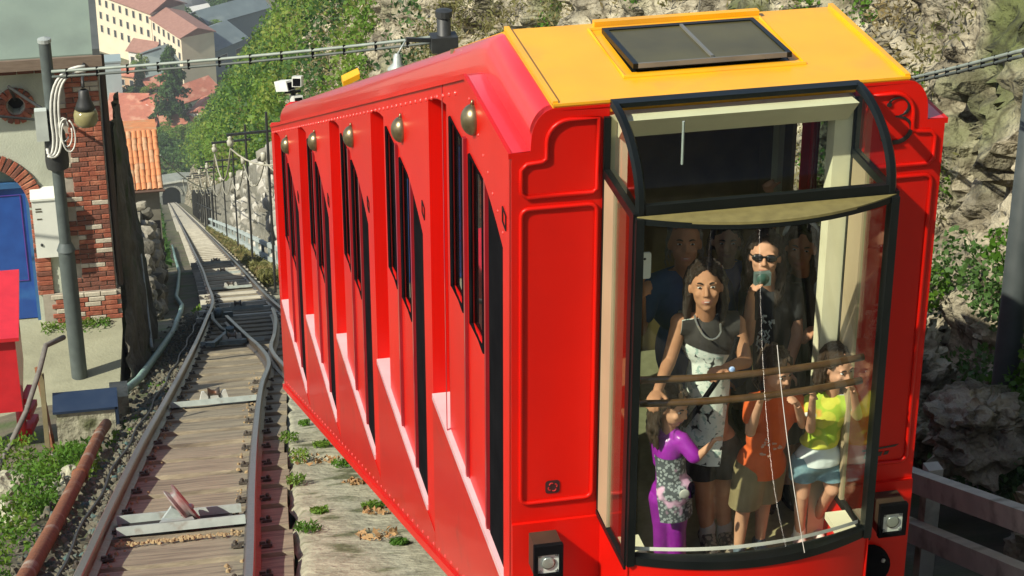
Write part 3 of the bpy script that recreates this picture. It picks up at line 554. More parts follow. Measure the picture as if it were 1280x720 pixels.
# ================================================================== people
FLOOR = -3.02
JOINTS = {
'dress':dict(head=(2.596,8.550,-1.555),neck=(2.611,8.580,-1.731),sl=(2.495,8.600,-1.759),el=(2.434,8.550,-1.932),wl=(2.324,8.330,-1.954),hl=(2.296,8.280,-1.961),sr=(2.760,8.580,-1.783),er=(2.790,8.500,-1.942),wr=(2.631,8.300,-1.855),hr=(2.563,8.250,-1.838),kl=(2.655,8.620,-2.735),kr=(2.748,8.620,-2.746),al=(2.687,8.640,-2.989),ar=(2.773,8.640,-2.991),pl=(2.618,8.640,-2.465),pr=(2.750,8.640,-2.480)),
'girl':dict(head=(2.432,8.450,-2.106),neck=(2.426,8.480,-2.249),sl=(2.384,8.520,-2.319),el=(2.404,8.520,-2.460),wl=(2.443,8.450,-2.533),hl=(2.455,8.420,-2.548),sr=(2.478,8.440,-2.293),er=(2.534,8.380,-2.364),wr=(2.595,8.360,-2.286),hr=(2.621,8.340,-2.235),pl=(2.412,8.500,-2.626),pr=(2.471,8.460,-2.609),kl=(2.417,8.500,-2.769),kr=(2.476,8.460,-2.752),al=(2.427,8.520,-2.927),ar=(2.495,8.480,-2.911)),
'boy':dict(head=(2.933,8.480,-1.989),neck=(2.946,8.520,-2.139),sl=(2.840,8.500,-2.164),el=(2.805,8.420,-2.275),wl=(2.797,8.280,-2.040),hl=(2.804,8.240,-1.982),sr=(3.059,8.540,-2.209),er=(3.092,8.500,-2.308),wr=(2.996,8.340,-2.102),hr=(2.948,8.280,-2.010),pl=(2.849,8.520,-2.533),pr=(2.955,8.550,-2.563),kl=(2.820,8.500,-2.719),kr=(2.938,8.550,-2.763),al=(2.804,8.500,-2.889),ar=(2.927,8.550,-2.935)),
'child':dict(head=(3.227,8.460,-1.992),neck=(3.225,8.500,-2.158),sl=(3.132,8.520,-2.215),el=(3.111,8.450,-2.308),wl=(3.049,8.280,-2.038),hl=(3.031,8.240,-1.964),sr=(3.300,8.480,-2.202),er=(3.322,8.400,-2.234),wr=(3.249,8.300,-2.032),hr=(3.219,8.270,-1.975),pl=(3.113,8.520,-2.541),pr=(3.242,8.520,-2.556),kl=(3.112,8.500,-2.700),kr=(3.245,8.460,-2.665),al=(3.128,8.550,-2.905),ar=(3.244,8.660,-2.982)),
'man':dict(head=(2.664,9.150,-1.614),neck=(2.684,9.200,-1.790),sl=(2.508,9.200,-1.860),el=(2.435,9.100,-2.040),wl=(2.337,8.720,-1.674),hl=(2.310,8.600,-1.532),sr=(2.874,9.220,-1.913),er=(2.929,9.200,-2.175),wr=(2.878,9.100,-2.343),hr=(2.867,9.080,-2.399),pl=(2.650,9.250,-2.583),pr=(2.794,9.250,-2.598),kl=(2.663,9.250,-2.960),kr=(2.809,9.250,-2.977),al=(2.674,9.250,-3.301),ar=(2.822,9.250,-3.319)),
'far':dict(head=(3.061,9.750,-1.907),neck=(3.083,9.800,-2.069),sl=(2.964,9.800,-2.114),el=(2.955,9.800,-2.337),wl=(2.950,9.700,-2.476),hl=(2.961,9.700,-2.524),sr=(3.210,9.780,-2.127),er=(3.241,9.600,-1.788),wr=(3.146,9.350,-1.474),hr=(3.108,9.300,-1.374),pl=(3.046,9.800,-2.729),pr=(3.167,9.800,-2.742),kl=(3.061,9.800,-3.076),kr=(3.183,9.800,-3.089),al=(3.075,9.800,-3.411),ar=(3.199,9.800,-3.425)),
'shooter':dict(head=(2.995,8.920,-1.607),neck=(3.047,8.980,-1.780),sl=(2.953,8.980,-1.840),el=(2.907,8.850,-2.018),wl=(2.869,8.720,-1.724),hl=(2.863,8.680,-1.630),sr=(3.171,9.000,-1.871),er=(3.192,8.950,-2.075),wr=(3.122,8.850,-2.202),hr=(3.089,8.800,-2.242),pl=(3.048,9.000,-2.444),pr=(3.173,9.000,-2.457),kl=(3.066,9.000,-2.791),kr=(3.193,9.000,-2.805),al=(3.082,9.000,-3.100),ar=(3.211,9.000,-3.115)),
'band':dict(head=(3.272,9.200,-1.713),neck=(3.307,9.250,-1.888),sl=(3.223,9.250,-1.942),el=(3.210,9.150,-2.133),wl=(3.230,8.950,-2.101),hl=(3.271,8.920,-2.059),sr=(3.379,9.220,-1.934),er=(3.450,9.000,-2.002),wr=(3.296,8.860,-2.005),hr=(3.248,8.840,-1.991),pl=(3.301,9.280,-2.529),pr=(3.430,9.280,-2.542),kl=(3.320,9.280,-2.861),kr=(3.451,9.280,-2.876),al=(3.338,9.280,-3.163),ar=(3.471,9.280,-3.179)),
}
SKIN = pm('skin', (0.55, 0.30, 0.19), (0.48, 0.25, 0.155), rough=0.62, scale=14, spec=0.2)
SKIN_T = pm('tanned_skin', (0.44, 0.22, 0.125), (0.38, 0.18, 0.10), rough=0.62, scale=14, spec=0.2)
LIP = pm('lips', (0.46, 0.19, 0.14), rough=0.4)
HAIR = pm('dark_hair', (0.022, 0.014, 0.010), (0.045, 0.028, 0.018), rough=0.42, scale=40, vec=(60, 60, 6), bump=0.6, bscale=30)
HAIRB = pm('brown_hair', (0.028, 0.016, 0.008), (0.06, 0.032, 0.015), rough=0.45, scale=40, vec=(60, 60, 6), bump=0.6, bscale=30)
EYEW = pm('eye_white', (0.75, 0.73, 0.70), rough=0.2); EYED = pm('eye_dark', (0.015, 0.01, 0.008), rough=0.15)
def remesh(mb, name, mat, voxel, smooth=3, factor=0.5):
    """one continuous skin over everything gathered in mb"""
    me = bpy.data.meshes.new(name); me.from_pydata(mb.v, [], mb.f); o = bpy.data.objects.new(name, me); COL.objects.link(o)
    md = o.modifiers.new('r', 'REMESH'); md.mode = 'VOXEL'; md.voxel_size = voxel; md.use_smooth_shade = True
    if smooth: ms = o.modifiers.new('s', 'SMOOTH'); ms.factor = factor; ms.iterations = smooth
    dg = bpy.context.evaluated_depsgraph_get(); out = bpy.data.meshes.new_from_object(o.evaluated_get(dg))
    bpy.data.objects.remove(o); bpy.data.meshes.remove(me); out.name = name; out.materials.clear(); out.materials.append(mat)
    out.polygons.foreach_set('use_smooth', [True]*len(out.polygons)); return out
def cut(me, co, no):
    """drop what lies on the far side of a plane (open hem)"""
    bm = bmesh.new(); bm.from_mesh(me); bmesh.ops.bisect_plane(bm, geom=bm.verts[:]+bm.edges[:]+bm.faces[:], plane_co=co, plane_no=no, clear_outer=True); bm.to_mesh(me); bm.free(); return me
def put(me, name, parent, base):
    me.transform(Matrix.Translation(-Vector(base))); o = bpy.data.objects.new(name, me); COL.objects.link(o); o.parent = parent; return o
V3 = Vector
def head_frame(c, face, roll=0.0):
    f = V3(face).normalized(); r = f.cross(V3((0, 0, 1))).normalized(); u = r.cross(f)
    M = Matrix((r, f, u)).transposed(); M = Matrix.Rotation(roll, 3, f) @ M
    return V3(c), M
def add_head(mb, c, M, s):
    def e(p, r, **k): mb.ell(c + M @ (V3(p)*s), tuple(q*s for q in r), M, **k)
    e((0, -0.012, 0.025), (0.073, 0.090, 0.088), seg=20, rings=14)           # skull
    e((0, 0.018, -0.035), (0.060, 0.066, 0.078), seg=18, rings=12)           # face
    e((0, 0.040, -0.092), (0.028, 0.030, 0.024))                              # chin
    e((0, 0.0, -0.075), (0.048, 0.05, 0.03))                                  # jaw
    for x in (-1, 1):
        e((x*0.034, 0.062, -0.028), (0.022, 0.016, 0.020))                    # cheek
        e((x*0.030, 0.073, 0.022), (0.026, 0.010, 0.009))                     # brow ridge
        e((x*0.074, -0.008, -0.012), (0.010, 0.020, 0.030))                   # ear
        e((x*0.010, 0.088, -0.032), (0.008, 0.010, 0.007))                    # nostril wing
    mb.cap(c + M @ (V3((0, 0.076, 0.012))*s), 0.008*s, c + M @ (V3((0, 0.098, -0.027))*s), 0.011*s, 10)   # nose
    e((0, 0.077, -0.058), (0.022, 0.010, 0.0055)); e((0, 0.074, -0.069), (0.018, 0.010, 0.006))           # lips
def add_hand(mb, w, h, s, curl=(0, 0, -1), side=None):
    """palm from wrist w towards h, four fingers bent towards curl, thumb off the side"""
    w = V3(w); h = V3(h); d = (h - w).normalized(); cu = V3(curl); cu = (cu - d*cu.dot(d)).normalized(); sd = d.cross(cu)
    if side is not None and sd.dot(V3(side)) < 0: sd = -sd
    pal = w + d*0.05*s; M = Matrix((sd, d, cu)).transposed()
    mb.ell(pal, (0.037*s, 0.050*s, 0.017*s), M, seg=14, rings=10)
    for i, L in enumerate((0.036, 0.042, 0.040, 0.032)):
        root = w + d*(0.086 - 0.004*abs(i-1.3))*s + sd*((1.5 - i)*0.0205*s); k = root + (d*0.80 + cu*0.45)*L*s; t = k + (d*0.15 + cu*0.95)*L*0.85*s
        mb.cap(w + d*0.06*s + sd*((1.5-i)*0.018*s), 0.0095*s, root, 0.0095*s, 8); mb.cap(root, 0.0092*s, k, 0.0086*s, 8); mb.cap(k, 0.0086*s, t, 0.0075*s, 8)
    t0 = w + d*0.03*s + sd*0.030*s; t1 = t0 + (d*0.5 + sd*0.75 + cu*0.2)*0.038*s; t2 = t1 + (d*0.75 + sd*0.15 + cu*0.6)*0.030*s
    mb.cap(w + d*0.02*s + sd*0.012*s, 0.013*s, t0, 0.012*s, 8); mb.cap(t0, 0.0115*s, t1, 0.0105*s, 8); mb.cap(t1, 0.010*s, t2, 0.0085*s, 8)
def torso_caps(mb, J, s, g=0.0, low=True, flare=0.0):
    nk, sl, sr, pl, pr = (V3(J[k]) for k in ('neck', 'sl', 'sr', 'pl', 'pr')); mid = (sl + sr)/2; pel = (pl + pr)/2; wd = (sr - sl).length
    ax = (sr - sl).normalized(); up = (mid - pel).normalized(); fw = up.cross(ax); M = Matrix((ax, fw, up)).transposed(); L = (mid - pel).length
    mb.ell(mid - up*0.10*s, (wd*0.46 + g, 0.098*s + g, 0.155*s + g), M, seg=18, rings=12)
    mb.ell(mid - up*(L*0.52), (wd*0.38 + g + flare*0.4, 0.088*s + g + flare*0.3, L*0.30 + g), M, seg=18, rings=12)
    mb.ell(pel + up*0.05*s, (max(wd*0.43, 0.145*s) + g + flare, 0.105*s + g + flare, 0.13*s + g), M, seg=18, rings=12)
    mb.cap(mid - up*0.12*s, 0.088*s + g, pel + up*0.06*s, 0.094*s + g + flare*0.5, 16)
    for a, b in ((sl, 1), (sr, -1)):
        mb.cap(a, 0.050*s + g, mid - up*0.035*s, 0.056*s + g, 12); mb.cap(a, 0.045*s + g, nk - up*0.005*s, 0.038*s + g*0.6, 10)
    return mid, pel, up, fw, ax, wd
def person(key, label, s, hs, face, skin=None, roll=0.0, voxel=0.008, bust=0.0, eyes=True, curlL=(0, 0, -1), curlR=(0, 0, -1), smile=False):
    J = {k: V3(v) for k, v in JOINTS[key].items()}; skin = skin or SKIN
    for k, h in (('al', 'kl'), ('ar', 'kr')): J[k].z = FLOOR + 0.075*s
    for p, k, a in (('pl', 'kl', 'al'), ('pr', 'kr', 'ar')):
        if key not in ('child',): J[k].z = (J[p].z + J[a].z)/2 + 0.01
    base = ((J['al'].x + J['ar'].x)/2, (J['al'].y + J['ar'].y)/2, FLOOR)
    t = thing('person', label, 'person', base, 0, 'passengers in the funicular car')
    mb = MB(); c, M = head_frame(J['head'], face, roll); add_head(mb, c, M, hs)
    mid, pel, up, fw, ax, wd = torso_caps(mb, J, s)
    mb.cap(J['neck'] - up*0.02*s, 0.052*s, c + M @ V3((0, -0.015, -0.06))*hs, 0.047*hs, 14)
    if bust:
        for q in (-1, 1): mb.ell(mid - up*0.15*s - fw*0.075*s*-1*0 + fw*(-1 if fw.y > 0 else 1)*0.075*s + ax*q*0.065*s, (0.06*s*bust, 0.055*s*bust, 0.06*s*bust))
    for S, E, W_, H, cu in (('sl', 'el', 'wl', 'hl', curlL), ('sr', 'er', 'wr', 'hr', curlR)):
        mb.cap(J[S], 0.046*s, J[E], 0.036*s, 12); mb.cap(J[E], 0.037*s, J[W_], 0.024*s, 12); add_hand(mb, J[W_], J[H], s*0.95, cu)
    for P_, K, A in (('pl', 'kl', 'al'), ('pr', 'kr', 'ar')):
        mb.cap(J[P_], 0.082*s, J[K], 0.052*s, 14); calf = J[K].lerp(J[A], 0.32) + V3((0, 0.015*s, 0))
        mb.cap(J[K], 0.050*s, calf, 0.050*s, 12); mb.cap(calf, 0.050*s, J[A], 0.034*s, 12)
        hd = V3((0.0, -1, 0)); mb.cap(J[A] - V3((0, 0, 0.035*s)) + V3((0, 0.03*s, 0)), 0.036*s, J[A] - V3((0, 0, 0.045*s)) + hd*0.13*s, 0.028*s, 10); mb.cap(J[A], 0.034*s, J[A] + hd*0.08*s - V3((0, 0, 0.035*s)), 0.03*s, 10)
    me = remesh(mb, 'body', skin, voxel, 3, 0.4); me.materials.append(LIP)
    # lips tinted on the continuous body
    Mi = M.inverted(); idx = np.zeros(len(me.polygons), dtype=np.int32); cen = np.zeros(len(me.polygons)*3); me.polygons.foreach_get('center', cen); cen = cen.reshape(-1, 3)
    near = np.where(np.linalg.norm(cen - np.array(c), axis=1) < 0.13*hs)[0]
    for i in near:
        q = Mi @ (V3(cen[i]) - c) / hs
        if abs(q.x) < 0.023 and -0.074 < q.z < -0.055 and q.y > 0.06: idx[i] = 1
    me.polygons.foreach_set('material_index', idx)
    body = put(me, 'body', t, base)
    if eyes:
        for q in (-1, 1):
            m = MB(); m.ell(c + M @ (V3((q*0.030, 0.070, 0.004))*hs), (0.0120*hs, 0.009*hs, 0.0046*hs), M); m2 = MB(); m2.ell(c + M @ (V3((q*0.030, 0.0775, 0.004))*hs), (0.0066*hs, 0.004*hs, 0.0052*hs), M)
            o = part(m, 'eye', EYEW, t, smooth=True); part(m2, 'iris', EYED, o, smooth=True)
            m = MB(); pts = [c + M @ (V3((q*(0.014 + 0.034*i/5), 0.084 - 0.012*(i/5)**2, 0.021 + 0.006*sin(pi*i/5)))*hs) for i in range(6)]; m.tube(pts, [0.0025*hs, 0.0042*hs, 0.0045*hs, 0.004*hs, 0.003*hs, 0.0015*hs], 6); part(m, 'eyebrow', HAIR, t)
    if smile:
        m = MB(); m.ell(c + M @ (V3((0, 0.082, -0.0635))*hs), (0.013*hs, 0.004*hs, 0.0018*hs), M); part(m, 'teeth', EYEW, t)
    return t, J, base, c, M, mid, pel, up, fw, ax
def hair(t, base, c, M, hs, mat, long=0.0, locks=(), vol=1.0, voxel=0.008, fringe=True):
    mb = MB(); P = lambda x, y, z: c + M @ (V3((x, y, z))*hs)
    mb.ell(P(0, -0.030, 0.040), (0.083*hs*vol, 0.089*hs*vol, 0.089*hs*vol), M, seg=20, rings=14)
    mb.ell(P(0, -0.055, -0.01), (0.076*hs*vol, 0.062*hs, 0.085*hs), M, seg=16, rings=12)
    if fringe:
        for q in (-1, 1):
            for i in range(4): mb.cap(P(q*(0.012+0.012*i), 0.052-0.006*i, 0.098-0.006*i), 0.014*hs, P(q*(0.040+0.012*i), 0.052-0.012*i, 0.066-0.012*i), 0.011*hs, 8)
    for q in (-1, 1): mb.cap(P(q*0.074, -0.012, 0.04), 0.018*hs, P(q*0.078, -0.02, -0.05), 0.014*hs, 8)
    if long:
        rnd = random.Random(hash(t.name) % 99 if False else len(t.name) + int(c.x*100))
        for i in range(26):
            a = -pi*0.04 + (pi*1.08)*i/25; x = 0.080*cos(a); y = -0.020 - 0.070*sin(a)
            L = long*(0.85 + 0.3*rnd.random()); p0 = P(x, y, 0.02); p1 = P(x*1.14, y*1.05 - 0.012, -0.09); p2 = p1 + V3((x*0.25*hs + 0.02*(rnd.random()-0.5), 0.0, -L))
            mb.cap(p0, 0.019*hs, p1, 0.018*hs, 8); mb.cap(p1, 0.018*hs, p1.lerp(p2, 0.6) + V3((0.012*(rnd.random()-0.5), 0.01, 0)), 0.015*hs, 8); mb.cap(p1.lerp(p2, 0.6), 0.014*hs, p2, 0.005*hs, 8)
    for a, ra, b, rb in locks: mb.cap(a, ra, b, rb, 8)
    me = remesh(mb, 'hair', mat, voxel*0.7, 1, 0.4)
    n = len(me.vertices); co = np.zeros(n*3); no = np.zeros(n*3); me.vertices.foreach_get('co', co); me.vertices.foreach_get('normal', no); co = co.reshape(-1, 3); no = no.reshape(-1, 3)
    d = np.array([0.012*noise.noise(V3((q[0]*75, q[1]*75, q[2]*9))) + 0.006*noise.noise(V3(q)*40) for q in co]); me.vertices.foreach_set('co', (co + no*d[:, None]).ravel()); me.update()
    h = put(me, 'hair', t, base)
    m = MB(); rs = random.Random(int(abs(c.x)*1000)); L = max(long, 0.05)
    for i in range(46):                                # loose strands
        a = rs.uniform(-0.25, pi + 0.25); x = 0.088*cos(a)*vol; y = -0.02 - 0.085*sin(a)*vol; z0 = rs.uniform(-0.02, 0.09); p0 = P(x*0.9, y*0.9, z0); p1 = P(x*1.12 + rs.uniform(-0.01, 0.01), y*1.1, z0 - 0.07); p2 = p1 + V3((x*0.2*hs + rs.uniform(-0.02, 0.02), rs.uniform(-0.01, 0.01), -L*rs.uniform(0.5, 1.1)))
        m.tube([p0, p1, p1.lerp(p2, 0.5) + V3((rs.uniform(-0.012, 0.012), 0, 0)), p2], [0.0035, 0.003, 0.0025, 0.001], 4)
    part(m, 'hair_strands', mat, t, smooth=True); return h
def sleeve(mb, J, S, E, f, s, g):
    a = J[S]; b = J[S].lerp(J[E], f); mb.cap(a, 0.048*s + g, b, 0.044*s + g, 14)
def shorts(J, t, base, s, mat, hem, g=0.014, name='shorts', top=0.09):
    mb = MB(); torso = (J['pl'] + J['pr'])/2
    mb.ell(torso + V3((0, 0, 0.04*s)), (0.135*s + g, 0.105*s + g, 0.10*s), seg=16, rings=12)
    for P_, K in (('pl', 'kl'), ('pr', 'kr')): b = J[P_].lerp(J[K], hem + 0.15); mb.cap(J[P_], 0.084*s + g, b, 0.066*s + g*1.5, 14)
    me = remesh(mb, name, mat, 0.009, 2); z = min(J['pl'].lerp(J['kl'], hem).z, J['pr'].lerp(J['kr'], hem).z); cut(me, (0, 0, z), (0, 0, -1)); cut(me, torso + V3((0, 0, top*s)), (0, 0, 1)); return put(me, name, t, base)
def shoes(J, t, base, s, mat, sole, name='shoe'):
    for A in ('al', 'ar'):
        p = J[A]; m = MB(); a = p - V3((0, 0, 0.035*s)); m.cap(a + V3((0, 0.04*s, 0)), 0.043*s, a + V3((0, -0.13*s, -0.008*s)), 0.036*s, 12); m.cap(p + V3((0, 0.005, 0)), 0.040*s, a + V3((0, -0.06*s, 0)), 0.040*s, 12)
        me = remesh(m, name, mat, 0.008, 2); cut(me, (0, 0, FLOOR + 0.012), (0, 0, -1)); o = put(me, name, t, base)
        m = MB(); m.prism([(p.x + 0.042*s*cos(q*pi/8)*(1 if sin(q*pi/8) > 0 else 0.95), p.y - 0.045*s - 0.13*s*sin(q*pi/8), FLOOR + 0.002) for q in range(16)], (0, 0, 0.022*s)); part(m, 'sole', sole, o)

def pattern(name, base, spots, scale, thr, spots2=None, scale2=20.0, thr2=0.6, vor=True):
    m = pm(name, base, tuple(v*0.85 for v in base), rough=0.8, scale=12); n = m.node_tree.nodes; l = m.node_tree.links; b = n['Principled BSDF']; src = b.inputs['Base Color'].links[0].from_socket
    geo = n.new('ShaderNodeNewGeometry')
    for (col, sc, th, vr) in ((spots, scale, thr, vor), (spots2, scale2, thr2, False)):
        if col is None: continue
        tx = n.new('ShaderNodeTexVoronoi' if vr else 'ShaderNodeTexNoise'); tx.inputs['Scale'].default_value = sc; l.new(geo.outputs['Position'], tx.inputs['Vector'])
        r = n.new('ShaderNodeValToRGB'); r.color_ramp.elements[0].position = th - 0.03; r.color_ramp.elements[1].position = th + 0.03; l.new(tx.outputs[0], r.inputs[0])
        mx = n.new('ShaderNodeMixRGB'); l.new(r.outputs[0], mx.inputs[0]); l.new(src, mx.inputs[1]); mx.inputs[2].default_value = (*col, 1); src = mx.outputs[0]
    l.new(src, b.inputs['Base Color']); return m
def garment(J, t, base, s, mat, name, g=0.012, hem=None, sleeves=0.45, flare=0.0, neck=0.02, voxel=0.008, ztop=None, zbot=None):
    mb = MB(); mid, pel, up, fw, ax, wd = torso_caps(mb, J, s, g, flare=flare)
    if hem is not None: mb.cap(pel + up*0.05, 0.105*s + g + flare, V3((pel.x, pel.y, hem - 0.06)), 0.115*s + g + flare*1.3, 18)
    if sleeves:
        sleeve(mb, J, 'sl', 'el', sleeves, s, g); sleeve(mb, J, 'sr', 'er', sleeves, s, g)
    me = remesh(mb, name, mat, voxel, 2, 0.4)
    cut(me, J['neck'] + up*neck*s, up)
    if hem is not None: cut(me, (0, 0, hem), (0, 0, -1))
    if not sleeves:
        d = 0.040*s
        cut(me, J['sl'] - ax*0.004*s, -ax); cut(me, J['sr'] + ax*0.004*s, ax)
    if ztop is not None: cut(me, (0, 0, ztop), (0, 0, 1))
    return put(me, name, t, base)

# --- woman in the black and white top, nearest the glass
t, J, base, c, M, mid, pel, up, fw, ax = person('dress', 'woman in sleeveless black and white print top with crossbody strap, hand on rail', 0.92, 0.98, (-0.25, -1, 0.28), SKIN_T, 0.06, voxel=0.0065, smile=True)
hair(t, base, c, M, 0.98, HAIR, long=0.17)
PRINT = pattern('black_white_print', (0.74, 0.78, 0.72), (0.02, 0.02, 0.02), 22, 0.74, (0.36, 0.48, 0.44), 40, 0.60)
garment(J, t, base, 0.92, PRINT, 'print_top', 0.014, hem=-2.50, sleeves=0, flare=0.012, voxel=0.0075)
yoke = garment(J, t, base, 0.92, pm('charcoal_cloth', (0.035, 0.03, 0.028), (0.025, 0.022, 0.02), rough=0.8), 'yoke', 0.019, sleeves=0, voxel=0.0075)
bm = bmesh.new(); bm.from_mesh(yoke.data); off = Vector(base); bmesh.ops.bisect_plane(bm, geom=bm.verts[:]+bm.edges[:]+bm.faces[:], plane_co=V3((2.62, 8.5, -1.875)) - off, plane_no=(-0.30, 0, -1), clear_outer=True); bm.to_mesh(yoke.data); bm.free()
m = MB(); fr = 0.118
m.tube([V3((2.735, 8.47, -1.79)), V3((2.70, 8.44, -1.88)), V3((2.63, 8.425, -1.99)), V3((2.55, 8.43, -2.12)), V3((2.50, 8.48, -2.24))], 0.014, 6); part(m, 'crossbody_strap', BLACK, t)
m = MB(); m.tube([J['neck'] + V3((0.062*cos(a), -0.03 - 0.055*sin(a)*1.2 - (0.03 if sin(a) > 0.5 else 0), 0.03 - 0.085*max(0, sin(a)))) for a in [pi*i/12 for i in range(13)]], 0.005, 6); part(m, 'necklace', pm('silver', (0.6, 0.6, 0.56), rough=0.3, metal=0.8), t)
m = MB(); m.ell((2.652, 8.27, -1.850), (0.016, 0.012, 0.016)); part(m, 'blue_ring', pm('blue_bead', (0.15, 0.28, 0.6), (0.5, 0.6, 0.8), rough=0.2, scale=60), t, smooth=True)
shorts(J, t, base, 0.92, pm('black_cloth', (0.015, 0.014, 0.014), rough=0.85), 0.55)
for A in ('al', 'ar'):
    m = MB(); m.cap(J[A] + V3((0, 0, 0.04)), 0.040, J[A] + V3((0, 0, -0.03)), 0.040); part(m, 'sock', pm('grey_sock', (0.42, 0.40, 0.36), (0.34, 0.32, 0.30), rough=0.9), t, smooth=True)
shoes(J, t, base, 0.92, pattern('leopard_shoe', (0.25, 0.20, 0.15), (0.03, 0.02, 0.02), 40, 0.5), pm('dark_sole', (0.05, 0.04, 0.035)))
# --- girl in purple
t, J, base, c, M, mid, pel, up, fw, ax = person('girl', 'small girl in purple top, grey patterned tunic and shiny purple leggings by the glass', 0.60, 0.86, (0.75, -1, -0.25), SKIN, voxel=0.0065, curlR=(0.5, -0.5, 0.2))
hair(t, base, c, M, 0.88, HAIRB, long=0.14)
PURPLE = pm('purple_satin', (0.30, 0.02, 0.36), (0.22, 0.012, 0.27), rough=0.3, scale=10, bump=0.3, bscale=12)
garment(J, t, base, 0.60, PURPLE, 'purple_top', 0.012, sleeves=0.85, voxel=0.007)
tun = garment(J, t, base, 0.60, pattern('grey_tunic_print', (0.30, 0.33, 0.34), (0.06, 0.07, 0.08), 60, 0.45, (0.62, 0.36, 0.52), 9, 0.60), 'tunic', 0.020, hem=-2.70, sleeves=0, flare=0.022, voxel=0.007, ztop=-2.375)
m = MB(); p0 = V3((2.47, 8.335, -2.52)); m.lathe([(0.0, 0.0), (0.022, 0.0), (0.026, -0.005), (0.020, -0.008), (0.0, -0.009)], p0, 14, 0, Matrix.Rotation(-pi/2, 3, 'X')); part(m, 'printed_ring', pm('grey_ring', (0.5, 0.5, 0.45), rough=0.6), tun, smooth=True)
mb = MB()
for P_, K, A in (('pl', 'kl', 'al'), ('pr', 'kr', 'ar')): mb.cap(J[P_], 0.070, J[K], 0.048); mb.cap(J[K], 0.047, J[A] + V3((0, 0, -0.01)), 0.042)
put(remesh(mb, 'leggings', PURPLE, 0.007, 2), 'leggings', t, base)
shoes(J, t, base, 0.62, PURPLE, pm('dark_sole', (0.05, 0.04, 0.035)))
# --- boy in orange
t, J, base, c, M, mid, pel, up, fw, ax = person('boy', 'boy in orange t-shirt and khaki shorts gripping the handrail', 0.70, 0.86, (0.55, -1, -0.30), SKIN, voxel=0.0065, curlL=(0, 0.4, -1), curlR=(0, 0.4, -1))
hair(t, base, c, M, 0.88, HAIRB, vol=1.02)
ORANGE = pm('orange_cotton', (0.62, 0.10, 0.012), (0.50, 0.075, 0.01), rough=0.85, scale=8, bump=0.4, bscale=14)
tee = garment(J, t, base, 0.70, ORANGE, 'tee_shirt', 0.016, hem=-2.56, sleeves=0.5, flare=0.012)
m = MB()
rr = random.Random(8)
for i in range(14):
    p = V3((2.90 + rr.uniform(-0.05, 0.055), 8.402, -2.36 + rr.uniform(-0.06, 0.05))); m.tube([p, p + V3((rr.uniform(0.008, 0.022), 0.0, rr.uniform(-0.004, 0.004)))], [0.006, 0.0045], 5)
part(m, 'shirt_print', pm('faded_print', (0.55, 0.32, 0.22), rough=0.8), tee)
shorts(J, t, base, 0.74, pm('khaki_cotton', (0.24, 0.19, 0.09), (0.18, 0.14, 0.065), rough=0.85, scale=8, bump=0.4, bscale=12), 0.82, g=0.020)
shoes(J, t, base, 0.75, pm('navy_shoe', (0.05, 0.08, 0.12), (0.12, 0.15, 0.18), rough=0.7, scale=30), pm('white_sole', (0.65, 0.64, 0.58)))
# --- child in the yellow and white shirt
t, J, base, c, M, mid, pel, up, fw, ax = person('child', 'child in yellow and white shirt and denim shorts at right end of handrail', 0.66, 0.84, (0.45, -1, -0.15), SKIN, voxel=0.0065, curlL=(0, 0.4, -1), curlR=(0, 0.4, -1))
hair(t, base, c, M, 0.86, HAIRB, long=0.06)
YT = pattern('yellow_shirt', (0.55, 0.55, 0.06), (0.30, 0.42, 0.03), 14, 0.55, (0.60, 0.25, 0.05), 8, 0.64)
tee = garment(J, t, base, 0.66, pm('pale_cotton', (0.62, 0.68, 0.66), (0.54, 0.60, 0.58), rough=0.85, bump=0.3, bscale=12), 'shirt', 0.014, hem=-2.52, sleeves=0.3, flare=0.010)
garment(J, t, base, 0.66, YT, 'shirt_yoke', 0.0185, hem=-2.42, sleeves=0.2, flare=0.010)
shorts(J, t, base, 0.68, pm('denim', (0.11, 0.20, 0.24), (0.16, 0.27, 0.30), rough=0.9, scale=30), 0.42, g=0.016)
shoes(J, t, base, 0.72, pm('white_sandal', (0.62, 0.60, 0.55), (0.5, 0.3, 0.28), rough=0.6, scale=26), pm('white_sole', (0.65, 0.64, 0.58)), 'sandal')
for A in ('al', 'ar'):
    m = MB(); m.cap(J[A] + V3((0, 0, 0.045)), 0.030, J[A] + V3((0, 0, -0.01)), 0.031); part(m, 'sock', pm('white_sock', (0.70, 0.68, 0.60), rough=0.9), t, smooth=True)
# --- man in blue
t, J, base, c, M, mid, pel, up, fw, ax = person('man', 'tall man in blue shirt standing in shade behind the other passengers', 1.0, 1.02, (-0.2, -1, 0.25), SKIN_T, voxel=0.009, smile=True, curlL=(1, 0, 0))
hair(t, base, c, M, 1.0, pm('grey_hair', (0.10, 0.09, 0.08), (0.15, 0.14, 0.12), rough=0.6, scale=40), vol=0.97, fringe=False)
garment(J, t, base, 1.0, pm('blue_polo', (0.025, 0.07, 0.19), (0.018, 0.05, 0.14), rough=0.85, bump=0.3, bscale=10), 'polo_shirt', 0.016, hem=-2.60, sleeves=0.6)
shorts(J, t, base, 1.0, pm('dark_trousers', (0.05, 0.055, 0.07), rough=0.85), 0.95, name='trousers', g=0.016); shoes(J, t, base, 1.0, BLACK, BLACK)
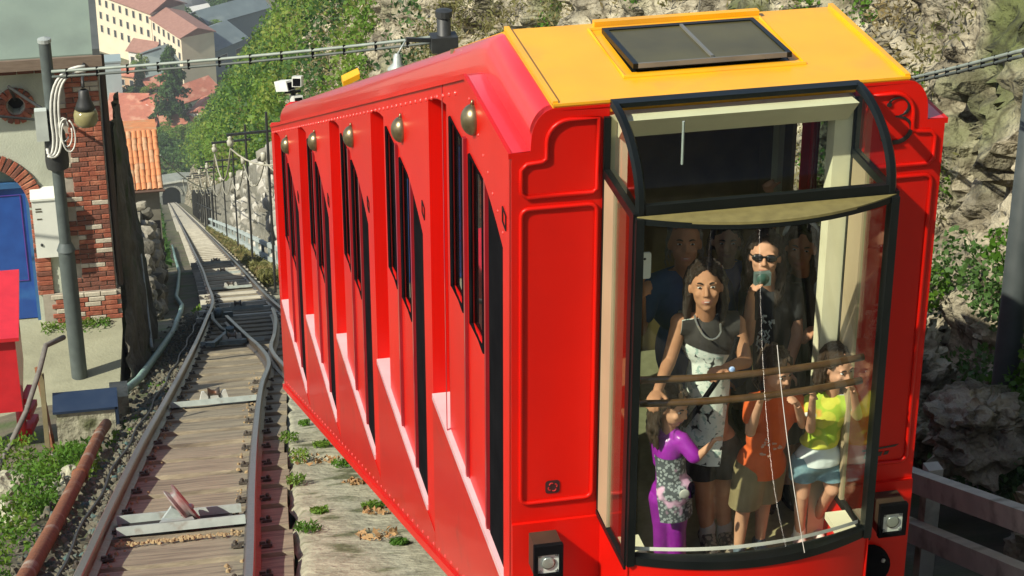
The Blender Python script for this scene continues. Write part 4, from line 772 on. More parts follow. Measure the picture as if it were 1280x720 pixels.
# --- passenger at the back with a raised arm
t, J, base, c, M, mid, pel, up, fw, ax = person('far', 'passenger at the back of the car with one arm raised to the ceiling', 0.92, 0.95, (-0.2, -1, 0.1), SKIN, voxel=0.009, curlR=(0, -1, 0.2))
hair(t, base, c, M, 0.95, HAIR)
garment(J, t, base, 0.92, pm('royal_blue_cloth', (0.03, 0.06, 0.25), rough=0.85), 'shirt', 0.014, hem=-2.75, sleeves=0.45)
shorts(J, t, base, 0.92, pm('dark_trousers', (0.05, 0.055, 0.07)), 0.95, name='trousers'); shoes(J, t, base, 0.92, BLACK, BLACK)
# --- woman taking a picture
t, J, base, c, M, mid, pel, up, fw, ax = person('shooter', 'woman in sunglasses and black t-shirt holding a small camera to her face', 0.92, 0.97, (-0.35, -1, 0.25), SKIN, voxel=0.007, eyes=False, curlL=(0.6, -0.6, 0.1))
hair(t, base, c, M, 0.97, HAIR, long=0.20)
tee = garment(J, t, base, 0.92, pm('black_tee', (0.015, 0.016, 0.018), (0.02, 0.022, 0.024), rough=0.85), 'black_tee_shirt', 0.014, hem=-2.55, sleeves=0.4)
m = MB(); rr = random.Random(3)
for i in range(22):
    a = rr.uniform(0.6, 5.6); q = rr.uniform(0.2, 1.0); p = V3((3.005 + 0.05*q*cos(a), 8.858, -2.00 + 0.10*q*sin(a))); b = rr.uniform(0, 6.3)
    m.tube([p, p + V3((0.016*cos(b), -0.002, 0.02*sin(b))), p + V3((0.02*cos(b+0.9), -0.002, 0.036*sin(b+0.9)))], [0.006, 0.0045, 0.002], 5)
part(m, 'shirt_print', pm('white_print', (0.5, 0.56, 0.54), rough=0.8), tee)
m = MB()
for q in (-1, 1): m.ell(c + M @ V3((q*0.031, 0.083, 0.002)), (0.029, 0.008, 0.019), M, seg=14, rings=8); m.tube([c + M @ V3((q*0.058, 0.076, 0.008)), c + M @ V3((q*0.078, -0.01, 0.006))], 0.004, 6)
m.tube([c + M @ V3((-0.01, 0.088, 0.008)), c + M @ V3((0.01, 0.088, 0.008))], 0.005, 6); part(m, 'sunglasses', pm('sunglass_black', (0.008, 0.008, 0.008), rough=0.12), t, smooth=True)
shorts(J, t, base, 0.92, pm('black_cloth', (0.015, 0.014, 0.014)), 0.9, name='trousers'); shoes(J, t, base, 0.92, BLACK, BLACK)
# --- woman with the head band
t, J, base, c, M, mid, pel, up, fw, ax = person('band', 'woman with pale headband and dark scarf, arm resting over a patterned bag', 0.94, 0.98, (-0.35, -1, 0.1), SKIN_T, -0.10, voxel=0.007)
hair(t, base, c, M, 0.98, HAIR, long=0.16)
m = MB(); m.tube([c + M @ V3((0.088*cos(a), -0.012, 0.040 + 0.094*sin(a))) for a in [pi*i/14 for i in range(15)]], [0.012]*15, 8); part(m, 'headband', pm('pale_band', (0.55, 0.58, 0.52), rough=0.7), t, smooth=True)
garment(J, t, base, 0.94, pm('dark_dress', (0.02, 0.025, 0.025), rough=0.85), 'dark_top', 0.014, hem=-2.6, sleeves=0.12)
mb = MB(); mb.cap(J['sr'], 0.058, J['sr'].lerp(J['er'], 0.42), 0.054); put(cut(remesh(mb, 'sleeve', pm('white_cotton', (0.7, 0.72, 0.66), (0.4, 0.5, 0.45), rough=0.85, scale=16), 0.008, 2), J['sr'].lerp(J['er'], 0.55), (J['er'] - J['sr']).normalized()), 'sleeve', t, base)
m = MB()
for i, x in enumerate((3.205, 3.235, 3.262)): m.tube([V3((x, 9.14, -1.88)), V3((x-0.005, 9.07, -2.05)), V3((x+0.005, 9.05, -2.25)), V3((x+0.01, 9.06, -2.50))], [0.020, 0.024, 0.024, 0.018], 8)
part(m, 'scarf', pm('green_scarf', (0.035, 0.06, 0.055), (0.05, 0.08, 0.07), rough=0.85, scale=14), t, smooth=True)
shorts(J, t, base, 0.94, pm('black_cloth', (0.015, 0.014, 0.014)), 0.9, name='trousers'); shoes(J, t, base, 0.94, BLACK, BLACK)
# --- things they hold
cm = thing('compact_camera', 'small grey-green compact camera held in front of sunglasses', 'camera', (2.905, 8.70, -1.60))
m = MB(); m.box((2.868, 8.660, -1.640), (2.945, 8.690, -1.575)); part(m, 'camera_body', pm('camera_grey', (0.13, 0.18, 0.165), (0.09, 0.13, 0.12), rough=0.4, scale=20), cm)
m = MB(); m.lathe([(0.0, 0.001), (0.030, 0.0), (0.030, -0.020), (0.022, -0.022), (0.020, -0.012), (0.0, -0.010)], (2.905, 8.659, -1.605), 18, 0, Matrix.Rotation(-pi/2, 3, 'X') @ Matrix.Scale(-1, 3, (0, 0, 1))); part(m, 'camera_lens', pm('lens_dark', (0.03, 0.06, 0.05), (0.05, 0.12, 0.09), rough=0.15), cm, smooth=True)
ph = thing('phone', 'white mobile phone held upright behind the left end of the glass', 'phone', (2.305, 8.56, -1.495))
m = MB(); m.prism([(p[0], 8.552, p[2]) for p in rrect(2.275, 2.335, -1.495, -1.365, 0.010, 0)], (0, 0.010, 0)); part(m, 'phone_case', pm('phone_white', (0.72, 0.74, 0.68), rough=0.25), ph)
m = MB(); m.ell((2.305, 8.551, -1.395), (0.006, 0.003, 0.006)); part(m, 'phone_lens', EYED, ph, smooth=True)
m = MB(); m.ell((3.36, 8.86, -2.03), (0.095, 0.05, 0.055), seg=16, rings=10); m.tube([(3.29, 8.86, -2.00), (3.31, 8.84, -1.95), (3.38, 8.84, -1.94), (3.43, 8.86, -1.99)], 0.008, 6)
single(m, 'bag', pattern('bag_print', (0.35, 0.30, 0.32), (0.05, 0.08, 0.09), 45, 0.45, (0.40, 0.55, 0.52), 24, 0.55), 'small bag with busy floral print held under a bare forearm', 'bag', smooth=True, base=(3.36, 8.86, -2.09))
# ================================================================== track
track = thing('funicular_track', 'steep metre gauge funicular track with plank bed and grey crossbeams', 'track', (0, 0, 0), kind='structure')
del track['category']
def tdir(Y): return math.atan2(track_x(Y+0.5) - track_x(Y-0.5), 1.0)
TILT = -math.atan(SL)
def plank_mesh(w, l, th, seed):
    r = random.Random(seed); m = MB(); m.box((-w/2, -l/2, -th), (w/2, l/2, 0)); me = m.mesh('plank', PLANK)
    bm = bmesh.new(); bm.from_mesh(me); bmesh.ops.subdivide_edges(bm, edges=[e for e in bm.edges if abs(e.verts[0].co.x - e.verts[1].co.x) > 0.1], cuts=5)
    for v in bm.verts: v.co.z += r.uniform(-0.006, 0.006) if v.co.z > -0.01 else 0; v.co.y += r.uniform(-0.010, 0.010)
    bm.to_mesh(me); bm.free(); return me
PM = [plank_mesh(1.46, 1.11, 0.12, i) for i in range(6)]
BEAMS = [14.2, 22.4, 31.2, 39.8, 48.4, 57.0, 65.6]
def seat(o, X, Y, dz, yaw, extra=0.0): o.location = (X, Y, zt(Y) + dz); o.rotation_euler = (Matrix.Rotation(TILT + extra, 3, 'X') @ Matrix.Rotation(-yaw, 3, 'Z')).to_euler()
Y = 6.9; i = 0
while Y < 128:
    o = inst(PM[i % 6], 'plank', track); X = track_x(Y)
    if any(abs(Y - b) < 0.62 for b in BEAMS): pass
    seat(o, X + 0.02*random.uniform(-1, 1) + 0.105, Y, -0.025 + random.uniform(-0.006, 0.006), tdir(Y), -0.024 + random.uniform(-0.007, 0.007)); o.scale = (1.0, 0.955, 1)
    Y += 1.055; i += 1
# single line below the loop: separate pale sleepers in dark ballast
m = MB(); m.box((-0.80, -0.36, -0.16), (0.80, 0.36, 0)); SLP = m.mesh('sleeper', pm('pale_ties', (0.50, 0.48, 0.40), (0.38, 0.36, 0.30), rough=0.9, scale=4))
Ys = 38.2
while Ys < 150:
    o = inst(SLP, 'sleeper', track); seat(o, track_x(Ys), Ys, 0.012 + random.uniform(-0.006, 0.006), tdir(Ys), -0.03); Ys += 2.11
# far bed: planks too small to tell apart, one joined piece
m = MB()
while Y < 424:
    X = track_x(Y); m.bar((X-0.9, Y, zt(Y)-0.06), (X+0.9, Y, zt(Y)-0.06), 0.4, 0.12, up=(0, SL, 1)); Y += 0.85
o = m.build('plank_bed', pm('pale_ties', (0.42, 0.41, 0.35), (0.32, 0.31, 0.27), rough=0.9)); o.parent = track; o['kind'] = 'stuff'
def rail(path):
    """flat-bottom rail swept along path of (X, Y)"""
    sec = [(-0.06, 0), (0.06, 0), (0.06, 0.012), (0.012, 0.03), (0.010, 0.095), (0.033, 0.105), (0.033, 0.135), (0.024, 0.142), (-0.024, 0.142), (-0.033, 0.135), (-0.033, 0.105), (-0.010, 0.095), (-0.012, 0.03), (-0.06, 0.012)]
    m = MB(); n = len(sec); up = Vector((0, sin(-TILT), cos(TILT)))
    for i, (x, y) in enumerate(path):
        a = Vector((*path[max(i-1, 0)], 0)); b = Vector((*path[min(i+1, len(path)-1)], 0)); d = (b - a).normalized(); r = Vector((d.y, -d.x, 0)); p = Vector((x, y, zt(y) - 0.015))
        for sx, sz in sec: m.v.append(tuple(p + r*sx + up*sz))
    for i in range(len(path)-1):
        for k in range(n): k2 = (k+1) % n; m.f.append((i*n+k, i*n+k2, (i+1)*n+k2, (i+1)*n+k)); m.m.append(1 if k in (6, 7, 8) else 0)
    o = m.build('rail', [STEEL, RAILTOP]); o.parent = track; return o
def smooth_path(pts, n=6):
    out = []
    for i in range(len(pts)-1):
        p0, p1, p2, p3 = (np.array(pts[max(0, min(len(pts)-1, i+k))], float) for k in (-1, 0, 1, 2))
        for t in np.linspace(0, 1, n, endpoint=False): out.append(tuple(0.5*((2*p1) + (-p0+p2)*t + (2*p0-5*p1+4*p2-p3)*t*t + (-p0+3*p1-3*p2+p3)*t**3)))
    out.append(tuple(pts[-1])); return out
YS = [2, 6, 9, 12.2, 14.8, 18.6, 22.9, 27, 31, 36, 42, 50, 58.8, 75, 98, 140, 200, 300, 424]
rail(smooth_path([(track_x(y) - 0.55, y) for y in YS]))
rail(smooth_path([(track_x2(y) + 0.55, y) for y in (2, 8, 14, 21, 26, 31)] + [(2.88, 36), (2.95, 42), (3.13, 50)] + [(track_x(y) + 0.55, y) for y in YS if y > 51]))
rail(smooth_path([(track_x(y) + 0.55, y) for y in (2, 6, 9, 12.2, 14.8, 18.6, 22.9)] + [(1.80, 26.0), (1.86, 28.6), (1.83, 31.0), (1.80, 34), (1.78, 36.5)]))
rail(smooth_path([(track_x2(y) - 0.55, y) for y in (2, 8, 14, 21)] + [(1.95, 25), (1.99, 28.1), (2.25, 30.9), (2.55, 34.5), (2.72, 37.5)]))
# rail clips
m = MB(); m.box((-0.05, -0.055, 0), (0.05, 0.055, 0.028)); m.lathe([(0.024, 0.028), (0.024, 0.06), (0.012, 0.072), (0.0, 0.072)], (0.012, 0, 0), 8); m.box((-0.075, -0.02, 0.02), (-0.02, 0.02, 0.05)); CLIP = m.mesh('rail_clip', GREASE)
Y = 8.75
while Y < 47:
    for sx in (-0.55, 0.55):
        if sx > 0 and Y > 25: continue
        for q in (-1, 1):
            if q*sx < 0 or True:
                o = inst(CLIP, 'rail_clip', track); seat(o, track_x(Y) + sx + q*0.105, Y + 0.1*random.uniform(-1, 1), -0.01, tdir(Y) + (0 if q > 0 else pi)); o.scale = (0.72, 1.0, 0.65)
    Y += 1.055
# crossbeams with cable guide pulleys
def channel(m, X, Y, L, w=0.13):
    up = (0, SL, 1); m.bar((X - L/2, Y, zt(Y) + 0.045), (X + L/2, Y, zt(Y) + 0.045), w, 0.05, up=up); m.bar((X - L/2, Y - w/2 + 0.008, zt(Y - w/2) + 0.05), (X + L/2, Y - w/2 + 0.008, zt(Y - w/2) + 0.05), 0.014, 0.065, up=up)
def beam_pulley(Yb, kind):
    X = track_x(Yb); m = MB()
    if kind == 'wheel': channel(m, X, Yb - 0.27, 0.95); channel(m, X, Yb + 0.27, 0.95)
    else: channel(m, X, Yb, 1.02, 0.17)
    b = m.build('crossbeam', pm('beam_paint', (0.36, 0.41, 0.38), (0.28, 0.32, 0.30), rough=0.6, scale=12, c3=(0.2, 0.16, 0.12), s3=7, t3=0.66)); b.parent = track
    z = zt(Yb) + 0.07
    if kind == 'wheel':
        m = MB(); m.bar((X-0.44, Yb, zt(Yb)+0.012), (X+0.40, Yb, zt(Yb)+0.012), 0.40, 0.02, up=(0, SL, 1)); q = m.build('cable_slot', pm('slot_black', (0.008, 0.008, 0.008), rough=0.9)); q.parent = b  # flat black plate stands in for the dark of the gap between the beams
    if kind == 'wheel':
        m = MB(); m.prism([(X-0.16, Yb-0.30, zt(Yb-0.30)+0.075), (X+0.10, Yb-0.30, zt(Yb-0.30)+0.075), (X+0.06, Yb+0.18, zt(Yb+0.18)+0.075), (X-0.08, Yb+0.18, zt(Yb+0.18)+0.075)], (0, 0, 0.02)); m.bar((X-0.10, Yb-0.1, z+0.02), (X-0.02, Yb-0.1, z+0.13), 0.03, 0.10); m.bar((X+0.07, Yb-0.12, z+0.02), (X+0.10, Yb-0.12, z+0.09), 0.04, 0.06); q = m.build('pulley_bracket', GALV); q.parent = b
        R = Vector((0.82, 0.25, 0.5)).normalized().to_track_quat('Z', 'Y').to_matrix()
        m = MB(); m.lathe([(0.0, -0.02), (0.06, -0.02), (0.165, -0.045), (0.175, -0.035), (0.13, -0.012), (0.125, 0.012), (0.175, 0.035), (0.165, 0.045), (0.06, 0.02), (0.0, 0.02)], (X + 0.02, Yb - 0.05, z + 0.13), 24, 0, R); q = m.build('pulley_wheel', [pm('pulley_red', (0.22, 0.05, 0.05), (0.34, 0.33, 0.31), rough=0.5, metal=0.3, scale=9)], angle=35); q.parent = b
        m = MB(); m.ell((X + 0.085, Yb - 0.07, z + 0.12), (0.026, 0.026, 0.026)); q = m.build('axle_cap', GALV, smooth=True); q.parent = b
    else:
        m = MB(); m.prism([(X-0.17, Yb-0.02, zt(Yb)+0.075), (X+0.17, Yb-0.02, zt(Yb)+0.075), (X+0.14, Yb-0.02, zt(Yb)+0.19), (X+0.11, Yb-0.02, zt(Yb)+0.19), (X+0.07, Yb-0.02, zt(Yb)+0.13), (X-0.07, Yb-0.02, zt(Yb)+0.13), (X-0.11, Yb-0.02, zt(Yb)+0.19), (X-0.14, Yb-0.02, zt(Yb)+0.19)], (0, 0.12, -0.05)); q = m.build('pulley_bracket', pm('white_bracket', (0.6, 0.6, 0.54), (0.5, 0.5, 0.45), rough=0.6)); q.parent = b
        m = MB(); m.lathe([(0.075, -0.07), (0.045, -0.02), (0.045, 0.02), (0.075, 0.07), (0.0, 0.07)], (X, Yb+0.04, zt(Yb)+0.13), 14, 0, Matrix.Rotation(pi/2, 3, 'Y')); q = m.build('pulley_roller', STEEL, smooth=True); q.parent = b
beam_pulley(14.2, 'wheel')
for b in BEAMS[1:]: beam_pulley(b, 'roller')
# switch machinery where the rails part
m = MB(); X = 1.45
m.bar((X-0.3, 31.0, zt(31.0)+0.05), (X+0.35, 31.0, zt(31.0)+0.05), 0.2, 0.06, up=(0, SL, 1)); m.bar((X-0.2, 30.6, zt(30.6)+0.06), (X+0.1, 31.8, zt(31.8)+0.16), 0.06, 0.08); m.tube([(X+0.12, 31.4, zt(31.4)+0.1), (X+0.12, 31.4, zt(31.4)+0.28)], 0.07, 10); m.tube([(X+0.22, 31.9, zt(31.9)+0.08), (X+0.08, 33.6, zt(33.6)+0.1), (X+0.05, 36, zt(36)+0.12), (X+0.14, 38, zt(38)+0.1)], 0.035, 8); m.bar((X, 37.6, zt(37.6)+0.08), (X+0.5, 37.6, zt(37.6)+0.08), 0.3, 0.1, up=(0, SL, 1)); m.ell((X+0.22, 37.3, zt(37.3)+0.16), (0.10, 0.16, 0.08))
o = m.build('switch_gear', pm('blue_grey_steel', (0.12, 0.17, 0.17), (0.07, 0.09, 0.09), rough=0.5, metal=0.4, scale=12)); o.parent = track
# ballast stones beside the left rail
STONE = pm('ballast', (0.15, 0.135, 0.095), (0.075, 0.07, 0.05), rough=0.95, scale=14, c3=(0.05, 0.11, 0.11), s3=7, t3=0.62)
def pebble_field(name, pts, sizes, mat):
    """joined low stones"""
    N = len(pts); base = np.array([(1,0,-.3),(0.3,0.95,-.3),(-0.8,0.6,-.3),(-0.8,-0.6,-.3),(0.3,-0.95,-.3),(0.5,0.1,0.6),(-0.3,0.4,0.55),(-0.2,-0.45,0.6)])
    fs = [(0,1,5),(1,6,5),(1,2,6),(2,3,6),(3,7,6),(3,4,7),(4,0,5),(4,5,7),(5,6,7)]
    a = RNG.uniform(0, 2*pi, N); V = base[None] * RNG.uniform(0.7, 1.3, (N, 8, 3)) * np.asarray(sizes)[:, None, None]; x = V[..., 0]*np.cos(a)[:, None] - V[..., 1]*np.sin(a)[:, None]; y = V[..., 0]*np.sin(a)[:, None] + V[..., 1]*np.cos(a)[:, None]
    V = np.stack([x, y, V[..., 2]], -1) + np.asarray(pts)[:, None, :]; F = (np.array(fs)[None] + (np.arange(N)*8)[:, None, None]).reshape(-1, 3)
    me = bpy.data.meshes.new(name); me.from_pydata(V.reshape(-1, 3).tolist(), [], F.tolist()); me.materials.append(mat); o = bpy.data.objects.new(name, me); COL.objects.link(o); return o
pts = []; sz = []
for k in range(2600):
    Y = 8 + 34*random.random()**1.4; X = track_x(Y) - 0.62 - abs(random.gauss(0, 0.30)); pts.append((X, Y, zg(X, Y) - 0.16 + 0.10*max(0, 1-(track_x(Y)-0.62-X)*1.5))); sz.append(random.uniform(0.018, 0.05))
tag(pebble_field('ballast', pts, sz, STONE), 'loose grey ballast stones and litter along the left rail', 'gravel', kind='stuff')
pts = []; sz = []
for k in range(260):
    Y = 8 + 18*random.random(); X = track_x(Y) + random.choice((-0.42, 0.42)) + random.gauss(0, 0.04); pts.append((X, Y, zt(Y) - 0.01)); sz.append(random.uniform(0.008, 0.022))
for k in range(160): Y = 13.62 + random.gauss(0, 0.03); X = track_x(Y) + random.uniform(-0.45, 0.45); pts.append((X, Y, zt(Y) - 0.005)); sz.append(random.uniform(0.008, 0.02))
tag(pebble_field('wood_chips', pts, sz, pm('chips', (0.34, 0.25, 0.13), (0.22, 0.15, 0.08), rough=0.9)), 'dry leaves and chips lying on the plank bed', 'debris', kind='stuff')
# thin signal cable and flat bar left of the rail
m = MB(); m.tube([(track_x(y) - 0.80 + 0.02*sin(y*2), y, zt(y) - 0.06) for y in np.arange(8, 40, 0.6)], 0.016, 6); single(m, 'signal_cable', DARKMETAL, 'thin dark cable running beside the left rail', 'cable')
# concrete walkway between the two tracks, in slabs
walk = thing('walkway', 'worn concrete walkway between the two tracks', 'path', (0, 0, 0), kind='structure'); del walk['category']
def wx0(Y): return track_x(Y) + 0.845
edges = [6.0, 11.2, 17.2, 21.4, 25.0]
for a, b in zip(edges[:-1], edges[1:]):
    m = MB(); n = 8; ys = np.linspace(a + 0.02, b - 0.02, n); lo = [(wx0(y) + (0.06*noise.noise(Vector((0, y*1.7, 0)))), y, zt(y) - 0.03) for y in ys]; hi = [(2.25, y, zt(y) - 0.03) for y in ys]
    P = np.zeros((40, 18, 3))
    for i, y in enumerate(np.linspace(a + 0.02, b - 0.02, 40)):
        for j in range(18):
            x0 = wx0(y) + 0.07*noise.noise(Vector((0, y*1.7, 0))); x = x0 + (2.25 - x0)*j/17; v = Vector((x*2.2, y*1.6, 0)); P[i, j] = (x, y, zt(y) - 0.03 + 0.020*noise.fractal(v, 0.9, 2.1, 4) - (0.07 if i in (0, 39) or j == 0 else 0))
    o = grid_mesh('slab', P, CONCRETE); o.parent = walk
# walkway/bed under the right-hand track
m = MB(); m.prism([(2.3, 2, zt(2)-0.06), (4.3, 2, zt(2)-0.06), (4.3, 45, zt(45)-0.06), (2.3, 45, zt(45)-0.06)], (0, 0, -0.15)); tag(m.build('track_bed', CONCRETE), kind='structure')
# ================================================================== station hut on the left, with its yard
PADZ = -11.83; FY = 29.67
m = MB(); m.prism([(-9, 26.6, PADZ), (-0.25, 26.9, PADZ), (-0.12, 29.2, PADZ), (-0.10, 40, PADZ), (-9, 40, PADZ)], (0, 0, -0.5)); tag(m.build('yard', pm('yard_concrete', (0.30, 0.30, 0.205), (0.235, 0.235, 0.16), rough=0.92, scale=2, bump=0.4, bscale=20, c3=(0.22, 0.22, 0.15), s3=1.6, t3=0.62)), kind='structure')
STUCCO = pm('stucco', (0.52, 0.55, 0.44), (0.44, 0.47, 0.38), rough=0.92, scale=2.0, bump=0.25, bscale=40, c3=(0.26, 0.27, 0.21), s3=0.9, t3=0.63, w3=0.12)
BRICK = pm('brick', (0.34, 0.10, 0.055), (0.25, 0.07, 0.04), rough=0.9, scale=9, bump=0.5, bscale=40, c3=(0.42, 0.17, 0.10), s3=5, t3=0.6)
BRICKP = pm('pale_patch_brick', (0.52, 0.48, 0.38), (0.42, 0.36, 0.28), rough=0.92, scale=9, bump=0.4, bscale=40)
BRICKD = pm('sooty_brick', (0.20, 0.075, 0.05), (0.15, 0.06, 0.04), rough=0.92, scale=9, bump=0.5, bscale=40)
MORTAR = pm('mortar', (0.40, 0.36, 0.29), (0.30, 0.27, 0.22), rough=0.95, scale=12)
hut = thing('station_building', 'grey stucco station building with brick corner, arched blue door and pale metal roof', 'building', (-3.0, FY, PADZ))
XR = -0.16
ex, ez, er = -2.0, -9.95, 0.86              # arched doorway: centre and radius of the brick arch
door_r = 0.70
arch = [(ex - door_r, FY, PADZ)] + [(ex - door_r*cos(i*pi/20), FY, ez + door_r*sin(i*pi/20)) for i in range(21)] + [(ex + door_r, FY, PADZ)]
ocx, ocz = -1.34, -8.36
octo = [(ocx + 0.12*cos(i*pi/4+pi/8), FY, ocz + 0.13*sin(i*pi/4+pi/8)) for i in range(8)]
m = MB(); outline = [(-7, FY, PADZ)] + [(ex - door_r, FY, PADZ)] + arch[1:-1] + [(ex + door_r, FY, PADZ), (XR-0.02, FY, PADZ), (XR-0.02, FY, -7.62), (-7, FY, -7.62)]
m.prism(outline, (0, 0.35, 0), 0, [octo]); m.box((XR-0.33, FY+0.36, PADZ-5), (XR-0.02, 38.5, -7.62)); m.box((-7, 38.2, PADZ), (XR-0.34, 38.5, -7.62)); wall = part(m, 'wall', STUCCO, hut)
m = MB(); m.box((XR-0.60, FY-0.018, PADZ+0.45), (XR+0.012, FY-0.002, -7.66)); m.box((XR-0.02, FY-0.002, PADZ), (XR+0.01, FY+0.4, -7.64)); part(m, 'mortar_backing', MORTAR, wall)
# brick quoin
def brick_mesh(w, h, d, nm): m = MB(); m.box((-w/2, -d, -h/2), (w/2, 0, h/2)); me = m.mesh(nm, BRICK); bm = bmesh.new(); bm.from_mesh(me); bmesh.ops.bevel(bm, geom=bm.edges[:], offset=0.006, segments=1, affect='EDGES'); bm.to_mesh(me); bm.free(); return me
def recol(me, mat): c = me.copy(); c.materials.clear(); c.materials.append(mat); return c
BW, BH = 0.23, 0.066
FULL = brick_mesh(BW, BH, 0.03, 'brick'); HALF = brick_mesh(0.112, BH, 0.03, 'brick'); BSET = {}
for k, me in (('f', FULL), ('h', HALF)): BSET[k] = [me, recol(me, BRICKD), recol(me, BRICKP)]
hutloc = Vector(hut.location); rb = random.Random(5)
def lay(x, z, kind, y=FY, rot=0.0, mat=None):
    r = rb.random(); pale = z < PADZ + 0.95 and False
    q = 0 if r < 0.62 else 1 if r < 0.88 else 2
    if z < -10.2 and q == 0 and rb.random() < 0.5: q = 1
    if mat is not None: q = mat
    o = inst(BSET[kind][q], 'brick', wall, Vector((x, y - 0.012 + rb.uniform(-0.006, 0.006), z)) - hutloc, (0, rot, 0)); return o
z = PADZ + 0.50; row = 0
while z < -7.72:
    w = 0.60 if row % 6 < 3 else 0.50; x = XR - 0.005
    first = 'f' if row % 2 == 0 else 'h'
    while x > XR - w:
        k = first; first = 'f'; bw = BW if k == 'f' else 0.112
        if x - bw < XR - w - 0.06: k = 'h'; bw = 0.112
        if x - bw < XR - w - 0.06: break
        lay(x - bw/2, z, k); x -= bw + 0.012
    z += BH + 0.011; row += 1
# brick band under the eave
for r in range(3):
    z = -7.70 - r*0.078; x = XR - 0.64
    while x > -3.0: lay(x - BW/2, z, 'f', mat=1 if rb.random() < 0.7 else 0); x -= BW + 0.012
# arch of bricks round the door
for i in range(30):
    a = (i + 0.5)*pi/30; r = door_r + 0.115; lay(ex - r*cos(a), ez + r*sin(a), 'f', rot=-(pi - a) , mat=0 if rb.random() < 0.6 else 1).scale = (1.0, 1.2, 1.0)
for sx in (-1, 1):
    z = PADZ + 0.50
    while z < ez: lay(ex + sx*(door_r + 0.115), z, 'f', mat=0 if rb.random() < 0.6 else 1); z += BH + 0.011
# bricks round the octagonal opening
for i in range(16):
    a = i*pi/8; lay(ocx + 0.20*cos(a), ocz + 0.205*sin(a), 'h', rot=-a, mat=0 if rb.random() < 0.7 else 1).scale = (1.2, 1.3, 1.1)
m = MB(); m.prism([(ocx + 0.27*cos(i*pi/8), FY-0.012, ocz + 0.27*sin(i*pi/8)) for i in range(16)], (0, 0.01, 0), 0, [[(p[0], FY-0.012, p[2]) for p in octo]]); part(m, 'mortar_backing', MORTAR, wall)
m = MB(); m.box((ocx-0.2, FY+0.2, ocz-0.2), (ocx+0.2, FY+0.21, ocz+0.2)); part(m, 'dark_inside', pm('dark_room', (0.01, 0.01, 0.01)), wall)
# plinth of bricks
m = MB(); m.box((ex + door_r + 0.06, FY-0.055, PADZ), (XR+0.06, FY-0.019, PADZ+0.47)); m.box((XR+0.011, FY-0.05, PADZ), (XR+0.06, FY+0.5, PADZ+0.47)); part(m, 'plinth_backing', MORTAR, wall)
for r in range(6):
    z = PADZ + 0.04 + r*0.078; x = XR + 0.06 - (0.06 if r % 2 else 0)
    while x - BW > ex + door_r + 0.02: lay(x - BW/2, z, 'f', y=FY-0.05, mat=2 if (r == 5 or rb.random() < 0.35) else 0); x -= BW + 0.012
# blue door with panel beads and a frame
BLUE = pm('blue_door_paint', (0.02, 0.085, 0.34), (0.015, 0.06, 0.26), rough=0.45, scale=4, c3=(0.03, 0.12, 0.36), s3=3)
m = MB(); m.box((ex-door_r+0.01, FY+0.14, PADZ+0.02), (ex+door_r-0.01, FY+0.20, ez+0.28)); dr = part(m, 'door', BLUE, hut)
for sx in (-1, 1):
    m = MB(); cx = ex + sx*0.34; m.tube([(cx-0.24, FY+0.137, PADZ+0.65), (cx+0.24, FY+0.137, PADZ+0.65), (cx+0.24, FY+0.137, ez+0.15), (cx-0.24, FY+0.137, ez+0.15)], 0.012, 6, closed=True); part(m, 'door_bead', pm('purple_bead', (0.10, 0.03, 0.22), rough=0.4), dr)
m = MB(); m.box((ex+door_r-0.05, FY+0.08, PADZ), (ex+door_r-0.005, FY+0.22, ez+0.3)); m.box((ex-door_r+0.005, FY+0.08, ez+0.28), (ex+door_r-0.005, FY+0.22, ez+0.36)); part(m, 'door_frame', pm('door_frame_blue', (0.04, 0.13, 0.30), rough=0.5), dr)
m = MB(); m.prism([(ex - (door_r-0.01)*cos(i*pi/16), FY+0.16, ez + (door_r-0.01)*sin(i*pi/16)) for i in range(17)], (0, 0.02, 0)); part(m, 'fanlight', pm('fanlight_glass', (0.22, 0.28, 0.24), (0.15, 0.2, 0.17), rough=0.15), dr)
# roof: pale green-grey metal sheets, with verge board and fascia
RF = pm('roof_sheet', (0.175, 0.225, 0.185), (0.15, 0.195, 0.165), rough=0.6, scale=1.5, bump=0.1, bscale=12, c3=(0.13, 0.165, 0.14), s3=0.8, t3=0.6)
def rz(y): return -7.48 + (y - 29.2)*0.42
for k, (ya, yb) in enumerate(((29.18, 30.95), (30.93, 34.2))):
    m = MB(); dz = 0.012*k; m.prism([(-7.2, ya, rz(ya)+dz), (-0.20, ya, rz(ya)+dz), (-0.20, yb, rz(yb)+dz), (-7.2, yb, rz(yb)+dz)], (0, 0, -0.03)); part(m, 'roof_sheet', RF, hut)
m = MB(); m.prism([(-7.2, 34.2, rz(34.2)), (-0.2, 34.2, rz(34.2)), (-0.2, 39.0, rz(29.3)), (-7.2, 39.0, rz(29.3))], (0, 0, -0.03)); part(m, 'roof_sheet', RF, hut)
m = MB(); m.prism([(-0.20, 29.15, rz(29.15)-0.06), (-0.20, 34.2, rz(34.2)-0.06), (-0.20, 34.2, rz(34.2)+0.09), (-0.20, 29.15, rz(29.15)+0.09)], (0.10, 0, 0)); part(m, 'verge', pm('verge_lead', (0.08, 0.09, 0.09), (0.06, 0.07, 0.07), rough=0.6), hut)
m = MB(); m.box((-7.2, 29.12, -7.66), (-0.08, 29.175, -7.505)); part(m, 'fascia', pm('brown_fascia', (0.20, 0.15, 0.11), (0.15, 0.11, 0.08), rough=0.7, vec=(1, 8, 8)), hut)
m = MB(); m.box((-7.2, 29.18, -7.63), (-0.2, FY+0.1, -7.61)); part(m, 'soffit', pm('soffit', (0.10, 0.07, 0.05)), hut)
m = MB(); m.tube([(-0.09, FY+0.05, -7.7), (-0.09, FY+0.05, PADZ+0.5)], 0.045, 8); part(m, 'downpipe', pm('brown_pipe', (0.06, 0.04, 0.03)), hut)
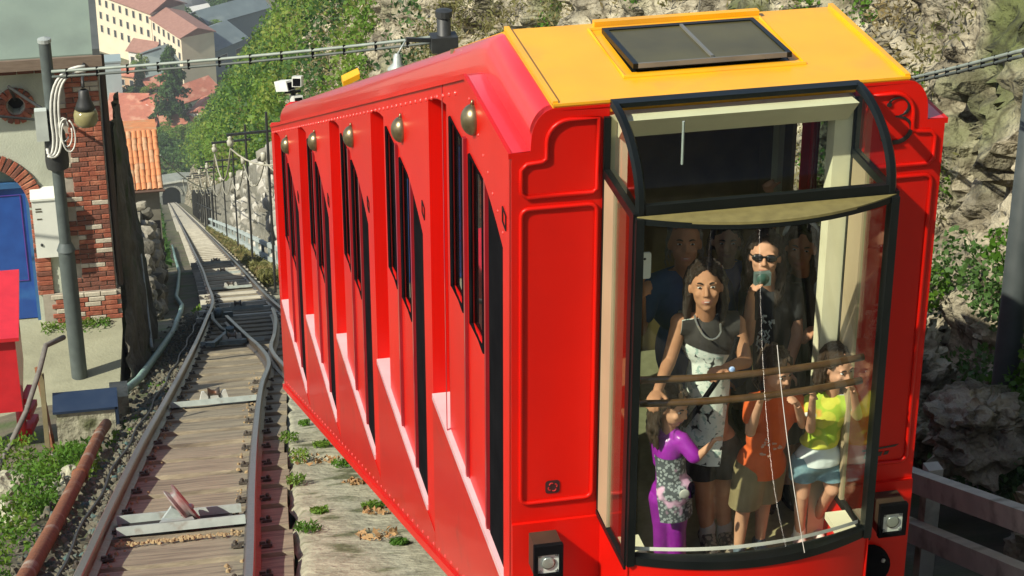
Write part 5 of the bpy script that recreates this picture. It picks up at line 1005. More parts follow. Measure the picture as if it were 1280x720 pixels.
# white meter cabinet on the wall
mc = thing('meter_cabinet', 'white meter cabinet fixed to stucco wall beside blue door', 'cabinet', (-1.06, FY, -10.66))
m = MB(); m.box((-1.255, FY-0.26, -10.66), (-0.86, FY-0.005, -9.72)); m.prism([(-1.27, FY-0.28, -9.72), (-0.845, FY-0.28, -9.72), (-0.845, FY-0.005, -9.64), (-1.27, FY-0.005, -9.64)], (0, 0, -0.03)); part(m, 'cabinet_body', pm('cabinet_white', (0.74, 0.76, 0.68), (0.68, 0.70, 0.63), rough=0.5), mc)
m = MB(); m.box((-1.21, FY-0.265, -9.93), (-1.12, FY-0.262, -9.91)); m.box((-1.21, FY-0.265, -9.89), (-1.13, FY-0.262, -9.87)); m.box((-1.20, FY-0.265, -10.05), (-1.13, FY-0.262, -10.03)); part(m, 'warning_label', pm('label_dark', (0.10, 0.09, 0.06)), mc)
m = MB(); m.ell((-1.17, FY-0.265, -10.45), (0.018, 0.015, 0.025)); part(m, 'lock', DARKMETAL, mc)
# steel pole with junction box
pole = thing('cable_pole', 'tall grey steel pole carrying cables in front of station building', 'pole', (-0.77, 27.82, PADZ))
m = MB(); m.tube([(-0.77, 27.82, PADZ-0.3), (-0.785, 27.82, -9.85)], 0.115, 14); m.tube([(-0.785, 27.82, -9.86), (-0.80, 27.82, -6.78)], 0.082, 14); m.lathe([(0.13, -9.84), (0.10, -9.76), (0.082, -9.72)], (-0.785, 27.82, 0), 14); part(m, 'shaft', pm('pole_grey', (0.085, 0.105, 0.10), (0.065, 0.08, 0.078), rough=0.5, scale=8), pole, angle=40)
m = MB(); m.lathe([(0.0, 0.03), (0.09, 0.0), (0.09, -0.05)], (-0.80, 27.82, -6.76), 12); part(m, 'pole_cap', GALV, pole)
m = MB(); m.box((-1.02, 27.66, -8.15), (-0.86, 27.80, -7.72)); part(m, 'junction_box', pm('box_grey', (0.50, 0.55, 0.50), (0.42, 0.46, 0.42), rough=0.5), pole)
m = MB()
def bez(p, n=12):
    p = [np.array(q, float) for q in p]
    return [tuple((1-t)**3*p[0] + 3*(1-t)**2*t*p[1] + 3*(1-t)*t*t*p[2] + t**3*p[3]) for t in np.linspace(0, 1, n)]
for k in range(3): m.tube(bez([(-0.30, 27.68, -7.20+0.035*k), (-0.62-0.03*k, 27.68, -7.18+0.03*k), (-0.72-0.06*k, 27.66, -7.40), (-0.70-0.05*k, 27.66, -8.05)]) + bez([(-0.70-0.05*k, 27.66, -8.05), (-0.70-0.05*k, 27.66, -8.3), (-0.78-0.05*k, 27.64, -8.45), (-0.90, 27.64, -8.35+0.05*k)], 8)[1:], 0.020, 6)
for k in range(3): m.tube([(-0.66+0.03*k + (0.07+0.01*k)*cos(a), 27.66-0.02*k, -8.0 + (0.17+0.03*k)*sin(a) - 0.04*k) for a in np.linspace(0.2+k, 5.6+k, 18)], 0.011, 6)
part(m, 'cable_bundle', pm('white_cable', (0.66, 0.66, 0.60), (0.50, 0.50, 0.45), rough=0.5), pole, smooth=True)
m = MB(); m.tube([(-0.80, 27.75, -7.80), (-1.0, 28.5, -7.95), (ocx-0.05, 29.2, -7.9), (ocx, FY+0.1, ocz+0.05)], 0.022, 6); m.tube([(-0.80, 27.75, -7.90), (-2, 27.9, -7.75), (-4.5, 28.2, -7.7)], 0.018, 6); part(m, 'service_cable', DARKMETAL, pole, smooth=True)
m = MB(); m.lathe([(0.15, -8.6), (0.16, -8.5), (0.14, -8.1), (0.12, -8.05)], (-0.785, 27.82, 0), 12); part(m, 'collar', DARKMETAL, pole, smooth=True)
# lantern
lt = thing('lantern', 'bell lantern with yellowed glass bowl under a dark cap beside pole', 'lamp', (-0.38, 28.4, -8.15))
lx, ly, lz = -0.36, 28.4, -8.02
m = MB(); m.lathe([(0.04, 0.30), (0.07, 0.28), (0.08, 0.17), (0.12, 0.08), (0.14, 0.02), (0.08, 0.0)], (lx, ly, lz), 16); m.tube([(lx, ly, lz+0.33), (lx, ly+0.1, lz+0.42), (lx+0.05, FY, lz+0.40)], 0.022, 6); part(m, 'lantern_cap', DARKMETAL, lt, smooth=True)
m = MB(); m.lathe([(0.08, 0.02), (0.145, 0.0), (0.165, -0.06), (0.165, -0.16), (0.13, -0.22), (0.0, -0.235)], (lx, ly, lz), 18); part(m, 'glass_bowl', pm('amber_glass', (0.27, 0.25, 0.12), (0.21, 0.19, 0.09), rough=0.15, scale=8), lt, smooth=True)
# battered retaining wall below the yard
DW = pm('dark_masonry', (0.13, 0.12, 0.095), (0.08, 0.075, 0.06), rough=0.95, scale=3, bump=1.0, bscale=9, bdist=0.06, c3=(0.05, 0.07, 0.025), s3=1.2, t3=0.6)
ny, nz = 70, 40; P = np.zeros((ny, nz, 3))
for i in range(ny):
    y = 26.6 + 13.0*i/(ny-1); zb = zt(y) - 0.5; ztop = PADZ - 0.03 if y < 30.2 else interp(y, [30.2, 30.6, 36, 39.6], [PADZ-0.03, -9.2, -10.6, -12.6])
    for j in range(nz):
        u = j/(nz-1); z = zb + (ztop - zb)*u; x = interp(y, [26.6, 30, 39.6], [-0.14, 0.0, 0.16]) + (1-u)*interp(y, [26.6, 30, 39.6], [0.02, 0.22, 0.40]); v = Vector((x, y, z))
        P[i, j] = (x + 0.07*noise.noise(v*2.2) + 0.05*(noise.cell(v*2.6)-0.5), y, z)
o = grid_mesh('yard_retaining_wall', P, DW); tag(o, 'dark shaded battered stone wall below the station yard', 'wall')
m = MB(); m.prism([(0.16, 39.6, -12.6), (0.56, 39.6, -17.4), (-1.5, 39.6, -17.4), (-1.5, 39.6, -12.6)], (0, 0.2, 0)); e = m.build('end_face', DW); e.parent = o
m = MB(); m.tube([(0.32, 33, zt(33)-0.1), (0.28, 36, -13.6), (0.30, 39, -14.6)], 0.03, 6); single(m, 'cable_duct', GALV, 'thin cable duct climbing the dark battered wall', 'cable')
# red control cabinet on posts at the left edge
rc = thing('red_cabinet', 'red metal cabinet with sloping pink-lit top on round posts at left edge', 'cabinet', (-1.75, 23, -10.2))
RC = pm('cabinet_red', (0.62, 0.02, 0.03), (0.52, 0.016, 0.025), rough=0.4, coat=0.3)
m = MB(); m.prism([(-2.7, 22.45, -8.46), (-1.30, 22.45, -8.46), (-1.30, 22.45, -9.40), (-2.7, 22.45, -9.40)], (0, 1.3, 0)); part(m, 'cabinet_body', RC, rc)
m = MB(); m.prism([(-2.75, 22.38, -8.46), (-1.25, 22.38, -8.46), (-1.25, 24.0, -8.36), (-2.75, 24.0, -8.36)], (0, 0, 0.045)); part(m, 'cabinet_lid', RC, rc)
for x, y in ((-1.36, 22.85), (-1.36, 23.15), (-1.9, 22.85), (-2.4, 22.85)):
    m = MB(); m.tube([(x, y, -10.35), (x, y, -9.35)], 0.05, 10); part(m, 'post', RC, rc, smooth=True)
m = MB()
for z in (-9.55, -9.75, -9.95): m.bar((-1.30, 22.95, z), (-1.22, 23.3, z), 0.10, 0.08)
part(m, 'bracket', RC, rc)
# concrete pull box with blue steel lid
pb = thing('cable_box', 'concrete cable box with dark blue steel lid beside track', 'box', (-0.6, 22.3, -9.75))
m = MB(); m.box((-0.93, 22.25, -10.0), (-0.26, 22.65, -9.36)); part(m, 'box_body', CONCRETE, pb)
m = MB(); m.box((-0.96, 22.22, -9.36), (-0.23, 22.70, -9.33)); m.box((-0.255, 22.22, -9.75), (-0.22, 22.70, -9.331)); part(m, 'box_lid', pm('blue_lid', (0.018, 0.035, 0.075), (0.03, 0.05, 0.09), rough=0.35, metal=0.3, scale=5), pb)
# pipes
def gz(x, y, h): return zg(x, y) - 0.25 + h
m = MB(); path = [(-0.36, 23.1, -9.62), (-0.20, 24.2, zt(24.2)+0.05), (0.05, 27, zt(27)-0.05), (0.42, 32, zt(32)-0.1), (0.78, 37, zt(37)-0.14), (1.10, 43, zt(43)-0.16), (1.22, 46, zt(46)-0.18), (1.20, 50, zt(50)-0.18), (1.42, 56, zt(56)-0.2), (1.75, 66, zt(66)-0.2), (2.0, 80, zt(80)-0.2), (2.5, 105, zt(105)-0.2)]
m.tube([(*p[:2], p[2]) for p in [tuple(np.array(path[i]) + (np.array(path[i+1])-np.array(path[i]))*t) for i in range(len(path)-1) for t in (0, 0.25, 0.5, 0.75)]], 0.055, 10)
gp = thing('green_pipe', 'pale green pipe running down beside the left rail', 'pipe', (-0.36, 23.1, -9.7)); part(m, 'pipe', TEAL, gp, smooth=True)
m = MB()
for y, x in ((24.0, -0.235), (24.5, -0.18)): m.lathe([(0.055, -0.06), (0.085, -0.05), (0.085, 0.05), (0.055, 0.06)], (x, y, zt(y)+0.05), 12, 0, Matrix.Rotation(radians(113), 3, 'X'))
part(m, 'flange', TEAL, gp, angle=40)
m = MB(); m.box((-0.32, 23.55, -10.3), (-0.10, 23.95, -9.92)); part(m, 'pipe_block', CONCRETE, gp)
m = MB(); m.tube([(-0.36, 21.6, zt(21.6)-0.02), (-0.42, 20.6, zt(20.6)+0.0), (-0.58, 17.5, zt(17.5)-0.02), (-0.74, 14.5, zt(14.5)-0.02), (-0.86, 12.6, zt(12.6)-0.02), (-1.05, 9.5, zt(9.5)-0.02)], 0.062, 12); rp = single(m, 'rusty_pipe', RUST, 'thick rusty pipe lying on weeds left of the track', 'pipe', smooth=True, base=(-0.6, 17.5, zt(17.5)-0.1))
m = MB(); m.lathe([(0.062, -0.04), (0.078, -0.03), (0.078, 0.03), (0.062, 0.04)], (-0.575, 17.6, zt(17.6)-0.02), 12, 0, Matrix.Rotation(radians(113), 3, 'X') ); o = m.build('pipe_joint', RUST, None, True, (-0.6, 17.5, zt(17.5)-0.1)); o.parent = rp
# old fence: leaning posts and a slack cable
m = MB(); m.bar((-0.98, 20.6, zt(20.6)-0.25), (-0.97, 20.75, -8.05), 0.05, 0.05); single(m, 'wooden_post', pm('old_post', (0.20, 0.17, 0.09), (0.14, 0.12, 0.06), rough=0.9), 'short greenish wooden post in weeds near the blue lidded box', 'post')
m = MB(); m.bar((-0.93, 20.9, zt(20.9)-0.2), (-1.02, 21.0, -8.10), 0.035, 0.04); single(m, 'iron_stake', RUST, 'thin leaning rusty stake beside the wooden post', 'post')
m = MB(); m.tube([(-1.75, 19.0, -8.9), (-1.47, 20.0, -8.72), (-1.15, 20.4, -8.3), (-0.98, 20.7, -7.98), (-0.90, 20.9, -7.80), (-0.72, 21.3, -7.92)], 0.030, 8); single(m, 'slack_cable', pm('old_cable', (0.10, 0.09, 0.08), (0.16, 0.15, 0.13), rough=0.8, scale=20), 'slack dark cable strung over the leaning posts', 'cable', smooth=True)
m = MB(); m.bar((-0.95, 20.55, -8.95), (-0.55, 20.6, -8.93), 0.03, 0.05); single(m, 'loose_board', pm('grey_board', (0.3, 0.29, 0.25)), 'short grey board lying in the weeds', 'board')
# kerb blocks in the bank
for k, (x, y, w) in enumerate(((-1.35, 18.9, 0.5), (-1.15, 17.0, 0.45), (-0.75, 18.6, 0.3))):
    bm = bmesh.new(); bmesh.ops.create_icosphere(bm, subdivisions=4, radius=1)
    for v in bm.verts: v.co *= 1 + 0.5*noise.fractal(v.co*1.3 + Vector((k*9, 0, 0)), 0.8, 2.1, 5)
    me = bpy.data.meshes.new('concrete_lump'); bm.to_mesh(me); bm.free(); me.materials.append(CONCRETE); o = bpy.data.objects.new('concrete_lump', me); COL.objects.link(o); o.location = (x, y, zg(x, y) - 0.32); o.scale = (w*0.5, 0.30, 0.16); tag(o, ['rough concrete lump at the left edge among weeds', 'rough concrete lump nearest the rusty pipe bottom', 'small rough concrete lump just below the cable box'][k], 'concrete', 'concrete lumps in the bank')
# small tiled hut further down, on a rubble wall
th = thing('tiled_hut', 'small hut with orange tiled roof on a rubble wall beside track', 'hut', (0.7, 62, -25.5))
m = MB(); m.box((-0.35, 61.2, -26.5), (1.20, 65.3, -23.03)); part(m, 'hut_wall', pm('hut_plaster', (0.20, 0.19, 0.15), (0.14, 0.13, 0.10), rough=0.95, scale=3), th)
m = MB(); m.box((0.86, 61.19, -26.4), (1.15, 61.2, -24.2)); part(m, 'doorway', pm('dark_room', (0.01, 0.01, 0.01)), th)
TILE = pm('clay_tile', (0.58, 0.24, 0.10), (0.46, 0.17, 0.07), rough=0.85, scale=3, vec='object', c3=(0.40, 0.28, 0.16), s3=2, t3=0.62)
TILE2 = pm('clay_tile_worn', (0.50, 0.30, 0.17), (0.40, 0.20, 0.10), rough=0.9, scale=5)
tm = MB(); n = 7; r0 = 0.078
for yy, dz in ((0, 0.0), (0.38, 0.02)):
    for i in range(n+1): a = pi*i/n; tm.v.append((-r0*cos(a), yy, r0*0.55*sin(a) + dz))
for i in range(n): tm.f.append((i, i+1, n+2+i, n+1+i)); tm.m.append(0)
TM = [tm.mesh('roof_tile', TILE, True), tm.mesh('roof_tile', TILE2, True)]
m = MB(); ysl = 0.30; m.prism([(-0.45, 60.9, -23.05), (1.32, 60.9, -23.05), (1.32, 63.6, -23.05+2.7*ysl), (-0.45, 63.6, -23.05+2.7*ysl)], (0, 0, -0.05)); m.prism([(-0.45, 63.6, -23.05+2.7*ysl), (1.32, 63.6, -23.05+2.7*ysl), (1.32, 65.6, -23.05+1.5*ysl), (-0.45, 65.6, -23.05+1.5*ysl)], (0, 0, -0.05)); rf = part(m, 'roof', TILE, th)
ang = math.atan(ysl)
for i in range(9):
    for j in range(11):
        o = inst(TM[0 if rb.random() < 0.75 else 1], 'roof_tile', rf, Vector((-0.36 + j*0.160, 60.86 + i*0.30, -23.04 + i*0.30*ysl)) - Vector(th.location), (ang - 0.10, 0, rb.uniform(-0.05, 0.05)))
        o.scale = (1, 1, 1.25)
m = MB(); m.tube([(-0.5, 60.88, -23.09), (1.36, 60.88, -23.09)], 0.05, 8); part(m, 'gutter', pm('dark_gutter', (0.12, 0.07, 0.05)), th)
# rubble wall under it
rw = thing('rubble_wall', 'rough rubble wall of big sunlit stones left of the track', 'wall', (0.5, 52, zt(52)))
RUB = [pm('rubble_light', (0.33, 0.305, 0.24), (0.20, 0.185, 0.145), rough=0.92, scale=6, bump=0.6, bscale=14, bdist=0.05), pm('rubble_dark', (0.14, 0.13, 0.10), (0.09, 0.085, 0.065), rough=0.95, scale=6, bump=0.6, bscale=14, bdist=0.05)]
def rock_mesh(seed, mat, sub=2):
    bm = bmesh.new(); bmesh.ops.create_icosphere(bm, subdivisions=sub, radius=1); r = random.Random(seed); o = Vector((r.random()*50, r.random()*50, 0))
    for v in bm.verts: v.co = v.co * (1 + 0.35*noise.noise(v.co*1.2 + o)) ; v.co = Vector((max(-0.8, min(0.8, v.co.x)), max(-0.8, min(0.8, v.co.y)), max(-0.75, min(0.75, v.co.z))))
    me = bpy.data.meshes.new('stone'); bm.to_mesh(me); bm.free(); me.materials.append(mat); me.polygons.foreach_set('use_smooth', [True]*len(me.polygons)); me.set_sharp_from_angle(angle=radians(28)); return me
ROCKS = [rock_mesh(i, RUB[i % 3 == 2]) for i in range(9)]
m = MB(); ys = np.linspace(44, 68, 20); 
P = np.zeros((20, 12, 3))
for i, y in enumerate(ys):
    for j in range(12): u = j/11; ztop = interp(y, [44, 50, 61, 68], [-18.4, -18.9, -24.5, -27.0]); P[i, j] = (interp(y, [44, 68], [0.30, 1.00]) + (1-u)*0.25, y, zt(y) - 0.5 + u*(ztop - zt(y) + 0.5))
CORE = pm('rubble_core', (0.08, 0.075, 0.06), (0.05, 0.048, 0.04), rough=0.95)
o = grid_mesh('wall_core', P, CORE); o.data.transform(Matrix.Translation(-Vector(rw.location))); o.parent = rw
P = np.zeros((2, 12, 3))
for i, x in enumerate((-2.5, 0.55)):
    for j in range(12): P[i, j] = (x - (0.25*j/11 if i else 0), 44, zt(44) - 0.8 + j/11*(-18.4 - zt(44) + 0.8))
o = grid_mesh('wall_end', P, CORE); o.data.transform(Matrix.Translation(-Vector(rw.location))); o.parent = rw
P = np.zeros((20, 2, 3))
for i, y in enumerate(ys):
    ztop = interp(y, [44, 50, 61, 68], [-18.4, -18.9, -24.5, -27.0]); P[i, 0] = (-3, y, ztop); P[i, 1] = (interp(y, [44, 68], [0.30, 1.00]), y, ztop)
o = grid_mesh('wall_top', P, RUB[0]); o.data.transform(Matrix.Translation(-Vector(rw.location))); o.parent = rw
for k in range(240):
    if k < 150: y = 43.9 + rb.uniform(-0.1, 0.1); u = rb.random(); x = 0.55 - 0.25*u - abs(rb.gauss(0, 0.5)); z = zt(44) - 0.3 + u*(-18.4 - zt(44) + 0.4)
    else: y = 44 + 22*rb.random()**1.3; u = rb.random(); ztop = interp(y, [44, 50, 61, 68], [-18.4, -18.9, -24.5, -27.0]); x = interp(y, [44, 68], [0.32, 1.02]) + (1-u)*0.25; z = zt(y) - 0.2 + u*(ztop - zt(y) + 0.25)
    s = rb.uniform(0.12, 0.30); inst(rb.choice(ROCKS), 'stone', rw, Vector((x, y, z)) - Vector(rw.location), (rb.uniform(-0.3, 0.3), rb.uniform(-0.3, 0.3), rb.uniform(0, 6.3)), (s*1.3, s*1.1, s*0.8))
# ================================================================== right-hand side of the line
# rail fence beside the car
fence = thing('rail_fence', 'low fence of two pale beams on posts right of the red car', 'fence', (4.68, 9.5, zt(9.5)))
FP = pm('fence_beam', (0.58, 0.59, 0.50), (0.46, 0.47, 0.40), rough=0.8, scale=6, c3=(0.2, 0.2, 0.15), s3=4, t3=0.62)
for h in (0.42, 0.06):
    m = MB(); m.bar((4.70, 4.5, zt(4.5)+h), (4.70, 24, zt(24)+h), 0.09, 0.13, up=(0, SL, 1)); part(m, 'beam', FP, fence)
for y in (5.2, 8.0, 10.8, 13.6, 16.4, 19.2, 22):
    m = MB(); m.box((4.745, y-0.05, zt(y)-0.6), (4.84, y+0.05, zt(y)+0.52)); part(m, 'post', FP, fence)
# dark pole on the right
m = MB(); m.tube([(6.11, 12.65, -6.2), (6.10, 12.65, -5.6), (6.08, 12.65, 0.4)], [0.100, 0.098, 0.085], 14); m.lathe([(0.085, -0.05), (0.125, -0.04), (0.125, 0.02), (0.085, 0.03)], (6.10, 12.65, -5.55), 14)
single(m, 'signal_pole', GREYPAINT, 'dark grey steel pole rising in front of the cliff at right edge', 'pole', smooth=True, base=(6.1, 12.65, -5.6))
# retaining wall of coursed stone along the track below the car
rt = thing('retaining_wall', 'tall grey stone retaining wall along right side of the lower track', 'wall', (5.0, 60, zt(60)))
RWM = [pm('wall_stone_a', (0.40, 0.385, 0.33), (0.28, 0.27, 0.23), rough=0.92, scale=5, bump=0.5, bscale=14, bdist=0.04), pm('wall_stone_b', (0.48, 0.46, 0.40), (0.36, 0.34, 0.29), rough=0.92, scale=5, bump=0.5, bscale=14, bdist=0.04), pm('wall_stone_c', (0.27, 0.255, 0.21), (0.20, 0.19, 0.155), rough=0.92, scale=5)]
def wall_x(Y): return interp(Y, [42, 58.6, 88, 125.6, 180], [4.62, 4.80, 5.32, 5.85, 7.0])
def wall_h(Y): return interp(Y, [42, 55, 75, 100, 140, 180], [4.4, 4.3, 3.6, 3.0, 2.6, 2.2]) + 0.35*noise.noise(Vector((0, Y*0.35, 0)))
ys = np.concatenate([np.arange(42, 70, 0.5), np.arange(70, 180, 1.5)]); P = np.zeros((len(ys), 34, 3))
for i, y in enumerate(ys):
    for j in range(34):
        u = j/30; hh = wall_h(y)
        if j <= 30: x = wall_x(y) + 0.10*u; z = zt(y) - 0.3 + u*(hh + 0.3)
        else: x = wall_x(y) + 0.10 + (j-30)*0.6; z = zt(y) + hh + (j-30)*0.25
        v = Vector((x, y, z)); P[i, j] = (x + 0.10*noise.noise(v*2) + 0.14*(noise.cell(v*1.9)-0.5), y, z)
o = grid_mesh('wall_face', P, pm('wall_joint', (0.22, 0.21, 0.165), (0.13, 0.125, 0.10), rough=0.95, scale=3, bump=0.8, bscale=8, bdist=0.08)); o.data.transform(Matrix.Translation(-Vector(rt.location))); o.parent = rt
WR = [rock_mesh(40+i, RWM[i % 3]) for i in range(9)]; rr = random.Random(11)
for k in range(290):
    y = 46 + 55*rr.random()**1.4; u = rr.random(); s = rr.uniform(0.16, 0.42)
    inst(rr.choice(WR), 'stone', rt, Vector((wall_x(y) + 0.10*u + 0.06, y, zt(y) + u*wall_h(y))) - Vector(rt.location), (rr.uniform(-0.15, 0.15), rr.uniform(-0.15, 0.15), rr.choice((0, pi/2)) + rr.uniform(-0.2, 0.2)), (s*0.75, s*1.35, s*0.8))
# steel trough running beside the track in front of the wall
m = MB()
def gx(Y): return interp(Y, [24, 42, 61, 88, 125], [4.05, 4.25, 4.50, 4.98, 5.45])
for h in (0.15, 0.62):
    for a, b in zip(np.arange(42, 125, 4.0), np.arange(46, 129, 4.0)): m.bar((gx(a), a, zt(a)+h), (gx(b), b, zt(b)+h), 0.14 if h < 0.3 else 0.10, 0.16 if h < 0.3 else 0.12)
for y in np.arange(42.5, 126, 4.0): m.box((gx(y)-0.05, y-0.05, zt(y)-0.4), (gx(y)+0.05, y+0.05, zt(y)+0.7))
single(m, 'trackside_trough', pm('trough_paint', (0.40, 0.46, 0.44), (0.32, 0.37, 0.36), rough=0.7, scale=5), 'pale grey-green steel trough running along foot of retaining wall', 'trough')
# ribbed pipes curling out from behind the car
for k in range(4):
    m = MB(); dx = 0.09*k; m.tube([(gx(46)-0.25+dx, 46, zt(46)+0.25), (3.95+dx, 38, zt(38)+0.3), (3.75+dx, 32, zt(32)+0.2), (3.7+dx, 28, zt(28)+0.1), (3.75+dx, 24, zt(24)+0.1)], 0.04, 8)
    single(m, 'conduit', GALV, 'grey conduit tube curving away behind the red car, %s of four' % ['leftmost', 'second from left', 'third from left', 'rightmost'][k], 'pipe', 'bundle of grey conduits', smooth=True)
# lamp posts with arms, insulators and festooned cables
POSTS = [(3.72, 50, 4.15), (3.95, 62, 4.25), (4.55, 80, 3.9), (4.95, 96, 3.8), (5.35, 114, 3.7), (5.8, 134, 3.7), (6.35, 158, 3.7)]
ORD = ['nearest', 'second', 'third', 'fourth', 'fifth', 'sixth', 'farthest']
INS = pm('insulator', (0.46, 0.45, 0.36), (0.36, 0.35, 0.28), rough=0.35); ends = []
for k, (x, y, h) in enumerate(POSTS):
    z0 = zt(y); p = thing('line_post', '%s slim dark post with cross arm holding pale cables below the car' % ORD[k], 'post', (x, y, z0-0.3), 0, 'posts carrying festooned cables')
    m = MB(); m.tube([(x, y, z0-0.3), (x, y, z0+h+0.5)], 0.034, 8); part(m, 'shaft', DARKMETAL, p)
    m = MB(); L = 0.8 + 0.004*y; m.bar((x+0.15, y, z0+h), (x-L, y, z0+h-0.03), 0.05, 0.06); part(m, 'cross_arm', DARKMETAL, p)
    m = MB(); m.lathe([(0.02, 0.0), (0.065, -0.05), (0.04, -0.09), (0.085, -0.14), (0.075, -0.26), (0.0, -0.30)], (x-L+0.08, y, z0+h-0.05), 12); part(m, 'insulator', INS, p, smooth=True)
    m = MB(); m.lathe([(0.02, 0.0), (0.07, -0.03), (0.07, -0.22), (0.0, -0.25)], (x-0.12, y, z0+h-0.55), 10); part(m, 'bracket_lamp', INS, p, smooth=True)
    ends.append((x-L+0.08, y, z0+h-0.40, x-0.1, z0+h-0.8))
def sag(a, b, s, n=14): return [(a[0]+(b[0]-a[0])*t, a[1]+(b[1]-a[1])*t, a[2]+(b[2]-a[2])*t - s*4*t*(1-t)) for t in np.linspace(0, 1, n)]
allp = [(4.6, 41, zt(41)+4.4, 4.6, zt(41)+3.6)] + ends
for k in range(len(allp)-1):
    a, b = allp[k], allp[k+1]; m = MB(); m.tube(sag((a[0], a[1], a[2]), (b[0], b[1], b[2]), 0.85), 0.022, 6); m.tube(sag((a[3], a[1], a[4]), (b[3], b[1], b[4]), 0.7), 0.020, 6)
    single(m, 'festoon_cable', pm('festoon', (0.42, 0.40, 0.30), (0.30, 0.28, 0.21), rough=0.6), ['pale cable loop from behind the car to the nearest cross armed post', 'pale cable loop between the nearest and second cross armed posts', 'pale cable loop between second and third cross armed posts', 'pale cable loop between third and fourth cross armed posts', 'pale cable loop between fourth and fifth cross armed posts', 'pale cable loop between fifth and sixth cross armed posts', 'pale cable loop between the two farthest cross armed posts'][k], 'cable', 'festooned cables', smooth=True)
# iron railing on the far right-hand edge
rl = thing('iron_railing', 'dark iron railing posts standing where wall gives way to trees', 'railing', (6.0, 150, zt(150)))
for k in range(12):
    y = 118 + k*9.0; x = interp(y, [118, 220], [5.35, 7.8]); m = MB(); m.tube([(x, y, zt(y)-0.3), (x, y, zt(y)+2.6)], 0.075, 6); part(m, 'railing_post', DARKMETAL, rl)
m = MB(); m.tube([(5.35, 118, zt(118)+1.3), (7.8, 217, zt(217)+1.3)], 0.04, 6); m.tube([(5.35, 118, zt(118)+2.4), (7.8, 217, zt(217)+2.4)], 0.04, 6); part(m, 'railing_bar', DARKMETAL, rl)
# pole behind the car with overhead cable
cp = thing('overhead_pole', 'dark pole behind the red car where the overhead cables end', 'pole', (4.26, 26, zt(26)))
m = MB(); m.tube([(4.26, 26, zt(26)-0.4), (4.26, 26, -6.12)], 0.09, 12); part(m, 'shaft', DARKMETAL, cp, smooth=True)
m = MB(); m.lathe([(0.0, 0.02), (0.11, 0.0), (0.11, -0.08), (0.09, -0.1)], (4.26, 26, -6.10), 12); m.box((4.08, 25.85, -6.62), (4.42, 26.1, -6.42)); m.bar((4.2, 26, -6.5), (3.75, 25.9, -6.42), 0.05, 0.05); part(m, 'bracket', DARKMETAL, cp)
m = MB(); m.lathe([(0.02, 0.16), (0.05, 0.13), (0.06, 0.02), (0.13, -0.05), (0.13, -0.07), (0.0, -0.08)], (3.62, 25.8, -6.72), 14); m.tube([(3.62, 25.8, -6.58), (3.75, 25.9, -6.43)], 0.012, 6); part(m, 'bell_lamp', GALV, cp, smooth=True)
def cable(name, label, a, b, sg, n=26, sep=0.075, r=0.021):
    t = thing(name, label, 'cable', a); base = sag(a, b, sg, n)
    m = MB(); m.tube([(p[0], p[1], p[2]+sep/2) for p in base], r, 7); part(m, 'upper_strand', pm('pale_cable', (0.26, 0.30, 0.26), (0.20, 0.235, 0.205), rough=0.5), t, smooth=True)
    m = MB(); m.tube([(p[0], p[1], p[2]-sep/2) for p in base], r*0.87, 7); part(m, 'lower_strand', pm('dark_cable', (0.06, 0.075, 0.07), (0.10, 0.115, 0.10), rough=0.6), t, smooth=True)
    for p in base[1:-1:2]:
        m = MB(); m.box((p[0]-r*0.8, p[1]-r*0.8, p[2]-sep*0.85), (p[0]+r*0.8, p[1]+r*0.8, p[2]+sep*0.85)); part(m, 'cable_tie', BLACK, t)
cable('overhead_cable', 'paired overhead cable strung from the station pole across to the pole behind the car', (-0.74, 27.7, -7.22), (4.2, 26, -6.48), 0.04)
cable('overhead_cable', 'paired cable rising to the right in front of the cliff above the car', (6.35, 17.2, -4.12), (5.19, 11, -1.47), 0.02, 40, 0.035, 0.013)
m = MB(); m.tube([(5.19, 11, -1.47), (5.06, 10.3, -1.17), (4.86, 9.2, -0.70)], 0.02, 6); single(m, 'overhead_cable', DARKMETAL, 'dark end of the overhead cable leaving the picture at right', 'cable')
# cluster of white cameras on a thin post above the car's far end
fl = thing('camera_post', 'thin post with three white surveillance cameras above the car roof', 'camera', (3.88, 44, zt(44)))
m = MB(); m.tube([(3.88, 44, zt(44)-0.3), (3.88, 44, -13.65)], 0.05, 8); m.bar((3.70, 44, -13.85), (4.05, 44, -13.85), 0.05, 0.05); part(m, 'shaft', DARKMETAL, fl)
for x, y, z, a in ((3.70, 43.9, -13.66, 0.5), (3.98, 43.9, -13.58, -0.2), (3.93, 43.8, -13.98, 0.1)):
    m = MB(); Mx = Matrix.Translation((x, y, z)) @ Matrix.Rotation(a, 4, 'Z') @ Matrix.Rotation(-0.3, 4, 'X'); m.box((-0.10, -0.24, -0.11), (0.10, 0.24, 0.11), 0, Mx); c = part(m, 'camera_housing', pm('camera_white', (0.74, 0.75, 0.70), rough=0.4), fl)
    m = MB(); m.box((-0.08, -0.25, -0.09), (0.08, -0.241, 0.07), 0, Mx); part(m, 'camera_window', BLACK, c)
m = MB(); m.prism([(4.75, 42, -12.95), (5.1, 42, -12.80), (5.1, 42.3, -12.78), (4.75, 42.3, -12.93)], (0, 0, -0.12)); single(m, 'yellow_hood', YELLOW, 'small yellow hood on the cliff above the car roof', 'hood')
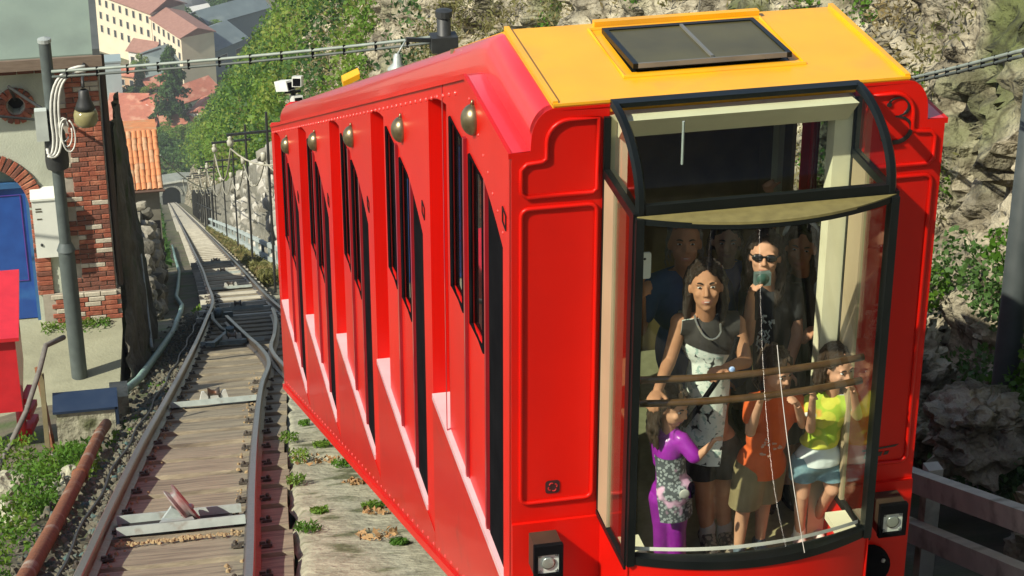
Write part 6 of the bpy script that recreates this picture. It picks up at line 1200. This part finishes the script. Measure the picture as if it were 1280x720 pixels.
# tunnel portal
tp = thing('tunnel_portal', 'stone tunnel portal with dark arched mouth at foot of the track', 'tunnel', (10.7, 420, zt(420)))
cx, zb = track_x(420), zt(420); R = 1.9; sp = zb + 1.7
arch = [(cx - R, 420, zb-1)] + [(cx - R*cos(i*pi/14), 420, sp + R*sin(i*pi/14)) for i in range(15)] + [(cx + R, 420, zb-1)]
m = MB(); m.prism([(cx-6, 420, zb-1), arch[0]] + arch[1:-1] + [arch[-1], (cx+7, 420, zb-1), (cx+7, 420, zb+4.3), (cx+2, 420, zb+4.7), (cx-6, 420, zb+4.0)], (0, 5, 0)); part(m, 'portal_wall', pm('portal_stone', (0.24, 0.26, 0.23), (0.17, 0.19, 0.17), rough=0.95, scale=0.8), tp)
for i in range(14):
    a0, a1 = (i+0.06)*pi/14, (i+0.94)*pi/14; m = MB(); m.prism([(cx - r*cos(a), 419.8, sp + r*sin(a)) for r, a in ((R+0.02, a0), (R+0.5, a0), (R+0.5, a1), (R+0.02, a1))], (0, 0.3, 0)); part(m, 'arch_stone', pm('arch_stone', (0.36, 0.37, 0.32), (0.28, 0.29, 0.25), rough=0.95, scale=0.8), tp)
m = MB(); m.tube([(cx-5.5, 419.7, zb+4.1), (cx+2, 419.7, zb+4.8), (cx+6.5, 419.7, zb+4.4)], 0.28, 6); part(m, 'coping', pm('arch_stone', (0.36, 0.37, 0.32)), tp)
m = MB()
strip(m, [(p[0], 425, p[2]) for p in arch], [(p[0]+0.2, 434, p[2]-3.8) for p in arch])
m.sheet([(p[0]+0.2, 434, p[2]-3.8) for p in arch]); part(m, 'tunnel_lining', pm('tunnel_dark', (0.03, 0.035, 0.035), rough=0.95), tp)
m = MB(); m.tube(sag((1.33, 62, -22.4), (4.5, 100, -39.8), 0.3, 20), 0.022, 5); single(m, 'span_wire', pm('pale_cable', (0.5, 0.53, 0.48)), 'thin pale wire sloping down from the tiled hut across the track', 'cable')
# ================================================================== plants
LG = leaf_mat('leaf_fresh', (0.15, 0.25, 0.03), (0.09, 0.185, 0.026), (0.22, 0.27, 0.05), 0.35)
LD = leaf_mat('leaf_deep', (0.055, 0.125, 0.028), (0.085, 0.165, 0.04), (0.035, 0.08, 0.025), 0.25)
LY = leaf_mat('leaf_dry', (0.20, 0.19, 0.07), (0.13, 0.14, 0.045), (0.26, 0.20, 0.09), 0.5)
LW = leaf_mat('leaf_weed', (0.09, 0.20, 0.018), (0.055, 0.14, 0.014), (0.15, 0.24, 0.03), 1.2)
BARK = pm('bark', (0.14, 0.105, 0.07), (0.08, 0.06, 0.045), rough=0.95, scale=8, bump=0.6, bscale=20)
def blob_pts(n, c, r, hollow=0.35, clumps=9, rng=RNG):
    """points in an uneven crown built from clumps"""
    c = np.array(c); r = np.array(r); cc = rng.normal(size=(clumps, 3)); cc /= np.linalg.norm(cc, axis=1)[:, None]; cc = cc * rng.uniform(0.35, 0.85, (clumps, 1)); cr = rng.uniform(0.25, 0.5, clumps)
    k = rng.integers(0, clumps, n); d = rng.normal(size=(n, 3)); d /= np.linalg.norm(d, axis=1)[:, None]; q = cc[k] + d * (cr[k] * rng.uniform(hollow, 1, n)**0.5)[:, None]
    return c + q * r
# bushes over the cliff: sampled from the cliff surface
def on_cliff(n, ymin, ymax, jmin, jmax, dens, pw=1.0, grow=0.5):
    iy = np.array(cy); ok = np.where((iy > ymin) & (iy < ymax))[0]; out = []; tries = 0
    while len(out) < n and tries < n*30:
        tries += 1; i = int(RNG.choice(ok)); j = int(RNG.integers(jmin, jmax)); p = CP[i, j]
        if noise.noise(Vector(p)*dens[0] + Vector((11, 3, 7))) + 0.6*noise.noise(Vector(p)*dens[0]*2.7) < dens[1]: continue
        out.append(p)
    out = np.array(out); return out[out[:, 0] > np.array([track_x(y) + 2.2 + 0.009*y for y in out[:, 1]])] if ymin > 30 else out
def scatter_leaves(pts, per, rad, size, lift=0.3):
    N = len(pts); c = np.repeat(pts, per, 0); d = RNG.normal(size=c.shape); d /= np.linalg.norm(d, axis=1)[:, None]
    rr = np.repeat(np.broadcast_to(rad, (N,)), per); c = c + d * (rr * RNG.uniform(0.2, 1, len(c))**0.6)[:, None]; c[:, 2] += rr*lift; c[:, 0] -= rr*0.4
    return c
def stuff(name, me, label, cat):
    o = bpy.data.objects.new(name, me); COL.objects.link(o); return tag(o, label, cat, kind='stuff')
a = on_cliff(1500, 52, 420, 60, 170, (0.06, -0.30)); rad = 0.35 + a[:, 1]*0.0065
L1 = scatter_leaves(a, 75, rad, 0.2); s1 = np.repeat(0.07 + a[:, 1]*0.0014, 75)
stuff('hillside_bushes', leaf_mesh('hillside_bushes', L1, s1, LG, aspect=0.6), 'dense fresh green bushes covering the slope above the retaining wall', 'bushes')
a = on_cliff(700, 40, 420, 48, 172, (0.08, -0.05)); rad = 0.4 + a[:, 1]*0.007
stuff('hillside_shrubs', leaf_mesh('hillside_shrubs', scatter_leaves(a, 60, rad, 0.2), np.repeat(0.07 + a[:, 1]*0.0014, 60), LD, aspect=0.6), 'darker green shrubs scattered on the slope', 'bushes')
a = on_cliff(900, 14, 140, 45, 160, (0.15, -0.05)); rad = 0.15 + a[:, 1]*0.006
stuff('dry_scrub', leaf_mesh('dry_scrub', scatter_leaves(a, 60, rad, 0.2), np.repeat(0.05 + a[:, 1]*0.0014, 60), LY, aspect=0.3), 'dry yellowish scrub on the rock ledges', 'scrub')
a = on_cliff(170, 7, 34, 8, 120, (0.55, 0.30)); rad = 0.10 + a[:, 1]*0.006
stuff('cliff_plants', leaf_mesh('cliff_plants', scatter_leaves(a, 150, rad, 0.2), np.repeat(0.022 + a[:, 1]*0.0011, 150), LW, aspect=0.7), 'green plants rooted in cracks of the cliff', 'plants')
# leafy plants at the foot of the cliff right of the car
pts = []
for k in range(60):
    y = RNG.uniform(10.5, 17); x = cliff_x(y) + RNG.uniform(-0.7, 0.5); h = np.interp(x - cliff_x(y), prof_d, prof_h); pts.append((x - 0.15, y, zt(y) + max(0.1, h) + 0.1))
pts = np.array(pts); stuff('ivy', leaf_mesh('ivy', scatter_leaves(pts, 260, np.full(60, 0.26), 0.1), 0.048, LD, aspect=0.85), 'dark leafy ivy at the foot of the cliff beside the dark pole', 'ivy')
pts = []
for k in range(26):
    y = RNG.uniform(10.5, 16); x = cliff_x(y) + RNG.uniform(0.0, 0.62); h = np.interp(x - cliff_x(y), prof_d, prof_h); pts.append((x - 0.35, y, zt(y) + h + 0.05))
pts = np.array(pts); stuff('bank_plants', leaf_mesh('bank_plants', scatter_leaves(pts, 240, np.full(26, 0.20), 0.1), 0.05, LW, aspect=0.8), 'sunlit leafy plants on the bank between the car and the dark pole', 'plants')
# boulders at the foot of the cliff
def crag_mesh(seed):
    bm = bmesh.new(); bmesh.ops.create_icosphere(bm, subdivisions=5, radius=1); o = Vector((seed*3.7, seed*1.3, 0))
    for v in bm.verts: p = v.co*1.6 + o; v.co *= 1 + 0.35*noise.fractal(p, 0.8, 2.2, 6) + 0.22*(noise.cell(p*1.3 + Vector((noise.noise(p), noise.noise(p*1.1), 0))*0.5) - 0.5)
    me = bpy.data.meshes.new('boulder'); bm.to_mesh(me); bm.free(); me.materials.append(ROCK); me.polygons.foreach_set('use_smooth', [True]*len(me.polygons)); me.set_sharp_from_angle(angle=radians(35)); return me
for k, (x, y, h, s) in enumerate(((5.45, 11.6, 0.60, 0.36), (6.75, 13.9, 0.9, 0.32), (5.35, 12.6, 0.35, 0.34), (5.75, 13.8, 0.7, 0.4), (6.3, 10.6, 0.15, 0.32), (5.2, 9.9, 0.1, 0.3), (5.95, 15.0, 1.2, 0.3), (5.5, 15.8, 0.6, 0.36))):
    o = bpy.data.objects.new('boulder', crag_mesh(70+k)); COL.objects.link(o); o.location = (x, y, zt(y) + h); o.scale = (s*1.2, s, s*0.85); o.rotation_euler = (0.3*k, 0.2*k, k)
    tag(o, ['pale shaded boulder above the fence just right of the car', 'boulder behind the dark pole at the cliff foot', 'boulder low against the fence behind the car', 'mossy boulder half hidden behind the car', 'boulder at the right edge beside the fence', 'lowest boulder under the fence beams', 'small boulder high in the ivy', 'boulder in shadow past the car corner'][k], 'boulder', 'boulders at the cliff foot')
# weeds by the track
def weeds(name, label, spots, per, rad, size, mat=LW, aspect=0.45, lift=0.25, onwalk=False):
    P = []
    for (x, y, r, h) in spots:
        for k in range(per): a = RNG.uniform(0, 2*pi); q = r*sqrt(RNG.random()); X = x + q*cos(a); Y = y + q*sin(a)*1.6; P.append((X, Y, (zt(Y) - 0.02 if onwalk else zg(X, Y) - 0.25) + h*RNG.random()))
    stuff(name, leaf_mesh(name, np.array(P), size, mat, aspect=aspect, droop=-0.4), label, 'weeds')
weeds('weeds', 'bright green weeds on the bank left of the track', [(-0.85, 19.6, 0.28, 0.30), (-0.65, 20.3, 0.25, 0.22), (-1.0, 18.2, 0.25, 0.35), (-1.25, 16.2, 0.32, 0.35), (-1.2, 15.0, 0.35, 0.30), (-1.3, 13.8, 0.3, 0.3), (-0.55, 18.9, 0.2, 0.15), (-1.35, 20.2, 0.3, 0.4), (-0.18, 21.4, 0.12, 0.15), (-0.95, 16.9, 0.2, 0.2)], 520, 0.3, 0.055)
weeds('trackside_weeds', 'small weeds growing along the outer side of the left rail', [(track_x(y)-0.85+0.1*sin(y*3), y, 0.16, 0.16) for y in (20.5, 22.5, 24.0, 26.5, 30, 34, 40, 43, 44.5)], 120, 0.2, 0.06)
weeds('walkway_grass', 'grass tufts growing in joints of the walkway', [(wx0(17.2)+0.10, 17.1, 0.10, 0.12), (wx0(18.5)+0.03, 18.6, 0.10, 0.10), (wx0(15.9)+0.05, 15.8, 0.08, 0.08), (wx0(13.6)+0.1, 13.5, 0.10, 0.05), (1.75, 16.6, 0.10, 0.05), (1.70, 18.0, 0.08, 0.05), (1.72, 14.2, 0.09, 0.04), (1.7, 19.8, 0.06, 0.05), (wx0(14.4)+0.2, 14.2, 0.07, 0.04), (1.70, 12.6, 0.06, 0.03)], 170, 0.1, 0.045, aspect=0.3, onwalk=True)
weeds('dead_leaves', 'dry brown leaves gathered on the walkway by the car', [(1.55, 17.15, 0.22, 0.02), (1.72, 15.5, 0.10, 0.02), (1.74, 14.0, 0.12, 0.02), (1.6, 13.0, 0.15, 0.015)], 60, 0.1, 0.05, pm('dead_leaf', (0.26, 0.13, 0.05), (0.34, 0.22, 0.10), rough=0.9, scale=20), 0.6, onwalk=True)
weeds('yard_weeds', 'weeds along the foot of the station wall', [], 1, 1, 1) if False else None
P = [(RNG.uniform(-1.3, -0.3), 29.5 - abs(RNG.normal(0, 0.12)), PADZ + 0.10*RNG.random()) for k in range(420)]
stuff('yard_weeds', leaf_mesh('yard_weeds', np.array(P), 0.06, LW, aspect=0.4, droop=-0.4), 'sparse weeds along the brick plinth of the station', 'weeds')
P = []
for k in range(5200):
    y = 53 + 75*RNG.random()**1.6; x = track_x(y) + 0.95 + abs(RNG.normal(0, 0.35)); P.append((x, y, zt(y) - 0.15 + 0.3*RNG.random()**2))
stuff('verge_grass', leaf_mesh('verge_grass', np.array(P), 0.20, LY, aspect=0.3, droop=-0.6), 'dry grass verge between lower track and retaining wall', 'grass')
P = []
for k in range(5000):
    y = 70 + 300*RNG.random(); x = track_x(y) - 1.35 - 0.003*y - abs(RNG.normal(0, 1.8)); P.append((x, y, zg(x, y) - 0.1 + 1.2*RNG.random()**2 * min(1, (track_x(y) - 1.2 - x)*0.7)))
stuff('left_undergrowth', leaf_mesh('left_undergrowth', np.array(P), 0.55, LD, aspect=0.6), 'dark undergrowth on the left side of the lower track', 'undergrowth')
Q = []
for k in range(1500):
    x = RNG.uniform(-6, 45); y = RNG.uniform(425.5, 478); Q.append((x, y, hill_z(x, y)))
Q = np.array(Q); stuff('hill_thicket', leaf_mesh('hill_thicket', scatter_leaves(Q, 34, RNG.uniform(0.7, 1.9, len(Q)), 0.2), 0.62, LD, aspect=0.7), 'dark green thicket covering the hill over the tunnel', 'bushes')
# trees
def tree_proto(kind, seed):
    rng = np.random.default_rng(seed); r = random.Random(seed); tr = MB()
    if kind == 'round':
        H = 1.0; tr.tube([(0, 0, -0.1), (0.01, 0, 0.25), (0, 0.02, 0.6)], [0.045, 0.035, 0.015], 8)
        for k in range(5): a = k*1.26; tr.tube([(0, 0, 0.3+0.05*k), (0.16*cos(a), 0.16*sin(a), 0.5+0.05*k), (0.28*cos(a), 0.28*sin(a), 0.65+0.04*k)], [0.018, 0.012, 0.004], 5)
        pts = blob_pts(5200, (0, 0, 0.62), (0.46, 0.46, 0.42), clumps=16, rng=rng); sz = 0.055
    elif kind == 'conifer':
        tr.tube([(0, 0, -0.1), (0, 0, 0.5), (0, 0, 0.98)], [0.03, 0.018, 0.004], 8); n = 6000; L = []
        for k in range(13):
            z = 0.14 + 0.065*k; R = 0.30*(1 - z)**0.8 + 0.03
            for b in range(7):
                a = r.uniform(0, 6.28); l = R*r.uniform(0.7, 1.15); tr.tube([(0, 0, z), (l*0.6*cos(a), l*0.6*sin(a), z-0.01), (l*cos(a), l*sin(a), z-0.05)], [0.008, 0.005, 0.002], 4)
                t = rng.random(55)**0.7; L.append(np.stack([l*t*cos(a), l*t*np.sin(a), z - 0.05*t*t], 1) + rng.normal(0, 0.016, (55, 3)))
        pts = np.concatenate(L); sz = 0.045
    else:
        tr.tube([(0, 0, -0.1), (0, 0, 0.9)], [0.02, 0.005], 7); z = rng.random(3200)**0.8; a = rng.random(3200)*6.28; R = 0.105*np.sin(np.pi*np.clip(z*0.92+0.06, 0, 1))**0.6*rng.uniform(0.5, 1.1, 3200); pts = np.stack([R*np.cos(a), R*np.sin(a), z], 1); sz = 0.035
    return tr, pts, sz
PROTO = {}
for kind, mats in (('round', (LG, LD)), ('conifer', (LD,)), ('cypress', (LD,))):
    for mi, mt in enumerate(mats):
        tr, pts, sz = tree_proto(kind, 20+mi); PROTO[(kind, mi)] = (tr.mesh('trunk', BARK, True), leaf_mesh('crown', pts, sz, mt, aspect=0.7))
def tree(kind, mi, x, y, z, h, w, label, group):
    t = thing({'round': 'broadleaf_tree', 'conifer': 'conifer_tree', 'cypress': 'cypress_tree'}[kind], label, 'tree', (x, y, z), RNG.uniform(0, 6), group); t.scale = (w, w, h)
    for nm, me in zip(('trunk', 'crown'), PROTO[(kind, mi)]): o = bpy.data.objects.new(nm, me); COL.objects.link(o); o.parent = t
    return t
TZ = -191
tree('conifer', 0, 14.2, 488, -187, 20, 18, 'tall spreading conifer standing in front of the red roofs', 'town trees')
tree('cypress', 0, 7.4, 512, TZ, 11, 13, 'slim dark cypress left of the conifer', 'town trees')
SP = [(12.5, 470, 4, 8), (17, 474, 3.5, 8), (21, 468, 5, 9), (8, 473, 3, 7), (26, 472, 7, 10), (3, 478, 3, 8), (15, 452, 4, 8), (9, 446, 3.5, 7), (20, 446, 5, 8), (26, 452, 8, 10), (5, 455, 3, 8), (31, 460, 10, 12), (19, 431, 4.5, 7), (25, 432, 8, 10), (3.5, 432, 4, 7)]
WHERE = ['behind the tunnel hill', 'just right of the conifer foot', 'on the hill crest', 'left on the hill crest', 'right on the hill crest', 'leftmost on the hill', 'above the tunnel mouth', 'left above the tunnel', 'right above the tunnel', 'on the wooded slope right of the tunnel', 'low left above the tunnel', 'high right on the wooded slope', 'close to the portal right', 'beside the railing end', 'close to the portal left']
for k, (x, y, h, w) in enumerate(SP):
    z = hill_z(x, y) - 0.4
    tree('round', k % 2, x, y, z, h, w, 'round leafy tree %s' % WHERE[k], 'trees over the tunnel')
for k, (x, y, h, w, nm) in enumerate(((22, 556, 9, 11, 'behind the cream wing'), (27, 551, 8, 12, 'beside the grey roofs'), (16.5, 553, 9, 10, 'by the cream roof ridge'), (8.5, 531, 6, 6, 'in front of the cream facade'), (4, 510, 6, 8, 'left of the cypress below the cables'), (9.5, 508, 6, 7, 'right of the cypress'), (33, 572, 8, 11, 'far right behind the town'), (21, 503, 4, 5, 'on the red roof terrace'))):
    tree('round', (k+1) % 2, x, y, TZ, h, w, 'town tree %s' % nm, 'town trees')
# trees beside the lower track
for k, (x, y, h, w, mi) in enumerate(((-1.5, 250, 7, 8, 1), (-0.5, 320, 8, 9, 0), (-1.5, 190, 6, 7, 1), (0.5, 392, 7, 9, 1), (15.0, 300, 8, 9, 0), (12.5, 230, 7, 7, 1), (18.5, 370, 9, 10, 0), (15, 262, 9, 9, 1), (18, 330, 10, 10, 0))):
    tree('round', mi, x, y, zg(x, y) - 0.3 + (0 if x < track_x(y) else 2.5), h, w, ['bushy tree left of the far track', 'fresh green tree left of the track near tunnel', 'dark tree just behind the tiled hut', 'dark tree left of the tunnel mouth', 'light tree right of the far track', 'dark tree by the railing', 'light tree right of the tunnel', 'dark tree on the slope behind the railing', 'tall light tree on the slope before the tunnel'][k], 'trees beside the lower track')
# ================================================================== town below
TZ = -191.0
WALLC = pm('cream_render', (0.72, 0.63, 0.46), (0.66, 0.57, 0.41), rough=0.9, scale=0.5)
WALLW = pm('white_render', (0.74, 0.72, 0.66), (0.66, 0.64, 0.58), rough=0.9, scale=0.5)
WALLO = pm('orange_render', (0.62, 0.40, 0.24), (0.55, 0.34, 0.20), rough=0.9, scale=0.5)
ROOFR = pm('terracotta_roof', (0.46, 0.16, 0.10), (0.36, 0.12, 0.075), rough=0.9, scale=1.2, c3=(0.52, 0.26, 0.17), s3=0.5, t3=0.58)
ROOFB = pm('brownish_roof', (0.32, 0.17, 0.13), (0.26, 0.13, 0.10), rough=0.9, scale=1.2)
ROOFG = pm('grey_roof', (0.13, 0.17, 0.18), (0.10, 0.135, 0.145), rough=0.7, scale=0.4, c3=(0.18, 0.22, 0.22), s3=0.25)
PANE = pm('dark_window', (0.05, 0.06, 0.065), (0.03, 0.035, 0.04), rough=0.2)
FRAMEW = pm('window_surround', (0.62, 0.57, 0.47), rough=0.8)
def house(name, label, A, B, depth, z0, z1, wallm, roofm, rows=(), cols=0, ridge=2.2, flat=False, over=0.5, side=False, wh=1.5, ww=1.0):
    """house whose visible long wall runs from A to B (x, y); it extends 'depth' away from the camera"""
    a = Vector((*A, 0)); b = Vector((*B, 0)); d = (b - a).normalized(); n = Vector((-d.y, d.x, 0)); n = n if n.y > 0 else -n; L = (b - a).length
    t = thing(name, label, 'building', (A[0], A[1], z0)); P = lambda u, v, z: Vector((*(a + d*u + n*v).xy, z))
    m = MB(); m.prism([P(0, 0, z0-3), P(L, 0, z0-3), P(L, depth, z0-3), P(0, depth, z0-3)], (0, 0, z1 - z0 + 3)); w = part(m, 'wall', wallm, t)
    m = MB()
    if flat: m.prism([P(-over, -over, z1+0.01), P(L+over, -over, z1+0.01), P(L+over, depth+over, z1+0.01), P(-over, depth+over, z1+0.01)], (0, 0, 0.35))
    else:
        for v0, v1, s in ((-over, depth/2, 1), (depth+over, depth/2, 1)): m.prism([P(-over, v0, z1-0.1), P(L+over, v0, z1-0.1), P(L+over, v1, z1+ridge), P(-over, v1, z1+ridge)], (0, 0, 0.25))
        for u in (0.02, L-0.02): m.sheet([P(u, 0, z1), P(u, depth, z1), P(u, depth/2, z1+ridge)])
    part(m, 'roof', roofm, t)
    for z in rows:
        for c in range(cols):
            u = L*(c+0.5)/cols; m = MB(); m.prism([P(u-ww/2-0.12, -0.02, z-0.12), P(u+ww/2+0.12, -0.02, z-0.12), P(u+ww/2+0.12, -0.02, z+wh+0.12), P(u-ww/2-0.12, -0.02, z+wh+0.12)], tuple(-n*0.06), 0, [[P(u-ww/2, -0.02, z), P(u+ww/2, -0.02, z), P(u+ww/2, -0.02, z+wh), P(u-ww/2, -0.02, z+wh)]]); f = part(m, 'window', FRAMEW, t)
            m = MB(); m.prism([P(u-ww/2, -0.01, z), P(u+ww/2, -0.01, z), P(u+ww/2, -0.01, z+wh), P(u-ww/2, -0.01, z+wh)], tuple(-n*0.02)); part(m, 'pane', PANE, f)
    return t, P, L
t, P, L = house('town_house', 'long cream town block with brownish roof and four rows of windows', (-3.2, 559), (11.8, 537.2), 11, TZ, -176, WALLC, ROOFB, (-178.9, -182.6, -186.3), 9, 2.6, wh=1.9, ww=1.0)
for u in (4, 10, 16, 22):
    m = MB(); q = P(u, 4, -174.4); m.box((q.x-0.5, q.y-0.5, -175.5), (q.x+0.5, q.y+0.5, -173.0)); part(m, 'chimney', WALLW, t)
house('town_house', 'pale cream wing turned toward the red roofs with balconies', (11.9, 537.0), (18.5, 520.1), 9, TZ, -177.2, WALLC, ROOFB, (-179.9, -183.4, -187), 6, 1.8, wh=1.9, ww=1.2)
house('town_house', 'small house with grey-brown gable before the cream block', (5.4, 535), (11.2, 531), 7, TZ, -184.8, WALLW, ROOFB, (-187.8,), 3, 2.0)
house('town_house', 'small orange house below the blue-grey tank', (2.2, 522), (6.6, 519.5), 5, TZ, -186.4, WALLO, ROOFR, (-189,), 2, 1.4)
house('town_house', 'white house front with dark openings behind the conifer', (9.5, 509), (15.5, 512), 6, TZ, -185.8, WALLW, ROOFR, (-188.4,), 4, 1.5, wh=2.2)
house('grey_hall', 'large hall with dark blue-grey roofs right of the cream wing', (18.6, 521), (36, 538), 14, TZ, -184.5, pm('hall_wall', (0.20, 0.25, 0.25), (0.16, 0.20, 0.20), rough=0.8), ROOFG, (-188,), 4, 3.2, wh=1.6, ww=2.6)
house('grey_hall', 'second dark grey hall farther right with pale gable strip', (27, 549), (44, 560), 10, TZ, -184, pm('hall_wall', (0.20, 0.25, 0.25)), ROOFG, (), 0, 2.5)
house('town_house', 'red tiled house right of the conifer with white gable end', (12.2, 494), (26.5, 505), 9, TZ, -186.2, WALLW, ROOFR, (), 0, 2.6)
house('town_house', 'lower red tiled house at the edge of the trees', (11.5, 483), (21.5, 484), 7, TZ, -187.2, WALLO, ROOFR, (), 0, 2.4)
house('town_house', 'white walled annexe with narrow red roof near the bushes', (21.6, 485), (25.5, 494), 4, TZ, -184.4, WALLW, ROOFR, (-187.4,), 1, 0.8)
house('town_house', 'left red tiled house beside the dark corner of the station', (-1.5, 489.5), (9.8, 487), 10, TZ, -187.0, WALLO, ROOFR, (), 0, 2.8)
house('town_house', 'red tiled house with white end wall left of the conifer', (-0.5, 501), (8, 499), 7, TZ, -186.8, WALLW, ROOFR, (-189.4,), 3, 2.0)
house('town_house', 'white roofed shed far behind among trees', (22, 566), (29, 569), 6, TZ, -187, WALLW, pm('white_roof', (0.66, 0.66, 0.62)), (), 0, 1.2)
house('town_house', 'far red roofed house at top edge behind the trees', (10, 570), (24, 576), 10, TZ, -183, WALLW, ROOFR, (), 0, 2.6)
house('town_house', 'far pale house at upper right of the town', (28, 582), (38, 588), 8, TZ, -186, WALLW, pm('pale_roof', (0.5, 0.52, 0.52)), (), 0, 1.4)
# blue-grey tank block
tk = thing('tank_block', 'blue-grey metal tank block standing before the cream facade', 'tank', (1.8, 510, TZ))
m = MB(); m.box((-1.2, 508, TZ-2), (3.0, 513, -178.2)); part(m, 'tank', pm('tank_pale', (0.42, 0.50, 0.50), (0.36, 0.44, 0.44), rough=0.5, scale=0.5), tk)
m = MB(); m.box((-1.4, 507.8, -178.19), (3.2, 513.2, -177.8)); part(m, 'tank_lid', pm('tank_lid', (0.30, 0.38, 0.38), rough=0.5), tk)

# the lake beyond the town
m = MB(); m.sheet([(-2500, 660, TZ + 0.6), (3000, 660, TZ + 0.6), (3000, 3100, TZ + 0.6), (-2500, 3100, TZ + 0.6)])
tag(m.build('lake', pm('lake_water', (0.10, 0.16, 0.18), (0.13, 0.19, 0.21), rough=0.12, scale=0.02, bump=0.15, bscale=0.4)), kind='structure')

# thin summer haze over the valley
m = MB(); m.box((-2600, -170, -197), (3100, 3300, 95))
hz = bpy.data.materials.new('haze'); hz.use_nodes = True; nn = hz.node_tree.nodes; nn.remove(nn['Principled BSDF'])
pv = nn.new('ShaderNodeVolumePrincipled'); pv.inputs['Color'].default_value = (0.90, 0.95, 1.0, 1); pv.inputs['Density'].default_value = 0.00032; pv.inputs['Anisotropy'].default_value = 0.2
hz.node_tree.links.new(pv.outputs[0], nn['Material Output'].inputs['Volume'])
tag(m.build('haze', hz), 'pale summer haze over the valley', 'haze', kind='stuff')
